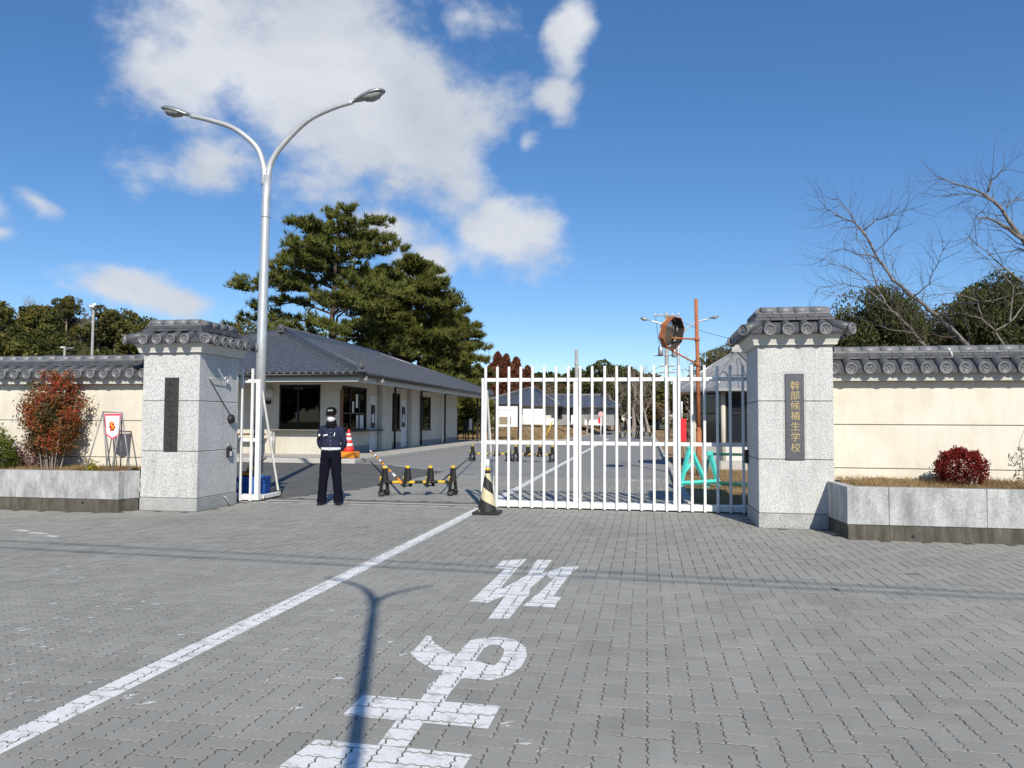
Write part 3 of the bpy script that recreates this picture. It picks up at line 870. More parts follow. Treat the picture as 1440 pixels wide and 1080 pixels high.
def boundary_wall(x0, x1, label, flip):
    yf, yb = 11.72, 12.08
    w = empty('boundary_wall', ((x0 + x1) / 2, 11.9, 0), label, 'wall')
    for (z0, z1, dy) in ((0.0, .817, 0), (.829, 1.446, 0), (1.458, 2.08, 0)):
        MB().box(x0, x1, yf, yb, z0, z1, .005).build('plaster_panel', 'plaster', w)
    MB().box(x0, x1, yf + .012, yb - .012, .80, 1.47, 0).build('groove', 'groove', w)
    mb = MB(); mb.prism([(yf - .14, 2.083), (yb + .14, 2.083), (yb + .165, 2.20), (yf - .165, 2.20)], 'x', x0, x1)
    mb.build('cornice', 'plaster_white', w)
    bed = MB(); bed.prism([(yf - .225, 2.203), (yb + .225, 2.203), (yb + .24, 2.235), (11.98, 2.43), (11.82, 2.43), (yf - .24, 2.235)], 'x', x0, x1); bed.build('tile_bed', 'tile', w)
    pitch = .2485; n = int((x1 - x0) / pitch)
    first = 4.12 % pitch if not flip else (-8.83) % pitch
    k0 = math.ceil((x0 - first) / pitch + .15)
    xs_ = [first + pitch * (k0 + i) for i in range(n + 1)]
    xs_ = [x for x in xs_ if x0 + .02 < x < x1 - .02]
    rt = MB(); rt.tube([(0, 0, 0), (0, .39, .165)], [.074, .070], 14); rt_me = rt.mesh('round_tile'); rt_me.materials.append(M['tile'])
    fl = MB()                      # pan tile: a shallow trough with a hanging lip at the eave
    prof = [(-.11, .03), (-.06, .008), (0, 0), (.06, .008), (.11, .03)]
    V = [(px_, y_, pz + zz) for (y_, zz) in ((0, 0), (.20, .085), (.20, .100), (.36, .165)) for (px_, pz) in prof]
    F = [(r * 5 + i, r * 5 + i + 1, (r + 1) * 5 + i + 1, (r + 1) * 5 + i) for r in range(3) for i in range(4)]
    fl.add(V, F, True)
    fl.add([(px_, -.002, pz) for px_, pz in prof] + [(px_, .002, pz - .045 + .02 * abs(px_) / .11) for px_, pz in prof], [(i + 5, i + 6, i + 1, i) for i in range(4)])
    fl_me = fl.mesh('pan_tile'); fl_me.materials.append(M['tile'])
    for x in xs_:
        j = random.uniform(-.004, .004)
        place(rt_me, 'round_tile', w, Matrix.Translation((x, 11.47 + j, 2.252)))
        place(DISC, 'eave_disc', w, Matrix.Translation((x, 11.462 + j, 2.250 + j)) @ TO_FRONT @ Matrix.Rotation(random.uniform(0, 6), 4, 'Z'))
        place(fl_me, 'pan_tile', w, Matrix.Translation((x + pitch / 2, 11.475, 2.228)))
    # ridge: flat courses and round caps
    for lay, (z0, z1, hw) in enumerate(((2.405, 2.447, .165), (2.449, 2.487, .148), (2.489, 2.525, .132))):
        x = x0 + (.15 * lay % .3)
        seg = [x0] + [v for v in np.arange(x, x1, .31) if x0 + .05 < v < x1 - .05] + [x1]
        for a_, b2 in zip(seg[:-1], seg[1:]):
            MB().box(a_ + .002, b2 - .002, 11.9 - hw, 11.9 + hw, z0, z1, .005).build('ridge_tile', 'tile' if lay < 2 else 'tile_pale', w)
    cap = MB(); cap.tube([(.003, 0, 0), (.262, 0, 0)], [.072, .068], 14); cap_me = cap.mesh('cap_tile'); cap_me.materials.append(M['tile_pale'])
    for i in range(int((x1 - x0) / .265)):
        place(cap_me, 'cap_tile', w, Matrix.Translation((x0 + .003 + i * .265, 11.9, 2.535 + random.uniform(-.003, .003))))
    return w


wall_r = boundary_wall(2.578, 8.2, 'cream plaster boundary wall with tiled coping beside the gold-lettered pillar', False)
wall_l = boundary_wall(-13.8, -8.176, 'cream plaster boundary wall with tiled coping behind the pennant stand', True)
# a scrap of white tape hangs on the right coping
p = at(1335, 492, 11.80); q = at(1339, 501, 11.74)
mb = MB(); mb.tube([p + Vector((-.01, .02, .02)), p, (p + q) / 2 + Vector((.01, -.005, 0)), q], [.012, .014, .012, .008], 6)
tag(mb.build('tape_scrap', 'cloth_white'), 'scrap of white tape hanging on the tiled coping of the wall', 'tape')


def planter(x0, x1, yf, zt, zj, label, joints, side, hole):
    """stone-faced raised bed in front of a wall; side = +1 when its open end faces +x"""
    p = empty('planter', ((x0 + x1) / 2, yf, 0), label, 'planter')
    yb = 11.715
    xs_ = [x0] + joints + [x1]
    for a_, b2 in zip(xs_[:-1], xs_[1:]):
        MB().box(a_ + .002, b2 - .002, yf, yf + .14, zj, zt, .006).build('stone_panel', 'granite_panel', p)
    xe = x1 if side > 0 else x0
    ye = 11.21 if side < 0 else 11.245; sk_ = .108 if side > 0 else .045
    def end_slab(z0, z1, ins, name, mat):       # the end wall runs slightly askew to meet the pillar
        e0, e1 = xe - side * ins, xe + side * sk_ - side * ins
        pl = [(e0, yf + .142), (e1, ye), (e1 - side * .14, ye), (e0 - side * .14, yf + .142)]
        if side < 0: pl = pl[::-1]
        m = MB(); m.prism(pl, 'z', z0, z1); m.build(name, mat, p)
    end_slab(zj, zt, 0, 'stone_panel', 'granite_panel')
    bx0, bx1 = (x0 + .012, x1) if side < 0 else (x0, x1 - .012)
    mb = MB(); mb.box(bx0, bx1, yf + .012, yf + .16, -.02, zj - .004, .004)
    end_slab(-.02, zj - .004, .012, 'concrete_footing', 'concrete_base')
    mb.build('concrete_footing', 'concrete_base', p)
    mb = MB(); mb.tube([(hole[0], yf + .008, hole[1]), (hole[0], yf + .05, hole[1])], .022, 14); mb.build('drain_hole', 'black_metal', p)
    # soil sheet with an uneven crust
    nx_, ny_ = 60, 10
    ya = yf + .142
    xa, xb = (x0 + .142, x1) if side < 0 else (x0, x1 - .142)
    V = []
    for j in range(ny_):
        for i in range(nx_):
            X = xa + (xb - xa) * i / (nx_ - 1); Y = ya + (yb - ya) * j / (ny_ - 1)
            V.append((X, Y, zt - .03 + .045 * j / ny_ + .018 * math.sin(X * 5.1) * math.sin(Y * 9) + rng.normal() * .006))
    F = [(j * nx_ + i, j * nx_ + i + 1, (j + 1) * nx_ + i + 1, (j + 1) * nx_ + i) for j in range(ny_ - 1) for i in range(nx_ - 1)]
    o = fast('soil', V, F, 'soil', p, smooth=True)
    n = int((xb - xa) * 1500)
    C = np.stack([rng.uniform(xa + .01, xb - .01, n), rng.uniform(ya, yb - .01, n), np.full(n, zt - .03)], 1); C[:, 2] += (C[:, 1] - ya) / (yb - ya) * .045
    D = np.stack([rng.normal(0, .55, n), rng.normal(0, .55, n), rng.uniform(.3, 1, n)], 1); D /= np.linalg.norm(D, axis=1, keepdims=True)
    patch = np.sin(C[:, 0] * 2.3) * .25 + np.sin(C[:, 0] * 7 + C[:, 1] * 5) * .15 + .5
    V, F, T = blades(C, D, .075, .007, rng, np.clip(patch + rng.normal(0, .22, n), 0, 1))
    g_ = fast('dry_grass', V, F, 'straw', p, T); g_['kind'] = 'stuff'
    return p


planter(2.52, 8.2, 10.34, .664, .188, 'white stone planter with dark weeping footing, holding the round red bush', [3.02 + 1.135 * k for k in range(5)], -1, (3.30, .055))
planter(-13.8, -8.288, 10.88, .640, .196, 'white stone planter with concrete footing, holding the tall red and green shrub', [-12.49, -11.71, -10.93, -10.17, -9.40, -8.62], 1, (-8.93, .135))


def pillar(x0, x1, yf, label, plaque):
    yb = yf + 1.21; xc = (x0 + x1) / 2; yc = (yf + yb) / 2
    P = empty('gate_pillar', (xc, yc, 0), label, 'gate pillar')
    MB().box(x0 - .006, x1 + .006, yf - .006, yb + .006, -.03, .199, .006).build('pillar_base', 'granite_base', P)
    for (z0, z1) in ((.207, .955), (.965, 1.775), (1.785, 2.566)):
        MB().box(x0, x1, yf, yb, z0, z1, .007).build('stone_course', 'granite', P)
    MB().box(x0 + .012, x1 - .012, yf + .012, yb - .012, .19, 2.56, 0).build('joint_core', 'groove', P)
    # cornice: flaring plaster cove
    mb = MB(); rings = [(.045, 2.569), (.052, 2.574), (.056, 2.600), (.075, 2.655), (.110, 2.718)]
    V = []
    for (o_, z) in rings: V += [(x0 - o_, yf - o_, z), (x1 + o_, yf - o_, z), (x1 + o_, yb + o_, z), (x0 - o_, yb + o_, z)]
    F = [(4 * r + i, 4 * r + (i + 1) % 4, 4 * r + 4 + (i + 1) % 4, 4 * r + 4 + i) for r in range(4) for i in range(4)] + [(3, 2, 1, 0), (16, 17, 18, 19)]
    mb.add(V, F); mb.build('cornice', 'plaster_white', P)
    # tile bed (low hipped roof)
    mb = MB(); V = []
    for (o_, z) in ((.120, 2.720), (.170, 2.722), (.180, 2.752), (-.06, 2.93)): V += [(x0 - o_, yf - o_, z), (x1 + o_, yf - o_, z), (x1 + o_, yb + o_, z), (x0 - o_, yb + o_, z)]
    F = [(4 * r + i, 4 * r + (i + 1) % 4, 4 * r + 4 + (i + 1) % 4, 4 * r + 4 + i) for r in range(3) for i in range(4)] + [(3, 2, 1, 0), (12, 13, 14, 15)]
    mb.add(V, F); roof = mb.build('tile_bed', 'tile', P)
    # cover tiles with crest discs on four sides, diagonal ones at the corners
    def cover(px_, py_, dx, dy, L):
        m = MB(); e = Vector((px_, py_, 2.772)); u = Vector((px_ - dx * L, py_ - dy * L, 2.772 + .145 * min(1, L / .36)))
        m.tube([e, u], [.076, .070], 14); m.build('round_tile', 'tile', P)
        ang = math.atan2(dy, dx)
        place(DISC, 'eave_disc', P, Matrix.Translation((px_ + dx * .006, py_ + dy * .006, 2.772)) @ Matrix.Rotation(ang + math.pi / 2, 4, 'Z') @ TO_FRONT @ Matrix.Rotation(random.uniform(0, 6), 4, 'Z'))
    for k in (-1.5, -.5, .5, 1.5):
        cover(xc + k * .245, yf - .215, 0, -1, .31); cover(xc + k * .245, yb + .215, 0, 1, .31)
    for k in (-2, -1, 0, 1, 2):
        cover(x0 - .215, yc + k * .245, -1, 0, .31); cover(x1 + .215, yc + k * .245, 1, 0, .31)
    for sx in (-1, 1):
        for sy in (-1, 1):
            cover((x0 if sx < 0 else x1) + sx * .205, (yf if sy < 0 else yb) + sy * .205, sx * .7071, sy * .7071, .46)
    # ridge stack: three courses of flat tiles round a core, half-round caps on top
    zt = 2.925
    MB().box(x0 + .08, x1 - .08, yf + .08, yb - .08, 2.90, 3.07, 0).build('ridge_core', 'tile', P)
    for lay in range(3):
        o_ = .035 - lay * .028; z0, z1 = zt + lay * .046, zt + lay * .046 + .042
        for (a0, a1, fixed, ax) in ((x0 - o_, x1 + o_, yf + .02 - o_, 'f'), (x0 - o_, x1 + o_, yb - .02 + o_, 'b'), (yf + .02 - o_, yb - .02 + o_, x0 - o_, 'l'), (yf + .02 - o_, yb - .02 + o_, x1 + o_, 'r')):
            cuts = [a0] + [a0 + (a1 - a0) * s for s in ((.33, .68) if lay % 2 else (.2, .52, .8))] + [a1]
            for c0, c1 in zip(cuts[:-1], cuts[1:]):
                m = MB()
                if ax == 'f': m.box(c0 + .002, c1 - .002, fixed, fixed + .13, z0, z1, .005)
                elif ax == 'b': m.box(c0 + .002, c1 - .002, fixed - .13, fixed, z0, z1, .005)
                elif ax == 'l': m.box(fixed, fixed + .128, c0 + .134, c1 - .134 if c1 == a1 else c1, z0 + .001, z1 - .001, .005) if c0 == a0 else m.box(fixed, fixed + .128, c0 + .002, (c1 - .134) if c1 == a1 else c1, z0 + .001, z1 - .001, .005)
                else: m.box(fixed - .128, fixed, c0 + .134, c1 - .134 if c1 == a1 else c1, z0 + .001, z1 - .001, .005) if c0 == a0 else m.box(fixed - .128, fixed, c0 + .002, (c1 - .134) if c1 == a1 else c1, z0 + .001, z1 - .001, .005)
                m.build('ridge_tile', 'tile_pale' if lay == 2 else 'tile', P)
    zc = 3.066
    xa, xb, ya, yb2 = x0 + .06, x1 - .06, yf + .10, yb - .10
    for k in range(4):
        L = (xb - xa) / 4
        for yy in (ya, yb2):
            m = MB(); m.tube([(xa + k * L + .002, yy, zc), (xa + (k + 1) * L - .002, yy, zc)], [.066, .062], 14); m.build('cap_tile', 'tile_pale', P)
        L = (yb2 - ya) / 4
        for xx in (xa, xb):
            m = MB(); m.tube([(xx, ya + k * L + .002, zc - .002), (xx, ya + (k + 1) * L - .002, zc - .002)], [.064, .060], 14); m.build('cap_tile', 'tile_pale', P)
    MB().box(xa, xb, ya, yb2, 3.06, 3.10, .01).build('ridge_top', 'tile', P)
    return P


PL = pillar(-8.172, -7.157, 11.25, 'granite gate pillar with tiled cap and worn dark plaque, beside the open gate leaf', None)
PR = pillar(1.562, 2.576, 11.212, 'granite gate pillar with tiled cap and gold lettered plaque, beside the closed gate leaf', None)
# plaques
pr = MB().box(1.93, 2.183, 11.190, 11.213, .957, 2.168, .004).build('name_plaque', 'plaque_grey', PR)
pr['label'] = 'dark grey plaque with gold characters'
fr_ = MB()
for (a0, a1, z0, z1) in ((1.905, 2.208, 2.190, 2.197), (1.905, 1.911, 1.0, 2.19), (2.202, 2.208, 1.0, 2.19)): fr_.box(a0, a1, 11.209, 11.214, z0, z1, 0)
fr_.build('recess_line', 'granite_base', PR)
for i, ch in enumerate('幹部候補生学校'):
    ctr = at(1090 + (200 + i * 1.3) / 7.2, 510 + (238, 338, 440, 545, 652, 760, 866)[i] / 7.2, 11.188)
    text_mesh(ch, .135, 'gold', 'gold_character', PR, Matrix.Translation(ctr) @ FRONT, .003, .0)
plq = MB().box(-7.762, -7.515, 11.228, 11.251, .96, 2.163, .004).build('name_plaque', 'plaque_dark', PL)
plq['label'] = 'dark plaque with worn dark characters'
rel = MB(); random.seed(8)
for i in range(7):                 # worn relief strokes that can no longer be read
    zc = 2.06 - i * .158
    for k in range(5):
        a_ = random.uniform(-.3, .3) + (0 if k % 2 else math.pi / 2); L = random.uniform(.03, .055)
        c_ = Vector((-7.638 + random.uniform(-.035, .035), 11.227, zc + random.uniform(-.045, .045)))
        d_ = Vector((math.cos(a_) * L, 0, math.sin(a_) * L)); rel.tube([c_ - d_, c_ + d_], [.006, .003], 5)
rel.build('worn_relief', 'plaque_relief', PL)
# left pillar, inner face: hook with its chain, round bell and padlock box
X = -7.157
mb = MB(); h = Vector((X, 11.52, 2.165)); mb.tube([h, h + Vector((.05, .02, .0)), h + Vector((.06, .42, .0))], .008, 8)
k_ = h + Vector((.06, .44, 0)); mb.tube([k_ + Vector((0, .05 * math.cos(w), .05 * math.sin(w))) for w in np.linspace(-1.2, 3.6, 10)], .012, 8)
mb.build('hook', 'galvanised', PL)
MB().tube([h + Vector((.012, .0, -.01)), Vector((X + .02, 11.9, 1.80)), Vector((X + .03, 12.17, 1.56))], .007, 6).build('cable', 'black_metal', PL)
mb = MB(); mb.lathe([(.075, 0), (.085, .03), (.075, .06), (.04, .085), (0, .09)], 18, Matrix.Translation((X, 12.19, 1.49)) @ Matrix.Rotation(math.pi / 2, 4, 'Y')); mb.build('bell', 'black_metal', PL)
MB().box(X, X + .055, 12.10, 12.21, .83, 1.00, .008).build('lock_box', 'black_metal', PL)
MB().box(X + .056, X + .060, 12.125, 12.185, .845, .93, .001).build('label_plate', 'white_paint', PL)
MB().tube([(X + .02, 12.12, 1.0), (X + .02, 12.12, 1.06), (X + .02, 12.20, 1.06), (X + .02, 12.20, 1.0)], .007, 6).build('shackle', 'galvanised', PL)
MB().tube([(X, 12.02, .165), (X + .05, 12.02, .16), (X + .06, 12.12, .05), (X + .03, 12.16, .0)], .009, 6).build('drain_wire', 'galvanised', PL)
X = 1.562
p = at(1050, 528, 12.40); hk = Vector((X, 12.33, p.z))
MB().tube([hk, Vector((1.36, 12.36, hk.z)), Vector((1.24, 12.38, hk.z + .01))], .009, 8).build('hook', 'white_paint', PR)
MB().tube([Vector((1.21 + .055 * math.cos(w), 12.38, hk.z + .055 * math.sin(w))) for w in np.linspace(-2.0, 2.0, 10)], .013, 8).build('hook_ring', 'white_paint', PR)
MB().box(X - .055, X, 12.25, 12.37, .84, 1.05, .008).build('lock_box', 'black_metal', PR)

# ------------------------------------------------------------------ sliding gate leaves
GY = 12.76


def picket_mesh():
    mb = MB(); mb.box(-.021, .021, -.021, .021, .015, 2.405, .004); me = mb.mesh('picket'); me.materials.append(M['white_paint']); return me


PICK = picket_mesh()


def leaf(x0, x1, picks, posts, label, end):
    g_ = empty('sliding_gate', ((x0 + x1) / 2, GY + .06, 0), label, 'gate')
    for x in picks: place(PICK, 'picket', g_, Matrix.Translation((x, GY - .028, 0)) @ Matrix.Rotation(random.uniform(-.0015, .0015), 4, 'Y'))
    for z in (2.18, 1.11):
        MB().box(x0, x1, GY, GY + .055, z - .032, z + .032, .005).build('rail', 'white_paint', g_)
    MB().box(x0, x1, GY - .005, GY + .17, .025, .125, .008).build('bottom_beam', 'white_paint', g_)
    for i in range(int((x1 - x0) / .55) + 1):
        MB().box(x0 + i * .55, min(x1, x0 + i * .55 + .03), GY + .02, GY + .15, .0, .03, .003).build('wheel_guard', 'steel_dark', g_)
    for x in posts:
        MB().box(x - .040, x + .040, GY + .002, GY + .092, .126, 2.147, .006).build('post', 'white_paint', g_)
        MB().tube([(x + .03, GY + .10, 2.0), (x + .03, GY + .78, .14)], .024, 4, True, False).build('stay', 'white_soiled', g_)
        MB().box(x - .03, x + .06, GY + .175, GY + .84, .035, .105, .006).build('stay_foot', 'white_soiled', g_)
        for yy in (GY + .19, GY + .80):
            MB().box(x - .032, x + .062, yy, yy + .06, .005, .06, .004).build('roller_box', 'rust', g_)
    return g_


random.seed(3)
leaf(-2.795, 1.95, [-2.709 + .2025 * k for k in range(24) if -2.709 + .2025 * k < 1.94], [-2.752, -1.17, .475, 1.9], 'closed white sliding gate leaf of tall pickets across the roadway', 1)
leaf(-12.6, -6.90, [-7.035 - .2025 * k for k in range(27)], [-6.945, -9.0, -11.0], 'open white sliding gate leaf drawn back behind the dark-plaque pillar', -1)

# ------------------------------------------------------------------ guardhouse
HX, HY0, HY1, HXL = -11.5, 27.3, 45.6, -19.8
pav = MB(); pav.box(-22, -9.66, 24.3, 49.2, -.05, .15, .02)
tag(pav.build('pavement', 'concrete'), kind='structure')
gh = empty('guardhouse', (-15.4, 35, 0), 'cream guardhouse with hipped grey tiled roof and dark windows behind the guard', 'building')
Z0, ZW = .15, 3.02
# walls with openings: built from panels round the windows
FW = dict(x0=-13.97, x1=-12.27, z0=1.08, z1=2.82)


def wall_y(y0, y1, x0, x1, z0, z1): MB().box(x0, x1, y0, y1, z0, z1, .004).build('wall_panel', 'house_wall', gh)


wall_y(HY0, HY0 + .2, HXL, FW['x0'], Z0, ZW)
wall_y(HY0, HY0 + .2, FW['x1'], HX, Z0, ZW)
wall_y(HY0, HY0 + .2, FW['x0'], FW['x1'], Z0, FW['z0']); wall_y(HY0, HY0 + .2, FW['x0'], FW['x1'], FW['z1'], ZW)


def Yat(u, x=HX):
    d = ray(u, 590); return x * d.y / d.x


openings = [  # (y0, y1, z0, z1, kind) along the right wall
    (Yat(480.5), Yat(516), 1.06, 2.80, 'win'), (Yat(519.5), Yat(530), .16, 2.50, 'door'), (Yat(546), Yat(563), .98, 2.72, 'win'), (Yat(563.5), Yat(572), .16, 2.42, 'door'),
    (Yat(587), Yat(606), .96, 2.70, 'win'), (Yat(620.5), Yat(627.5), .16, 2.15, 'plain')]
ycur = HY0 + .2
for (a_, b2, z0, z1, k) in openings:
    if a_ - ycur > .01: MB().box(HX - .2, HX, ycur, a_, Z0, ZW, .004).build('wall_panel', 'house_wall', gh)
    if z0 > .3: MB().box(HX - .2, HX, a_, b2, Z0, z0, .004).build('wall_panel', 'house_wall', gh)
    MB().box(HX - .2, HX, a_, b2, z1, ZW, .004).build('wall_panel', 'house_wall', gh)
    ycur = b2
MB().box(HX - .2, HX, ycur, HY1, Z0, ZW, .004).build('wall_panel', 'house_wall', gh)
MB().box(HXL, HX - .2, HY1 - .2, HY1, Z0, ZW, .004).build('wall_panel', 'house_wall', gh)
MB().box(HXL, HXL + .2, HY0 + .2, HY1 - .2, Z0, ZW, .004).build('wall_panel', 'house_wall', gh)
MB().box(HXL, HX - .2, HY0 + .2, HY1 - .2, ZW - .05, ZW, 0).build('ceiling_slab', 'soffit', gh)
MB().box(HXL, HX - .2, HY0 + .2, HY1 - .2, Z0, Z0 + .05, 0).build('floor_slab', 'concrete', gh)
# dark plinth on the side wall, pilasters
for (a_, b2) in ((HY0 + .02, openings[1][0] - .02), (openings[1][1] + .02, openings[3][0] - .02), (openings[3][1] + .02, openings[5][0] - .02), (openings[5][1] + .02, HY1)):
    MB().box(HX + .003, HX + .02, a_, b2, Z0, .42, .003).build('plinth', 'house_plinth', gh)
for (ua, ub) in ((531, 545), (573, 585)):
    MB().box(HX + .022, HX + .22, Yat(ua), Yat(ub), Z0, ZW - .01, .01).build('pilaster', 'house_wall', gh)


def window_y(x0, x1, y, z0, z1, mull, parent, trans=None):
    w = MB(); t_ = .05
    w.box(x0, x1, y, y + .09, z0, z0 + t_, .004); w.box(x0, x1, y, y + .09, z1 - t_, z1, .004)
    w.box(x0, x0 + t_, y, y + .09, z0 + t_, z1 - t_, .004); w.box(x1 - t_, x1, y, y + .09, z0 + t_, z1 - t_, .004)
    for m_ in mull: w.box(m_ - .025, m_ + .025, y, y + .09, z0 + t_, z1 - t_, .004)
    f = w.build('window', 'frame_dark', parent)
    xs_ = [x0 + t_] + list(mull) + [x1 - t_]
    for a_, b2 in zip(xs_[:-1], xs_[1:]):
        MB().box(a_ + .02, b2 - .02, y + .04, y + .046, z0 + t_ * .8, z1 - t_ * .8, 0).build('pane', 'glass_clear', f)
    return f


def window_x(x, y0, y1, z0, z1, mull, parent, trans=()):
    w = MB(); t_ = .055
    w.box(x - .09, x, y0, y1, z0, z0 + t_, .004); w.box(x - .09, x, y0, y1, z1 - t_, z1, .004)
    w.box(x - .09, x, y0, y0 + t_, z0 + t_, z1 - t_, .004); w.box(x - .09, x, y1 - t_, y1, z0 + t_, z1 - t_, .004)
    for m_ in mull: w.box(x - .09, x, m_ - .03, m_ + .03, z0 + t_, z1 - t_, .004)
    for z in trans: w.box(x - .088, x - .002, y0 + t_, y1 - t_, z - .025, z + .025, .004)
    f = w.build('window', 'frame_dark', parent)
    ys_ = [y0 + t_] + list(mull) + [y1 - t_]
    for a_, b2 in zip(ys_[:-1], ys_[1:]):
        MB().box(x - .05, x - .044, a_ + .02, b2 - .02, z0 + t_ * .8, z1 - t_ * .8, 0).build('pane', 'glass_clear', f)
    return f


fwin = window_y(FW['x0'] + .002, FW['x1'] - .002, HY0 + .03, FW['z0'] + .002, FW['z1'] - .002, [(FW['x0'] + FW['x1']) / 2 - .08], gh)
# window head trim and sill shelf of the front window
MB().box(FW['x0'] - .06, FW['x1'] + .06, HY0 - .03, HY0 - .001, FW['z1'] + .002, FW['z1'] + .06, .004).build('window_head', 'plaster_white', gh)
MB().box(FW['x0'] - .25, FW['x1'] + .12, HY0 - .30, HY0 - .001, 1.02, 1.065, .006).build('counter_shelf', 'steel_dark', gh)
for x in (-14.1, -14.02): MB().tube([(x, HY0 - .26, .15), (x, HY0 - .26, 1.02)], .02, 8).build('shelf_leg', 'galvanised', gh)
for i, (a_, b2, z0, z1, k) in enumerate(openings):
    if k == 'win':
        w_ = window_x(HX - .03, a_ + .004, b2 - .004, z0 + .004, z1 - .004, [a_ + (b2 - a_) * s for s in ((.36, .72) if i == 0 else (.5,))], gh, (1.72,) if i == 0 else ())
        if i:
            for s in (.25, .75):
                cu = MB(); n = 14; y_a, y_b = a_ + (b2 - a_) * (s - .2), a_ + (b2 - a_) * (s + .2)
                V = [(HX - .135 + .018 * math.sin(q * 2.4), y_a + (y_b - y_a) * q / (n - 1), z) for z in (z0 + .07, z1 - .07) for q in range(n)]
                cu.add(V, [(q, q + 1, n + q + 1, n + q) for q in range(n - 1)], True); cu.build('curtain', 'curtain', gh)
        MB().box(HX + .001, HX + .06, a_ - .05, b2 + .05, z0 - .045, z0 + .002, .005).build('window_sill', 'frame_dark', gh)
    else:
        d = MB().box(HX - .08, HX - .03, a_ + .004, b2 - .004, z0 + .01, z1 - .004, .004).build('door', 'door_white' if k == 'door' else 'house_wall', gh)
        if k == 'door':
            MB().box(HX - .029, HX - .022, a_ + (b2 - a_) * .25, b2 - (b2 - a_) * .2, 1.12, 2.1, .002).build('door_glass', 'glass_dark', d)
            MB().box(HX - .021, HX - .016, a_ + (b2 - a_) * .35, b2 - (b2 - a_) * .3, 1.35, 1.72, .001).build('notice', 'door_white', d)
            for s in (0, 1): MB().box(HX - .03, HX + .02, (a_, b2 - .06)[s], (a_ + .06, b2)[s], z0, z1, .004).build('door_jamb', 'door_white', d)
        else:
            MB().box(HX - .029, HX - .022, a_ + .3, b2 - .3, .35, .75, .002).build('louvre', 'galvanised', d)
        MB().lathe([(.03, 0), (.03, .03), (.0, .05)], 10, Matrix.Translation((HX - .03, a_ + .12, 1.1)) @ Matrix.Rotation(math.pi / 2, 4, 'Y')).build('handle', 'steel_dark', d)
# counter below the first side window and brown notice board beside it
MB().box(HX + .003, HX + .30, openings[0][0] + .1, openings[1][1] + .2, 1.00, 1.05, .006).build('counter_shelf', 'frame_dark', gh)
MB().box(HX + .003, HX + .05, HY0 + .08, openings[0][0] + .02, 1.15, 2.62, .005).build('notice_board', 'wood_brown', gh)
# things seen in the first side window: papers on the glass and yellow vests hung inside
y_a, y_b = openings[0][0], openings[0][1]
for (s0, s1, z0, z1, m_) in ((.46, .52, 1.75, 2.2, 'sign_white'), (.60, .68, 1.95, 2.5, 'sign_white'), (.62, .92, 1.12, 1.66, 'door_white')):
    MB().box(HX - .072, HX - .068, y_a + (y_b - y_a) * s0, y_a + (y_b - y_a) * s1, z0, z1, 0).build('paper_notice', m_, gh)
for s in (.18, .48):
    mb = MB(); y_c = y_a + (y_b - y_a) * s
    mb.prism([(y_c - .28, 1.10), (y_c + .22, 1.12), (y_c + .26, 1.45), (y_c + .12, 1.66), (y_c - .12, 1.68), (y_c - .30, 1.4)], 'x', HX - .34, HX - .22); mb.build('yellow_vest', 'yellow', gh)
# a pale covered monitor behind the front glass
mb = MB(); mb.prism([(-13.3, 1.34), (-12.68, 1.42), (-12.5, 1.52), (-12.52, 1.75), (-12.68, 1.9), (-13.18, 1.92), (-13.28, 1.7)], 'y', HY0 + .32, HY0 + .62); o = mb.build('covered_monitor', 'galvanised', gh)
MB().box(FW['x0'], FW['x1'], HY0 + .25, HY0 + .9, 1.02, 1.06, .005).build('desk', 'wood_brown', gh)
MB().box(-12.9, -12.5, HY0 + .10, HY0 + .11, 1.93, 2.0, 0).build('paper_notice', 'sign_white', gh)
MB().box(HXL + .3, HX - .35, HY0 + 1.6, HY0 + 1.7, Z0 + .05, ZW - .05, .004).build('dark_backing', 'glass_dark', gh)  # dark sheets added behind the windows, standing in for the rooms' shade
MB().box(HX - 1.7, HX - 1.6, HY0 + 1.8, HY1 - .4, Z0 + .05, ZW - .05, .004).build('dark_backing', 'curtain', gh)
# round alarm lamp left of the front window
mb = MB(); mb.lathe([(.215, 0), (.225, .05), (.20, .10), (.12, .14), (0, .15)], 24, Matrix.Translation((-14.40, HY0 - .002, 2.50)) @ Matrix.Rotation(math.pi / 2, 4, 'X')); mb.build('wall_lamp', 'plaster_white', gh)
MB().box(-14.54, -14.30, HY0 - .14, HY0 - .002, 2.06, 2.2, .01).build('alarm_box', 'frame_dark', gh)
# rear porch screens: dark posts at the far end
for (x, y) in ((-10.35, 46.2), (-10.35, 47.3)):
    MB().box(x - .05, x + .05, y - .05, y + .05, .15, 3.0, .006).build('porch_post', 'frame_dark', gh)

# roof: hipped, S-tiles laid piece by piece
EX0, EX1, EY0, EY1, EZ = -21.1, -9.72, 24.82, 47.7, 3.10
HW = (EX1 - EX0) / 2; XC = (EX0 + EX1) / 2; RZ = EZ + HW * .36; RY0, RY1 = EY0 + HW, EY1 - HW
sl = math.atan(.36)
mb = MB(); V = [(EX0, EY0, EZ), (EX1, EY0, EZ), (EX1, EY1, EZ), (EX0, EY1, EZ), (XC, RY0, RZ), (XC, RY1, RZ)]
mb.add([(x, y, z - .03) for x, y, z in V], [(0, 1, 4), (1, 2, 5, 4), (2, 3, 5), (3, 0, 4, 5)]); roof = mb.build('roof', 'house_tile', gh)
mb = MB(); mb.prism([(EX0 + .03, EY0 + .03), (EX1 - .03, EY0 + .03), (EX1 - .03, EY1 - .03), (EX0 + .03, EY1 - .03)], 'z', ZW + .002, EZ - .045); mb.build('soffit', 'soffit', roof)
mb = MB()
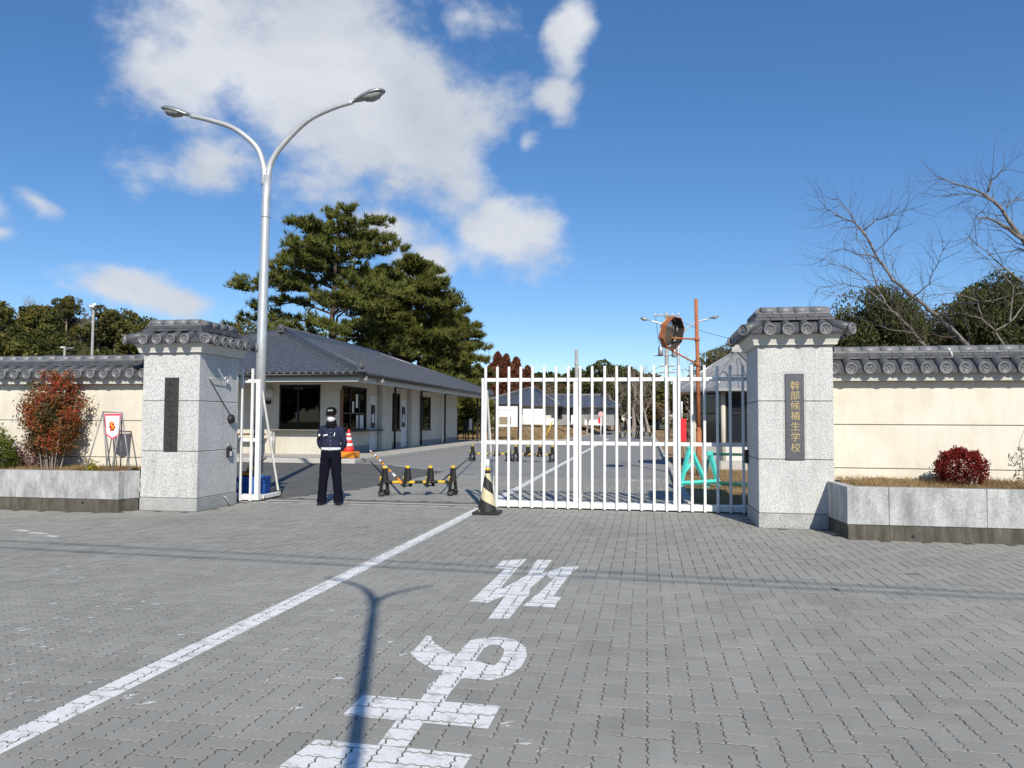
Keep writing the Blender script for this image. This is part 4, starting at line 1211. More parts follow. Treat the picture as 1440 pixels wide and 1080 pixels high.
for (x0_, x1_, y0_, y1_) in ((EX0, EX1, EY0, EY0 + .05), (EX0, EX1, EY1 - .05, EY1), (EX0, EX0 + .05, EY0 + .051, EY1 - .051), (EX1 - .05, EX1, EY0 + .051, EY1 - .051)):
    mb.box(x0_, x1_, y0_, y1_, EZ - .16, EZ - .031, .005)
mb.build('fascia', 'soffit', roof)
mb = MB(); mb.box(EX0 + .15, EX1 - .12, EY0 + .12, EY0 + .20, 2.80, 3.019, .006); mb.box(EX1 - .20, EX1 - .12, EY0 + .202, EY1 - .2, 2.80, 3.019, .006); mb.build('eave_board', 'plaster_white', roof)
# beams under the eave, visible at the corner
for (u_, yy) in ((0, 24.9), (1, 26.6)):
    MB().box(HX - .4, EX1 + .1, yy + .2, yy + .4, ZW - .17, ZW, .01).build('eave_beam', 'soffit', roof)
mb = MB(); mb.tube([(EX1 + .06, EY0 - .06, EZ - .075), (EX1 + .06, EY1, EZ - .075)], .055, 8); mb.tube([(EX0, EY0 - .06, EZ - .075), (EX1 + .06, EY0 - .06, EZ - .075)], .055, 8)
mb.build('gutter', 'frame_dark', roof)
TW, TL = .275, .30
tm = MB(); prof = [(0, .050), (.030, .092), (.062, .088), (.095, .030), (.15, 0), (.22, .004), (.272, .046)]
npf = len(prof)
V = [(x, 0, z + .034) for x, z in prof] + [(x, TL + .03, z) for x, z in prof] + [(x, .002, z - .006) for x, z in prof]
tm.add(V, [(i, i + 1, npf + i + 1, npf + i) for i in range(npf - 1)], True); tm.add([V[i] for i in range(npf)] + [V[2 * npf + i] for i in range(npf)], [(npf + i, npf + i + 1, i + 1, i) for i in range(npf - 1)])
tile_me = tm.mesh('roof_tile'); tile_me.materials.append(M['house_tile'])
tmv = np.array(tm.v); tmf = tm.f
rest_v, rest_f, off = [], [], 0
slots = []
rows = int(HW / math.cos(sl) / TL)
for r in range(rows):
    d = r * TL * math.cos(sl)      # run up from the eave
    z = EZ + r * TL * math.sin(sl)
    for c in range(int((EX1 - EX0) / TW)):
        x = EX0 + .05 + c * TW
        if x < EX0 + d + .0 or x + TW > EX1 - d + .05: continue
        slots.append((Matrix.Translation((x, EY0 + d - .04, z)) @ Matrix.Rotation(sl, 4, 'X'), abs(x + 12) + r * .3))
    for c in range(int((EY1 - EY0) / TW)):
        y = EY0 + .05 + c * TW
        if y < EY0 + d or y + TW > EY1 - d: continue
        slots.append((Matrix.Translation((EX1 - d + .04, y, z)) @ Matrix.Rotation(math.pi / 2, 4, 'Z') @ Matrix.Rotation(sl, 4, 'X'), 8 + (y - EY0) * 1.2 + r * .3))
order = sorted(range(len(slots)), key=lambda i: slots[i][1])
for n_, i in enumerate(order):
    m_ = slots[i][0] @ Matrix.Translation((0, 0, random.uniform(0, .006)))
    if n_ < 300: place(tile_me, 'roof_tile', roof, m_)
    else:
        A = np.array(m_.to_3x3()); P = tmv @ A.T + np.array(m_.translation)
        rest_v.append(P); rest_f.extend([tuple(q + off for q in f) for f in tmf]); off += len(P)
me = bpy.data.meshes.new('roof_tile_field'); me.from_pydata(np.concatenate(rest_v).tolist(), [], rest_f); me.materials.append(M['house_tile'])
me.polygons.foreach_set('use_smooth', [True] * len(me.polygons))
tag(link('roof_tile_field', me, roof), kind='stuff')
# eave end tiles: little round faces along both eaves
ed = MB(); ed.lathe([(.062, 0), (.062, .04), (.045, .05), (.04, .042), (0, .042)], 12); ed_me = ed.mesh('eave_end_tile'); ed_me.materials.append(M['house_tile'])
for c in range(18, int((EX1 - EX0) / TW)):
    place(ed_me, 'eave_end_tile', roof, Matrix.Translation((EX0 + .09 + c * TW, EY0 - .045, EZ + .02)) @ TO_FRONT)
for c in range(int((EY1 - EY0) / TW)):
    place(ed_me, 'eave_end_tile', roof, Matrix.Translation((EX1 + .045, EY0 + .09 + c * TW, EZ + .02)) @ Matrix.Rotation(math.pi / 2, 4, 'Y'))
# hips and ridge
def ridge(p, q, name, r=.10):
    mb = MB(); p, q = Vector(p), Vector(q); d = q - p
    side = Vector((d.y, -d.x, 0)).normalized()
    for k, (w, z0, z1) in enumerate(((.17, -.02, .09), (.14, .09, .15), (.11, .15, .20))):
        V = [p + side * s * w + Vector((0, 0, z)) for z in (z0, z1) for s in (-1, 1)] + [q + side * s * w + Vector((0, 0, z)) for z in (z0, z1) for s in (-1, 1)]
        mb.add(V, [(0, 1, 3, 2), (4, 6, 7, 5), (2, 3, 7, 6), (0, 2, 6, 4), (1, 5, 7, 3)])
    mb.tube([p + Vector((0, 0, .20)), q + Vector((0, 0, .20))], .085, 10)
    return mb.build(name, 'house_tile', roof)
ridge((EX1 + .02, EY0 - .02, EZ), (XC, RY0, RZ), 'hip_ridge'); ridge((EX0 - .02, EY0 - .02, EZ), (XC, RY0, RZ), 'hip_ridge'); ridge((EX1, EY1, EZ), (XC, RY1, RZ), 'hip_ridge')
ridge((XC, RY0 - .3, RZ + .06), (XC, RY1, RZ + .06), 'main_ridge')
for (x, y, z, a_) in ((XC, RY0 - .34, RZ + .05, 0), (EX1 + .05, EY0 - .05, EZ + .03, RAD(45))):
    mb = MB(); mb.prism([(-.14, 0), (.14, 0), (.15, .18), (.12, .29), (.05, .35), (-.05, .35), (-.12, .29), (-.15, .18)], 'y', -.06, .06)
    mb.lathe([(.09, 0), (.09, .03), (.06, .045), (0, .045)], 14, Matrix.Translation((0, -.06, .19)) @ TO_FRONT)
    mb.v = [tuple(Matrix.Translation((x, y, z)) @ Matrix.Rotation(a_, 4, 'Z') @ Vector(q)) for q in mb.v]
    mb.build('ridge_end_tile', 'tile', roof)
# black rainwater pipes along the soffit and down the wall
for u_ in (546.5, 584.5, 618.5):
    y = Yat(u_); yb_ = y + 2.2
    MB().tube([(EX1 - .02, yb_ + 1.2, EZ - .12), (HX + .35, y + .3, ZW - .06), (HX + .30, y, ZW - .1), (HX + .30, y, .18)], .05, 8).build('downpipe', 'frame_dark', gh)

# bench left of the counter, and the traffic cone on its orange base
bn = empty('bench', (-14.9, 26.85, .15), 'low wooden bench against the guardhouse front, seen through the open gate leaf', 'bench')
MB().box(-15.6, -14.35, 26.65, 27.05, .87, .93, .008).build('seat', 'wood_brown', bn)
for x in (-15.5, -14.45): MB().box(x - .03, x + .03, 26.7, 27.0, .15, .868, .006).build('leg', 'steel_dark', bn)
cn = empty('traffic_cone', (-10.17, 25.0, .15), 'red traffic cone with white bands on an orange base by the guardhouse', 'traffic cone')
MB().box(-10.48, -9.86, 24.72, 25.28, .152, .37, .02).build('weight_base', 'orange', cn)
prof = [(.175, .39), (.135, .56), (.125, .60), (.112, .66), (.098, .72), (.085, .78), (.072, .84), (.060, .90), (.045, .97), (.032, 1.06)]
segs = [('cone_red', .37, .56), ('cone_white', .56, .66), ('cone_red', .66, .76), ('cone_white', .76, .86), ('cone_red', .86, .93), ('cone_white', .93, 1.0), ('cone_red', 1.0, 1.14)]
for (m_, z0, z1) in segs:
    r_ = lambda z: .20 - (z - .37) * .215
    MB().lathe([(r_(z0), z0), (r_(z1), z1)], 18, Matrix.Translation((-10.17, 25.0, 0))).build('cone_band', m_, cn)

# ------------------------------------------------------------------ double street lamps
def street_lamp(base, label, group, arms=True):
    L = empty('street_lamp', base, label, 'street lamp', group)
    bx, by, bz = base
    def P(x, z, y=0): return Vector((bx + x, by + y, bz + z))
    MB().tube([P(-.0, 0), P(0, .35)], [.135, .135], 20).build('pole_base', 'galvanised', L)
    MB().tube([P(0, .35), P(.03, 3.2), P(.06, 6.0), P(.08, 6.55)], [.105, .098, .088, .082], 20).build('pole', 'galvanised', L)
    MB().tube([P(.058, 5.66), P(.059, 5.70)], [.094, .094], 20).build('pole_collar', 'galvanised', L)
    def smooth(pts, n=24):
        out = []
        for i in range(len(pts) - 1):
            p0_, p1_, p2_, p3_ = pts[max(i - 1, 0)], pts[i], pts[i + 1], pts[min(i + 2, len(pts) - 1)]
            for s in np.linspace(0, 1, n // (len(pts) - 1) + 2)[:-1]:
                out.append(.5 * ((2 * p1_) + (p2_ - p0_) * s + (2 * p0_ - 5 * p1_ + 4 * p2_ - p3_) * s * s + (3 * p1_ - p0_ - 3 * p2_ + p3_) * s ** 3))
        out.append(pts[-1]); return out
    left = [P(.02, 6.35), P(-.01, 6.75), P(-.19, 7.18), P(-.69, 7.59), P(-1.26, 7.81), P(-1.71, 7.93)]
    right = [P(.09, 6.45), P(.15, 6.80), P(.38, 7.15), P(.92, 7.64), P(1.46, 7.87), P(1.93, 7.98)]
    for (pts, s) in ((left, -1), (right, 1)):
        pp = smooth(pts); MB().tube(pp, [.068 - .022 * i / len(pp) for i in range(len(pp))], 14).build('arm', 'galvanised', L)
        e = pts[-1]; d = (pts[-1] - pts[-2]).normalized()
        head = MB()
        # cobra-head shell: ellipse sections swept along the arm direction
        V = []; n = 16; sec = [(0, .05, .05, 0), (.10, .075, .065, .0), (.24, .13, .085, .01), (.42, .165, .10, .015), (.58, .15, .085, .02), (.68, .09, .055, .02), (.715, .03, .02, .018)]
        up_ = Vector((0, 0, 1)); up_ = (up_ - d * up_.dot(d)).normalized(); sd = d.cross(up_)
        for (t_, w, h_, o_) in sec:
            for k in range(n):
                a_ = 2 * math.pi * k / n; zz = math.sin(a_) * h_
                if zz < 0: zz *= .25
                V.append(e + d * t_ + sd * math.cos(a_) * w + up_ * (zz + o_))
        head.add(V, [(i * n + k, i * n + (k + 1) % n, (i + 1) * n + (k + 1) % n, (i + 1) * n + k) for i in range(len(sec) - 1) for k in range(n)], True)
        head.f.append(tuple(range(n))); head.sm.append(False); head.f.append(tuple(len(head.v) - n + k for k in range(n))); head.sm.append(False)
        h_o = head.build('lamp_head', 'lamp_shell', L)
        bowl = MB(); V = []; sec = [(.20, .02, .0), (.26, .115, .05), (.40, .145, .10), (.54, .125, .085), (.62, .07, .03), (.64, .02, .0)]
        for (t_, w, dp) in sec:
            for k in range(9):
                a_ = math.pi * k / 8; V.append(e + d * t_ + sd * math.cos(a_) * w - up_ * (math.sin(a_) * dp + .008))
        bowl.add(V, [(i * 9 + k, i * 9 + k + 1, (i + 1) * 9 + k + 1, (i + 1) * 9 + k) for i in range(len(sec) - 1) for k in range(8)], True)
        bowl.build('lens', 'lamp_lens', h_o)
    return L


street_lamp((-7.82, 14.43, 0), 'tall silver double-arm street lamp behind the open gate leaf', 'double street lamps')
street_lamp((2.0, 50.0, .05), 'distant silver double-arm street lamp behind the convex mirror', 'double street lamps')
# a slim cable pole behind the viewer throws its shadow over the forecourt, with the overhead cables
tp = gr(529, 820)
cpx, cpy = .21, -1.0
ph_ = math.hypot(tp.x - cpx, tp.y - cpy) * math.tan(RAD(SUN_EL))
SUN_AZ_T = math.degrees(math.atan2(-(tp.x - cpx), tp.y - cpy))
cpole = empty('cable_pole', (cpx, cpy, 0), 'slim steel cable pole standing behind the viewer, seen only by its shadow', 'pole')
def shadow_of(u, v, h): k = h / math.tan(RAD(SUN_EL)); g_ = gr(u, v); return Vector((g_.x + math.sin(RAD(SUN_AZ)) * k, g_.y - math.cos(RAD(SUN_AZ)) * k, h))
topp = shadow_of(529, 820, ph_)
fork = shadow_of(526, 850, ph_ * .90)
MB().tube([(topp.x, topp.y, 0), fork], [.046, .038], 14).build('pole', 'galvanised', cpole)
MB().tube([fork, shadow_of(521, 836, ph_ * .95), shadow_of(510, 826, ph_ * .98), shadow_of(488, 818, ph_ * 1.0), shadow_of(460, 812, ph_ * 1.0)], [.044, .038, .028, .020, .016], 8).build('arm', 'galvanised', cpole)
MB().tube([fork, shadow_of(532, 843, ph_ * .93), shadow_of(548, 836, ph_ * .96), shadow_of(575, 829, ph_ * .99), shadow_of(608, 823, ph_ * 1.0)], [.040, .030, .022, .018, .015], 8).build('arm', 'galvanised', cpole)

def wire(sh_a, sh_b, h, label, r=.013):
    """overhead cable whose shadow falls along sh_a - sh_b"""
    k = h / math.tan(RAD(SUN_EL)); off = Vector((math.sin(RAD(SUN_AZ)) * k, -math.cos(RAD(SUN_AZ)) * k, h))
    a_, b2 = Vector((*sh_a[:2], 0)), Vector((*sh_b[:2], 0)); d = b2 - a_
    pts = [a_ + d * s + off for s in np.linspace(-.6, 1.6, 10)]
    mb = MB(); mb.tube(pts, r, 6)
    tag(mb.build('overhead_cable', 'black_metal'), label, 'cable', 'overhead cables')


wire(gr(0, 760), gr(1440, 836), ph_ + .4, 'upper of two overhead cables crossing the forecourt, seen by its shadow')
wire(gr(0, 770), gr(1440, 843), ph_, 'lower of two overhead cables crossing the forecourt, seen by its shadow')


# ------------------------------------------------------------------ striped cone at the gate edge
sc_ = empty('traffic_cone', (-2.50, 11.93, 0), 'yellow and black striped traffic cone with square black foot at the gate edge', 'traffic cone')
MB().box(-2.71, -2.29, 11.73, 12.13, .001, .045, .012).build('foot', 'cone_black', sc_)
H_ = .70; r_b, r_t = .150, .032
def helix(mat, ph, nturn=1.0):
    V, F, n = [], [], 40
    for i in range(n + 1):
        for k in range(13):
            s = i / n; z = .047 + s * .60
            a_ = ph + s * 2 * math.pi * nturn + math.pi * k / 12
            rr = r_b + (r_t - r_b) * ((z - .047) / (H_ - .047))
            V.append((-2.50 + rr * math.cos(a_), 11.93 + rr * math.sin(a_), z))
    for i in range(n):
        for k in range(12): F.append((i * 13 + k, i * 13 + k + 1, (i + 1) * 13 + k + 1, (i + 1) * 13 + k))
    mb = MB(); mb.add(V, F, True); mb.build('spiral_band', mat, sc_)
helix('cone_pale', 1.0, -1.6); helix('cone_black', 1.0 + math.pi, -1.6)
MB().lathe([(.046, .645), (.044, .69)], 16, Matrix.Translation((-2.5, 11.93, 0))).build('neck_ring', 'cone_black', sc_)
MB().lathe([(.040, .69), (.036, .73)], 16, Matrix.Translation((-2.5, 11.93, 0))).build('yellow_ring', 'yellow', sc_)
MB().lathe([(.034, .73), (.026, .86), (.0, .87)], 16, Matrix.Translation((-2.5, 11.93, 0))).build('tip', 'cone_white', sc_)


# ------------------------------------------------------------------ wheeled barriers
def barrier_proto():
    B = empty('road_barrier', (0, 0, 0), local=True)
    sp, n = .445, 4
    x0 = -(n - 1) * sp / 2
    def put(mb, name, mat): return mb.build(name, mat, B)
    mb = MB(); L = (n - 1) * sp
    k = 0; x = x0
    while x < x0 + L - 1e-6:
        w = .145 if k % 2 else .15
        e = min(x + w, x0 + L); put(MB().tube([(x, 0, .270), (e, 0, .270)], .030, 10), 'bar_section', 'yellow' if k % 2 else 'barrier_black'); x = e; k += 1
    for i in range(n):
        cx = x0 + i * sp; zb = .02 if i in (0, n - 1) else .10
        fr = MB()
        for s in (-1, 1):
            fr.tube([(cx + s * .022, s * .02, .54), (cx + s * .065, s * .10, zb + .08)], [.030, .034], 4, True, False)
        fr.tube([(cx - .065, -.10, zb + .10), (cx + .065, .10, zb + .10)], .014, 6)
        fr.prism([(cx - .045, .27), (cx + .045, .27), (cx + .024, .53), (cx - .024, .53)], 'y', -.028, .028)
        f = put(fr, 'trestle', 'barrier_black')
        f2 = MB(); f2.box(cx - .032, cx + .032, -.03, .03, .535, .585, .008); f2.tube([(cx - .045, 0, .575), (cx + .045, 0, .575)], .016, 8); f2.build('cap', 'yellow', f)
        f3 = MB(); f3.box(cx - .085, cx - .025, -.062, -.040, .27, .39, .008); f3.build('reflector', 'yellow', f)
        f4 = MB(); f4.box(cx - .13, cx - .05, -.055, -.02, .20, .24, .006); f4.build('latch', 'barrier_black', f)
        if i in (0, n - 1):
            for s in (-1, 1):
                w = MB(); w.lathe([(.03, -.018), (.062, -.016), (.066, 0), (.062, .016), (.03, .018)], 16, Matrix.Translation((cx + s * .05, s * .085, .067)) @ Matrix.Rotation(math.pi / 2, 4, 'X') @ Matrix.Rotation(.5 * s, 4, 'X'))
                w.build('wheel', 'cone_black', f)
    return B


bp_ = barrier_proto()
G_B = 'black and yellow wheeled barriers across the road'
spots = [((-4.40, 14.42), 18.0, 'black and yellow wheeled trestle barrier nearest the gate, right of the guard'),
         ((-5.55, 27.0), 4.0, 'black and yellow wheeled trestle barrier halfway down the road, beside the guardhouse kerb'),
         ((-3.95, 26.9), -4.0, 'black and yellow wheeled trestle barrier halfway down the road, away from the guardhouse kerb'),
         ((-1.45, 62.5), 2.0, 'far black and yellow trestle barrier touching the white centre line'),
         ((.05, 63.0), 2.0, 'far black and yellow trestle barrier ending at the road kerb')]
for i, (p, a_, lab) in enumerate(spots):
    o = bp_ if i == 0 else copy_tree(bp_)
    o.location = (p[0], p[1], 0); o.rotation_euler.z = RAD(a_); tag(o, lab, 'barrier', G_B)
mb_root = empty('tow_pole', (-4.75, 14.35, .33), 'striped orange and white pole running from the nearest barrier to the guardhouse', 'pole')
pa, pb = Vector((-4.72, 14.28, .27)), Vector((-9.45, 25.15, .42))
for k in range(10):
    MB().tube([pa + (pb - pa) * (k / 10), pa + (pb - pa) * ((k + 1) / 10)], .028, 8).build('pole_section', 'orange' if k % 2 == 0 else 'cone_white', mb_root)
mb = MB(); mb.tube([(-3.98, 14.55, .28), (-6.1, 26.9, .30)], .016, 6); tag(mb.build('tow_rod', 'black_metal'), 'thin dark rod running from the nearest barrier to the one behind', 'rod')

# ------------------------------------------------------------------ crate behind the open gate leaf
cr_ = empty('crate', (-7.6, 13.95, 0), 'blue plastic crate standing behind the open gate leaf', 'crate')
x0, x1, y0, y1, zt = -7.90, -7.36, 13.72, 14.10, .36
MB().box(x0, x1, y0, y0 + .03, .05, zt, .006).build('side', 'crate_blue', cr_); MB().box(x0, x1, y1 - .03, y1, .05, zt, .006).build('side', 'crate_blue', cr_)
MB().box(x0, x0 + .03, y0 + .032, y1 - .032, .05, zt, .006).build('side', 'crate_blue', cr_); MB().box(x1 - .03, x1, y0 + .032, y1 - .032, .05, zt, .006).build('side', 'crate_blue', cr_)
MB().box(x0, x1, y0, y1, .012, .048, .006).build('bottom', 'crate_blue', cr_)
mb = MB()
for z in (.26, .33): mb.box(x0 - .015, x1 + .015, y0 - .016, y0 - .001, z, z + .03, .004); mb.box(x1 + .001, x1 + .016, y0, y1, z, z + .03, .004)
for x in np.linspace(x0 + .05, x1 - .05, 5): mb.box(x - .01, x + .01, y0 - .012, y0 - .001, .05, .255, .003)
mb.build('rib', 'crate_blue', cr_)
MB().box(-7.86, -7.76, y0 - .022, y0 - .0165, .14, .26, .002).build('label_patch', 'cloth_white', cr_)
tl = empty('machine', (-7.71, 14.0, .4), 'small yellow and black machine with a long handle lying in the blue crate', 'tool')
MB().box(-7.84, -7.56, 13.78, 14.0, .28, .46, .03).build('housing', 'barrier_black', tl); MB().lathe([(.07, 0), (.08, .06), (.05, .11), (0, .12)], 14, Matrix.Translation((-7.72, 13.96, .455))).build('cap', 'yellow', tl)
MB().box(-7.80, -7.62, 13.765, 13.778, .39, .45, .004).build('panel', 'orange', tl)
MB().tube([(-7.66, 14.02, .5), (-7.54, 14.05, .66), (-7.46, 14.1, .72)], .014, 8).build('handle', 'barrier_black', tl)

# ------------------------------------------------------------------ convex mirror on a rusty post
mp_ = empty('mirror_post', (1.36, 20.54, .06), 'rusty orange post carrying an octagonal convex traffic mirror', 'mirror post')
MB().tube([(1.36, 20.54, .02), (1.36, 20.54, 1.25)], .072, 16).build('sleeve', 'rust_orange', mp_)
MB().tube([(1.36, 20.54, 1.25), (1.345, 20.54, 3.0), (1.31, 20.54, 4.72)], [.052, .050, .048], 16).build('post', 'rust_orange', mp_)
for z in (1.22, 2.93, 3.60): MB().tube([(1.36 - z * .008, 20.54, z), (1.36 - z * .008, 20.54, z + .10)], .068, 16).build('clamp', 'rust_orange', mp_)
mc = at(944, 468, 20.25); ax = Vector((.80, -.56, -.22)).normalized()
s1 = ax.cross(Vector((0, 0, 1))).normalized(); s2 = s1.cross(ax)
def ring(r, d_, n=8, ph=math.pi / 8): return [mc + ax * d_ + (s1 * math.cos(ph + 2 * math.pi * k / n) + s2 * math.sin(ph + 2 * math.pi * k / n)) * r for k in range(n)]
mb = MB(); A_, B_, C_, D_ = ring(.43, -.10), ring(.47, .10), ring(.445, .10), ring(.405, -.08)
mb.add(A_ + B_, [(k, (k + 1) % 8, 8 + (k + 1) % 8, 8 + k) for k in range(8)]); mb.add(B_ + C_, [(k, (k + 1) % 8, 8 + (k + 1) % 8, 8 + k) for k in range(8)])
mb.f.append(tuple(range(7, -1, -1))); mb.sm.append(False)
hood = mb.build('hood', 'rust_orange', mp_)
mb = MB(); mb.add(C_ + D_, [(k, (k + 1) % 8, 8 + (k + 1) % 8, 8 + k) for k in range(8)]); mb.build('hood_lining', 'hood_inside', hood)
mt = Matrix.Identity(4)
for i in range(3): mt[i][0], mt[i][1], mt[i][2], mt[i][3] = s1[i], s2[i], ax[i], (mc - ax * .085)[i]
MB().lathe([(.385, .0), (.385, .010), (.30, .040), (.2, .060), (.1, .071), (0, .075)], 32, mt).build('mirror', 'mirror_glass', hood)
MB().lathe([(.41, -.01), (.41, .016), (.386, .018), (.386, .012)], 32, mt).build('mirror_rim', 'mirror_edge', hood)
bk = mc - ax * .14
MB().tube([bk + s2 * -.15, Vector((1.33, 20.5, 3.65))], .026, 8).build('bracket', 'rust_orange', mp_); MB().tube([bk + s2 * -.38, Vector((1.335, 20.5, 2.98))], .024, 8).build('bracket', 'rust_orange', mp_)

# ------------------------------------------------------------------ teal trestle barricade with green pipes
tb = empty('barricade', (1.1, 16.9, .06), 'teal metal trestle barricade with dark green pipes behind the closed gate', 'barricade')
def leg(p, q, r=.032): MB().tube([p, q], r, 4, True, False).build('leg', 'teal', tb)
T1 = Vector((.93, 16.95, .92)); leg(T1, (.70, 16.62, .06), .05); leg(T1, (1.30, 16.9, .06), .055); leg(T1, (.72, 17.4, .06), .045); leg((.82, 16.78, .40), (1.0, 16.9, .62), .045)
MB().tube([(.72, 16.64, .16), (1.52, 16.86, .20)], .05, 4, True, False).build('brace', 'teal', tb); MB().tube([(.72, 16.64, .16), (.76, 17.35, .16)], .03, 4, True, False).build('brace', 'teal', tb)
T2 = Vector((1.36, 17.0, .80)); leg(T2, (1.53, 16.85, .10), .055); leg(T2, (1.24, 17.45, .06)); 
MB().box(.87, 1.0, 16.88, 17.02, .88, 1.02, .01).build('pipe_clamp', 'teal', tb); MB().box(1.29, 1.42, 16.93, 17.06, .74, .84, .01).build('pipe_clamp', 'teal', tb)
MB().tube([(1.34, 17.0, .78), (3.2, 17.05, .76)], .03, 10).build('pipe', 'pipe_green', tb); MB().tube([(1.5, 16.86, .16), (3.2, 16.8, .10)], .042, 10).build('pipe', 'pipe_green', tb)
for (x, y) in ((2.05, 17.6), (2.35, 17.7)):
    mb = MB(); mb.lathe([(.10, 0), (.12, .06), (.08, .12), (0, .14)], 9, Matrix.Translation((x, y, .06)) @ Matrix.Diagonal((1.3, .9, .8, 1))); 
    tag(mb.build('field_stone', 'concrete_base'), 'brown stone lying in the dry grass behind the barricade, %s' % ('nearer the mirror post' if x < 2.2 else 'nearer the gate pillar'), 'stone', 'stones behind the barricade')

# ------------------------------------------------------------------ eight-sided sentry hut
hc = Vector((2.85, 25.0, 0)); hut = empty('sentry_hut', (2.85, 25.0, .06), 'eight-sided sentry hut with ribbed metal roof behind the closed gate', 'hut')
def octa(r, z, ph=math.pi / 8): return [hc + Vector((r * math.cos(ph + k * math.pi / 4), r * math.sin(ph + k * math.pi / 4), z)) for k in range(8)]
mb = MB(); mb.add(octa(1.75, .0) + octa(1.75, .30), [(k, (k + 1) % 8, 8 + (k + 1) % 8, 8 + k) for k in range(8)] + [tuple(range(8, 16))]); mb.build('step', 'concrete', hut)
lo, hi = octa(1.48, .301), octa(1.48, 2.42)
for k in range(8):
    a_, b2 = lo[k], lo[(k + 1) % 8]; d = (b2 - a_); L = d.length; nrm = Vector((d.y, -d.x, 0)).normalized()
    m = Matrix.Translation(a_) @ Matrix.Rotation(math.atan2(d.y, d.x), 4, 'Z')
    sill = .52
    MB().box(.05, L - .05, -.0, .09, 0, sill, .005, m).build('wall_panel', 'plaster_white', hut)
    w = MB(); w.box(.06, L - .06, .01, .08, sill + .002, sill + .06, .004, m); w.box(.06, L - .06, .01, .08, 2.0, 2.06, .004, m); w.box(.06, .11, .01, .08, sill + .06, 2.0, .004, m); w.box(L - .11, L - .06, .01, .08, sill + .06, 2.0, .004, m); w.box(.11, L - .11, .012, .078, 1.40, 1.44, .003, m)
    f = w.build('window', 'frame_dark', hut); MB().box(.10, L - .10, .04, .046, sill + .05, 2.01, 0, m).build('pane', 'glass_dark', f)
    MB().tube([a_ + Vector((0, 0, 0)), hi[k]], .075, 6).build('corner_post', 'house_wall', hut)
mb = MB(); mb.add(octa(1.55, 2.06 + .30) + octa(1.55, 2.44), [(k, (k + 1) % 8, 8 + (k + 1) % 8, 8 + k) for k in range(8)]); mb.build('frieze', 'soffit', hut)
ap = hc + Vector((0, 0, 3.72)); ev = octa(2.16, 2.46); ev2 = octa(2.16, 2.38)
mb = MB(); mb.add(ev + [ap], [(k, (k + 1) % 8, 8) for k in range(8)]); mb.add(ev2 + ev, [(k, (k + 1) % 8, 8 + (k + 1) % 8, 8 + k) for k in range(8)]); mb.f.append(tuple(len(mb.v) - 16 + k for k in range(7, -1, -1))); mb.sm.append(False)
hr = mb.build('roof', 'roof_metal', hut)
for k in range(8):
    MB().tube([ev[k] + Vector((0, 0, .03)), ap + Vector((0, 0, .02))], [.055, .045], 6).build('hip_ridge', 'roof_metal', hr)
    for s in (.2, .4, .6, .8):
        e0 = ev[k] + (ev[(k + 1) % 8] - ev[k]) * s; f_ = 1 - abs(s - .5) * 2
        top_ = e0 + (ap - e0) * (.30 + .62 * f_)
        MB().tube([e0 + Vector((0, 0, .02)), top_ + Vector((0, 0, .02))], .024, 4, True, False).build('seam', 'roof_metal', hr)
MB().box(2.68, 3.02, 24.83, 25.17, 3.66, 3.95, .02).build('finial', 'concrete', hr)

# ------------------------------------------------------------------ far building, sign board, fence, poles
fz = 1.25
fh = empty('far_house', (-11, 79, fz), 'low white hall with wide grey hipped roof behind the sign board', 'building')
def FX(u, y): return at(u, 590, y).x
Yf = 76.0; xa, xb = FX(690, Yf), FX(830, Yf) + 3
MB().box(xa, FX(775, Yf), Yf, Yf + 8, fz - .3, 3.05, .01).build('wall_panel', 'plaster_white', fh)
MB().box(FX(775, Yf) + .02, FX(862, Yf), Yf + 3, Yf + 10, fz - .3, 3.0, .01).build('wall_panel', 'house_plinth', fh)
z1 = at(700, 570, Yf - 1).z
def hip(x0, x1, y0, y1, z0, zr, rx0, rx1, name):
    mb = MB(); ym = (y0 + y1) / 2
    V = [(x0, y0, z0), (x1, y0, z0), (x1, y1, z0), (x0, y1, z0), (rx0, ym, zr), (rx1, ym, zr)]
    mb.add(V + [(x, y, z - .15) for x, y, z in V[:4]], [(0, 1, 5, 4), (1, 2, 5), (2, 3, 4, 5), (3, 0, 4), (6, 7, 1, 0), (7, 8, 2, 1), (8, 9, 3, 2), (9, 6, 0, 3), (9, 8, 7, 6)])
    r_ = mb.build('roof', 'house_tile', fh)
    MB().tube([(rx0, ym, zr + .05), (rx1, ym, zr + .05)], .13, 8).build('main_ridge', 'tile_pale', r_)
    for (c_, e_) in ((0, 4), (1, 5)): MB().tube([Vector(V[c_]) + Vector((0, 0, .05)), Vector(V[e_]) + Vector((0, 0, .05))], .11, 8).build('hip_ridge', 'tile_pale', r_)
    for i in range(int((x1 - x0) / .9)):    # tile courses show as ribs running up the slope
        x = x0 + .45 + i * .9; tx = min(max(x, rx0), rx1); s = min(1, .98)
        MB().tube([(x, y0 + .02, z0 + .04), (x + (tx - x) * s, y0 + (ym - y0) * s, z0 + (zr - z0) * s + .04)], .035, 4, False).build('tile_rib', 'house_tile', r_)
hip(FX(668, Yf), FX(789, Yf), Yf - 1.2, Yf + 9.5, 3.0, at(746, 546, Yf + 4).z, FX(742, Yf + 4), FX(752, Yf + 4), 'a')
hip(FX(756, Yf + 3), FX(872, Yf + 3), Yf + 2, Yf + 12, 2.95, at(790, 556, Yf + 7).z, FX(772, Yf + 7), FX(845, Yf + 7), 'b')
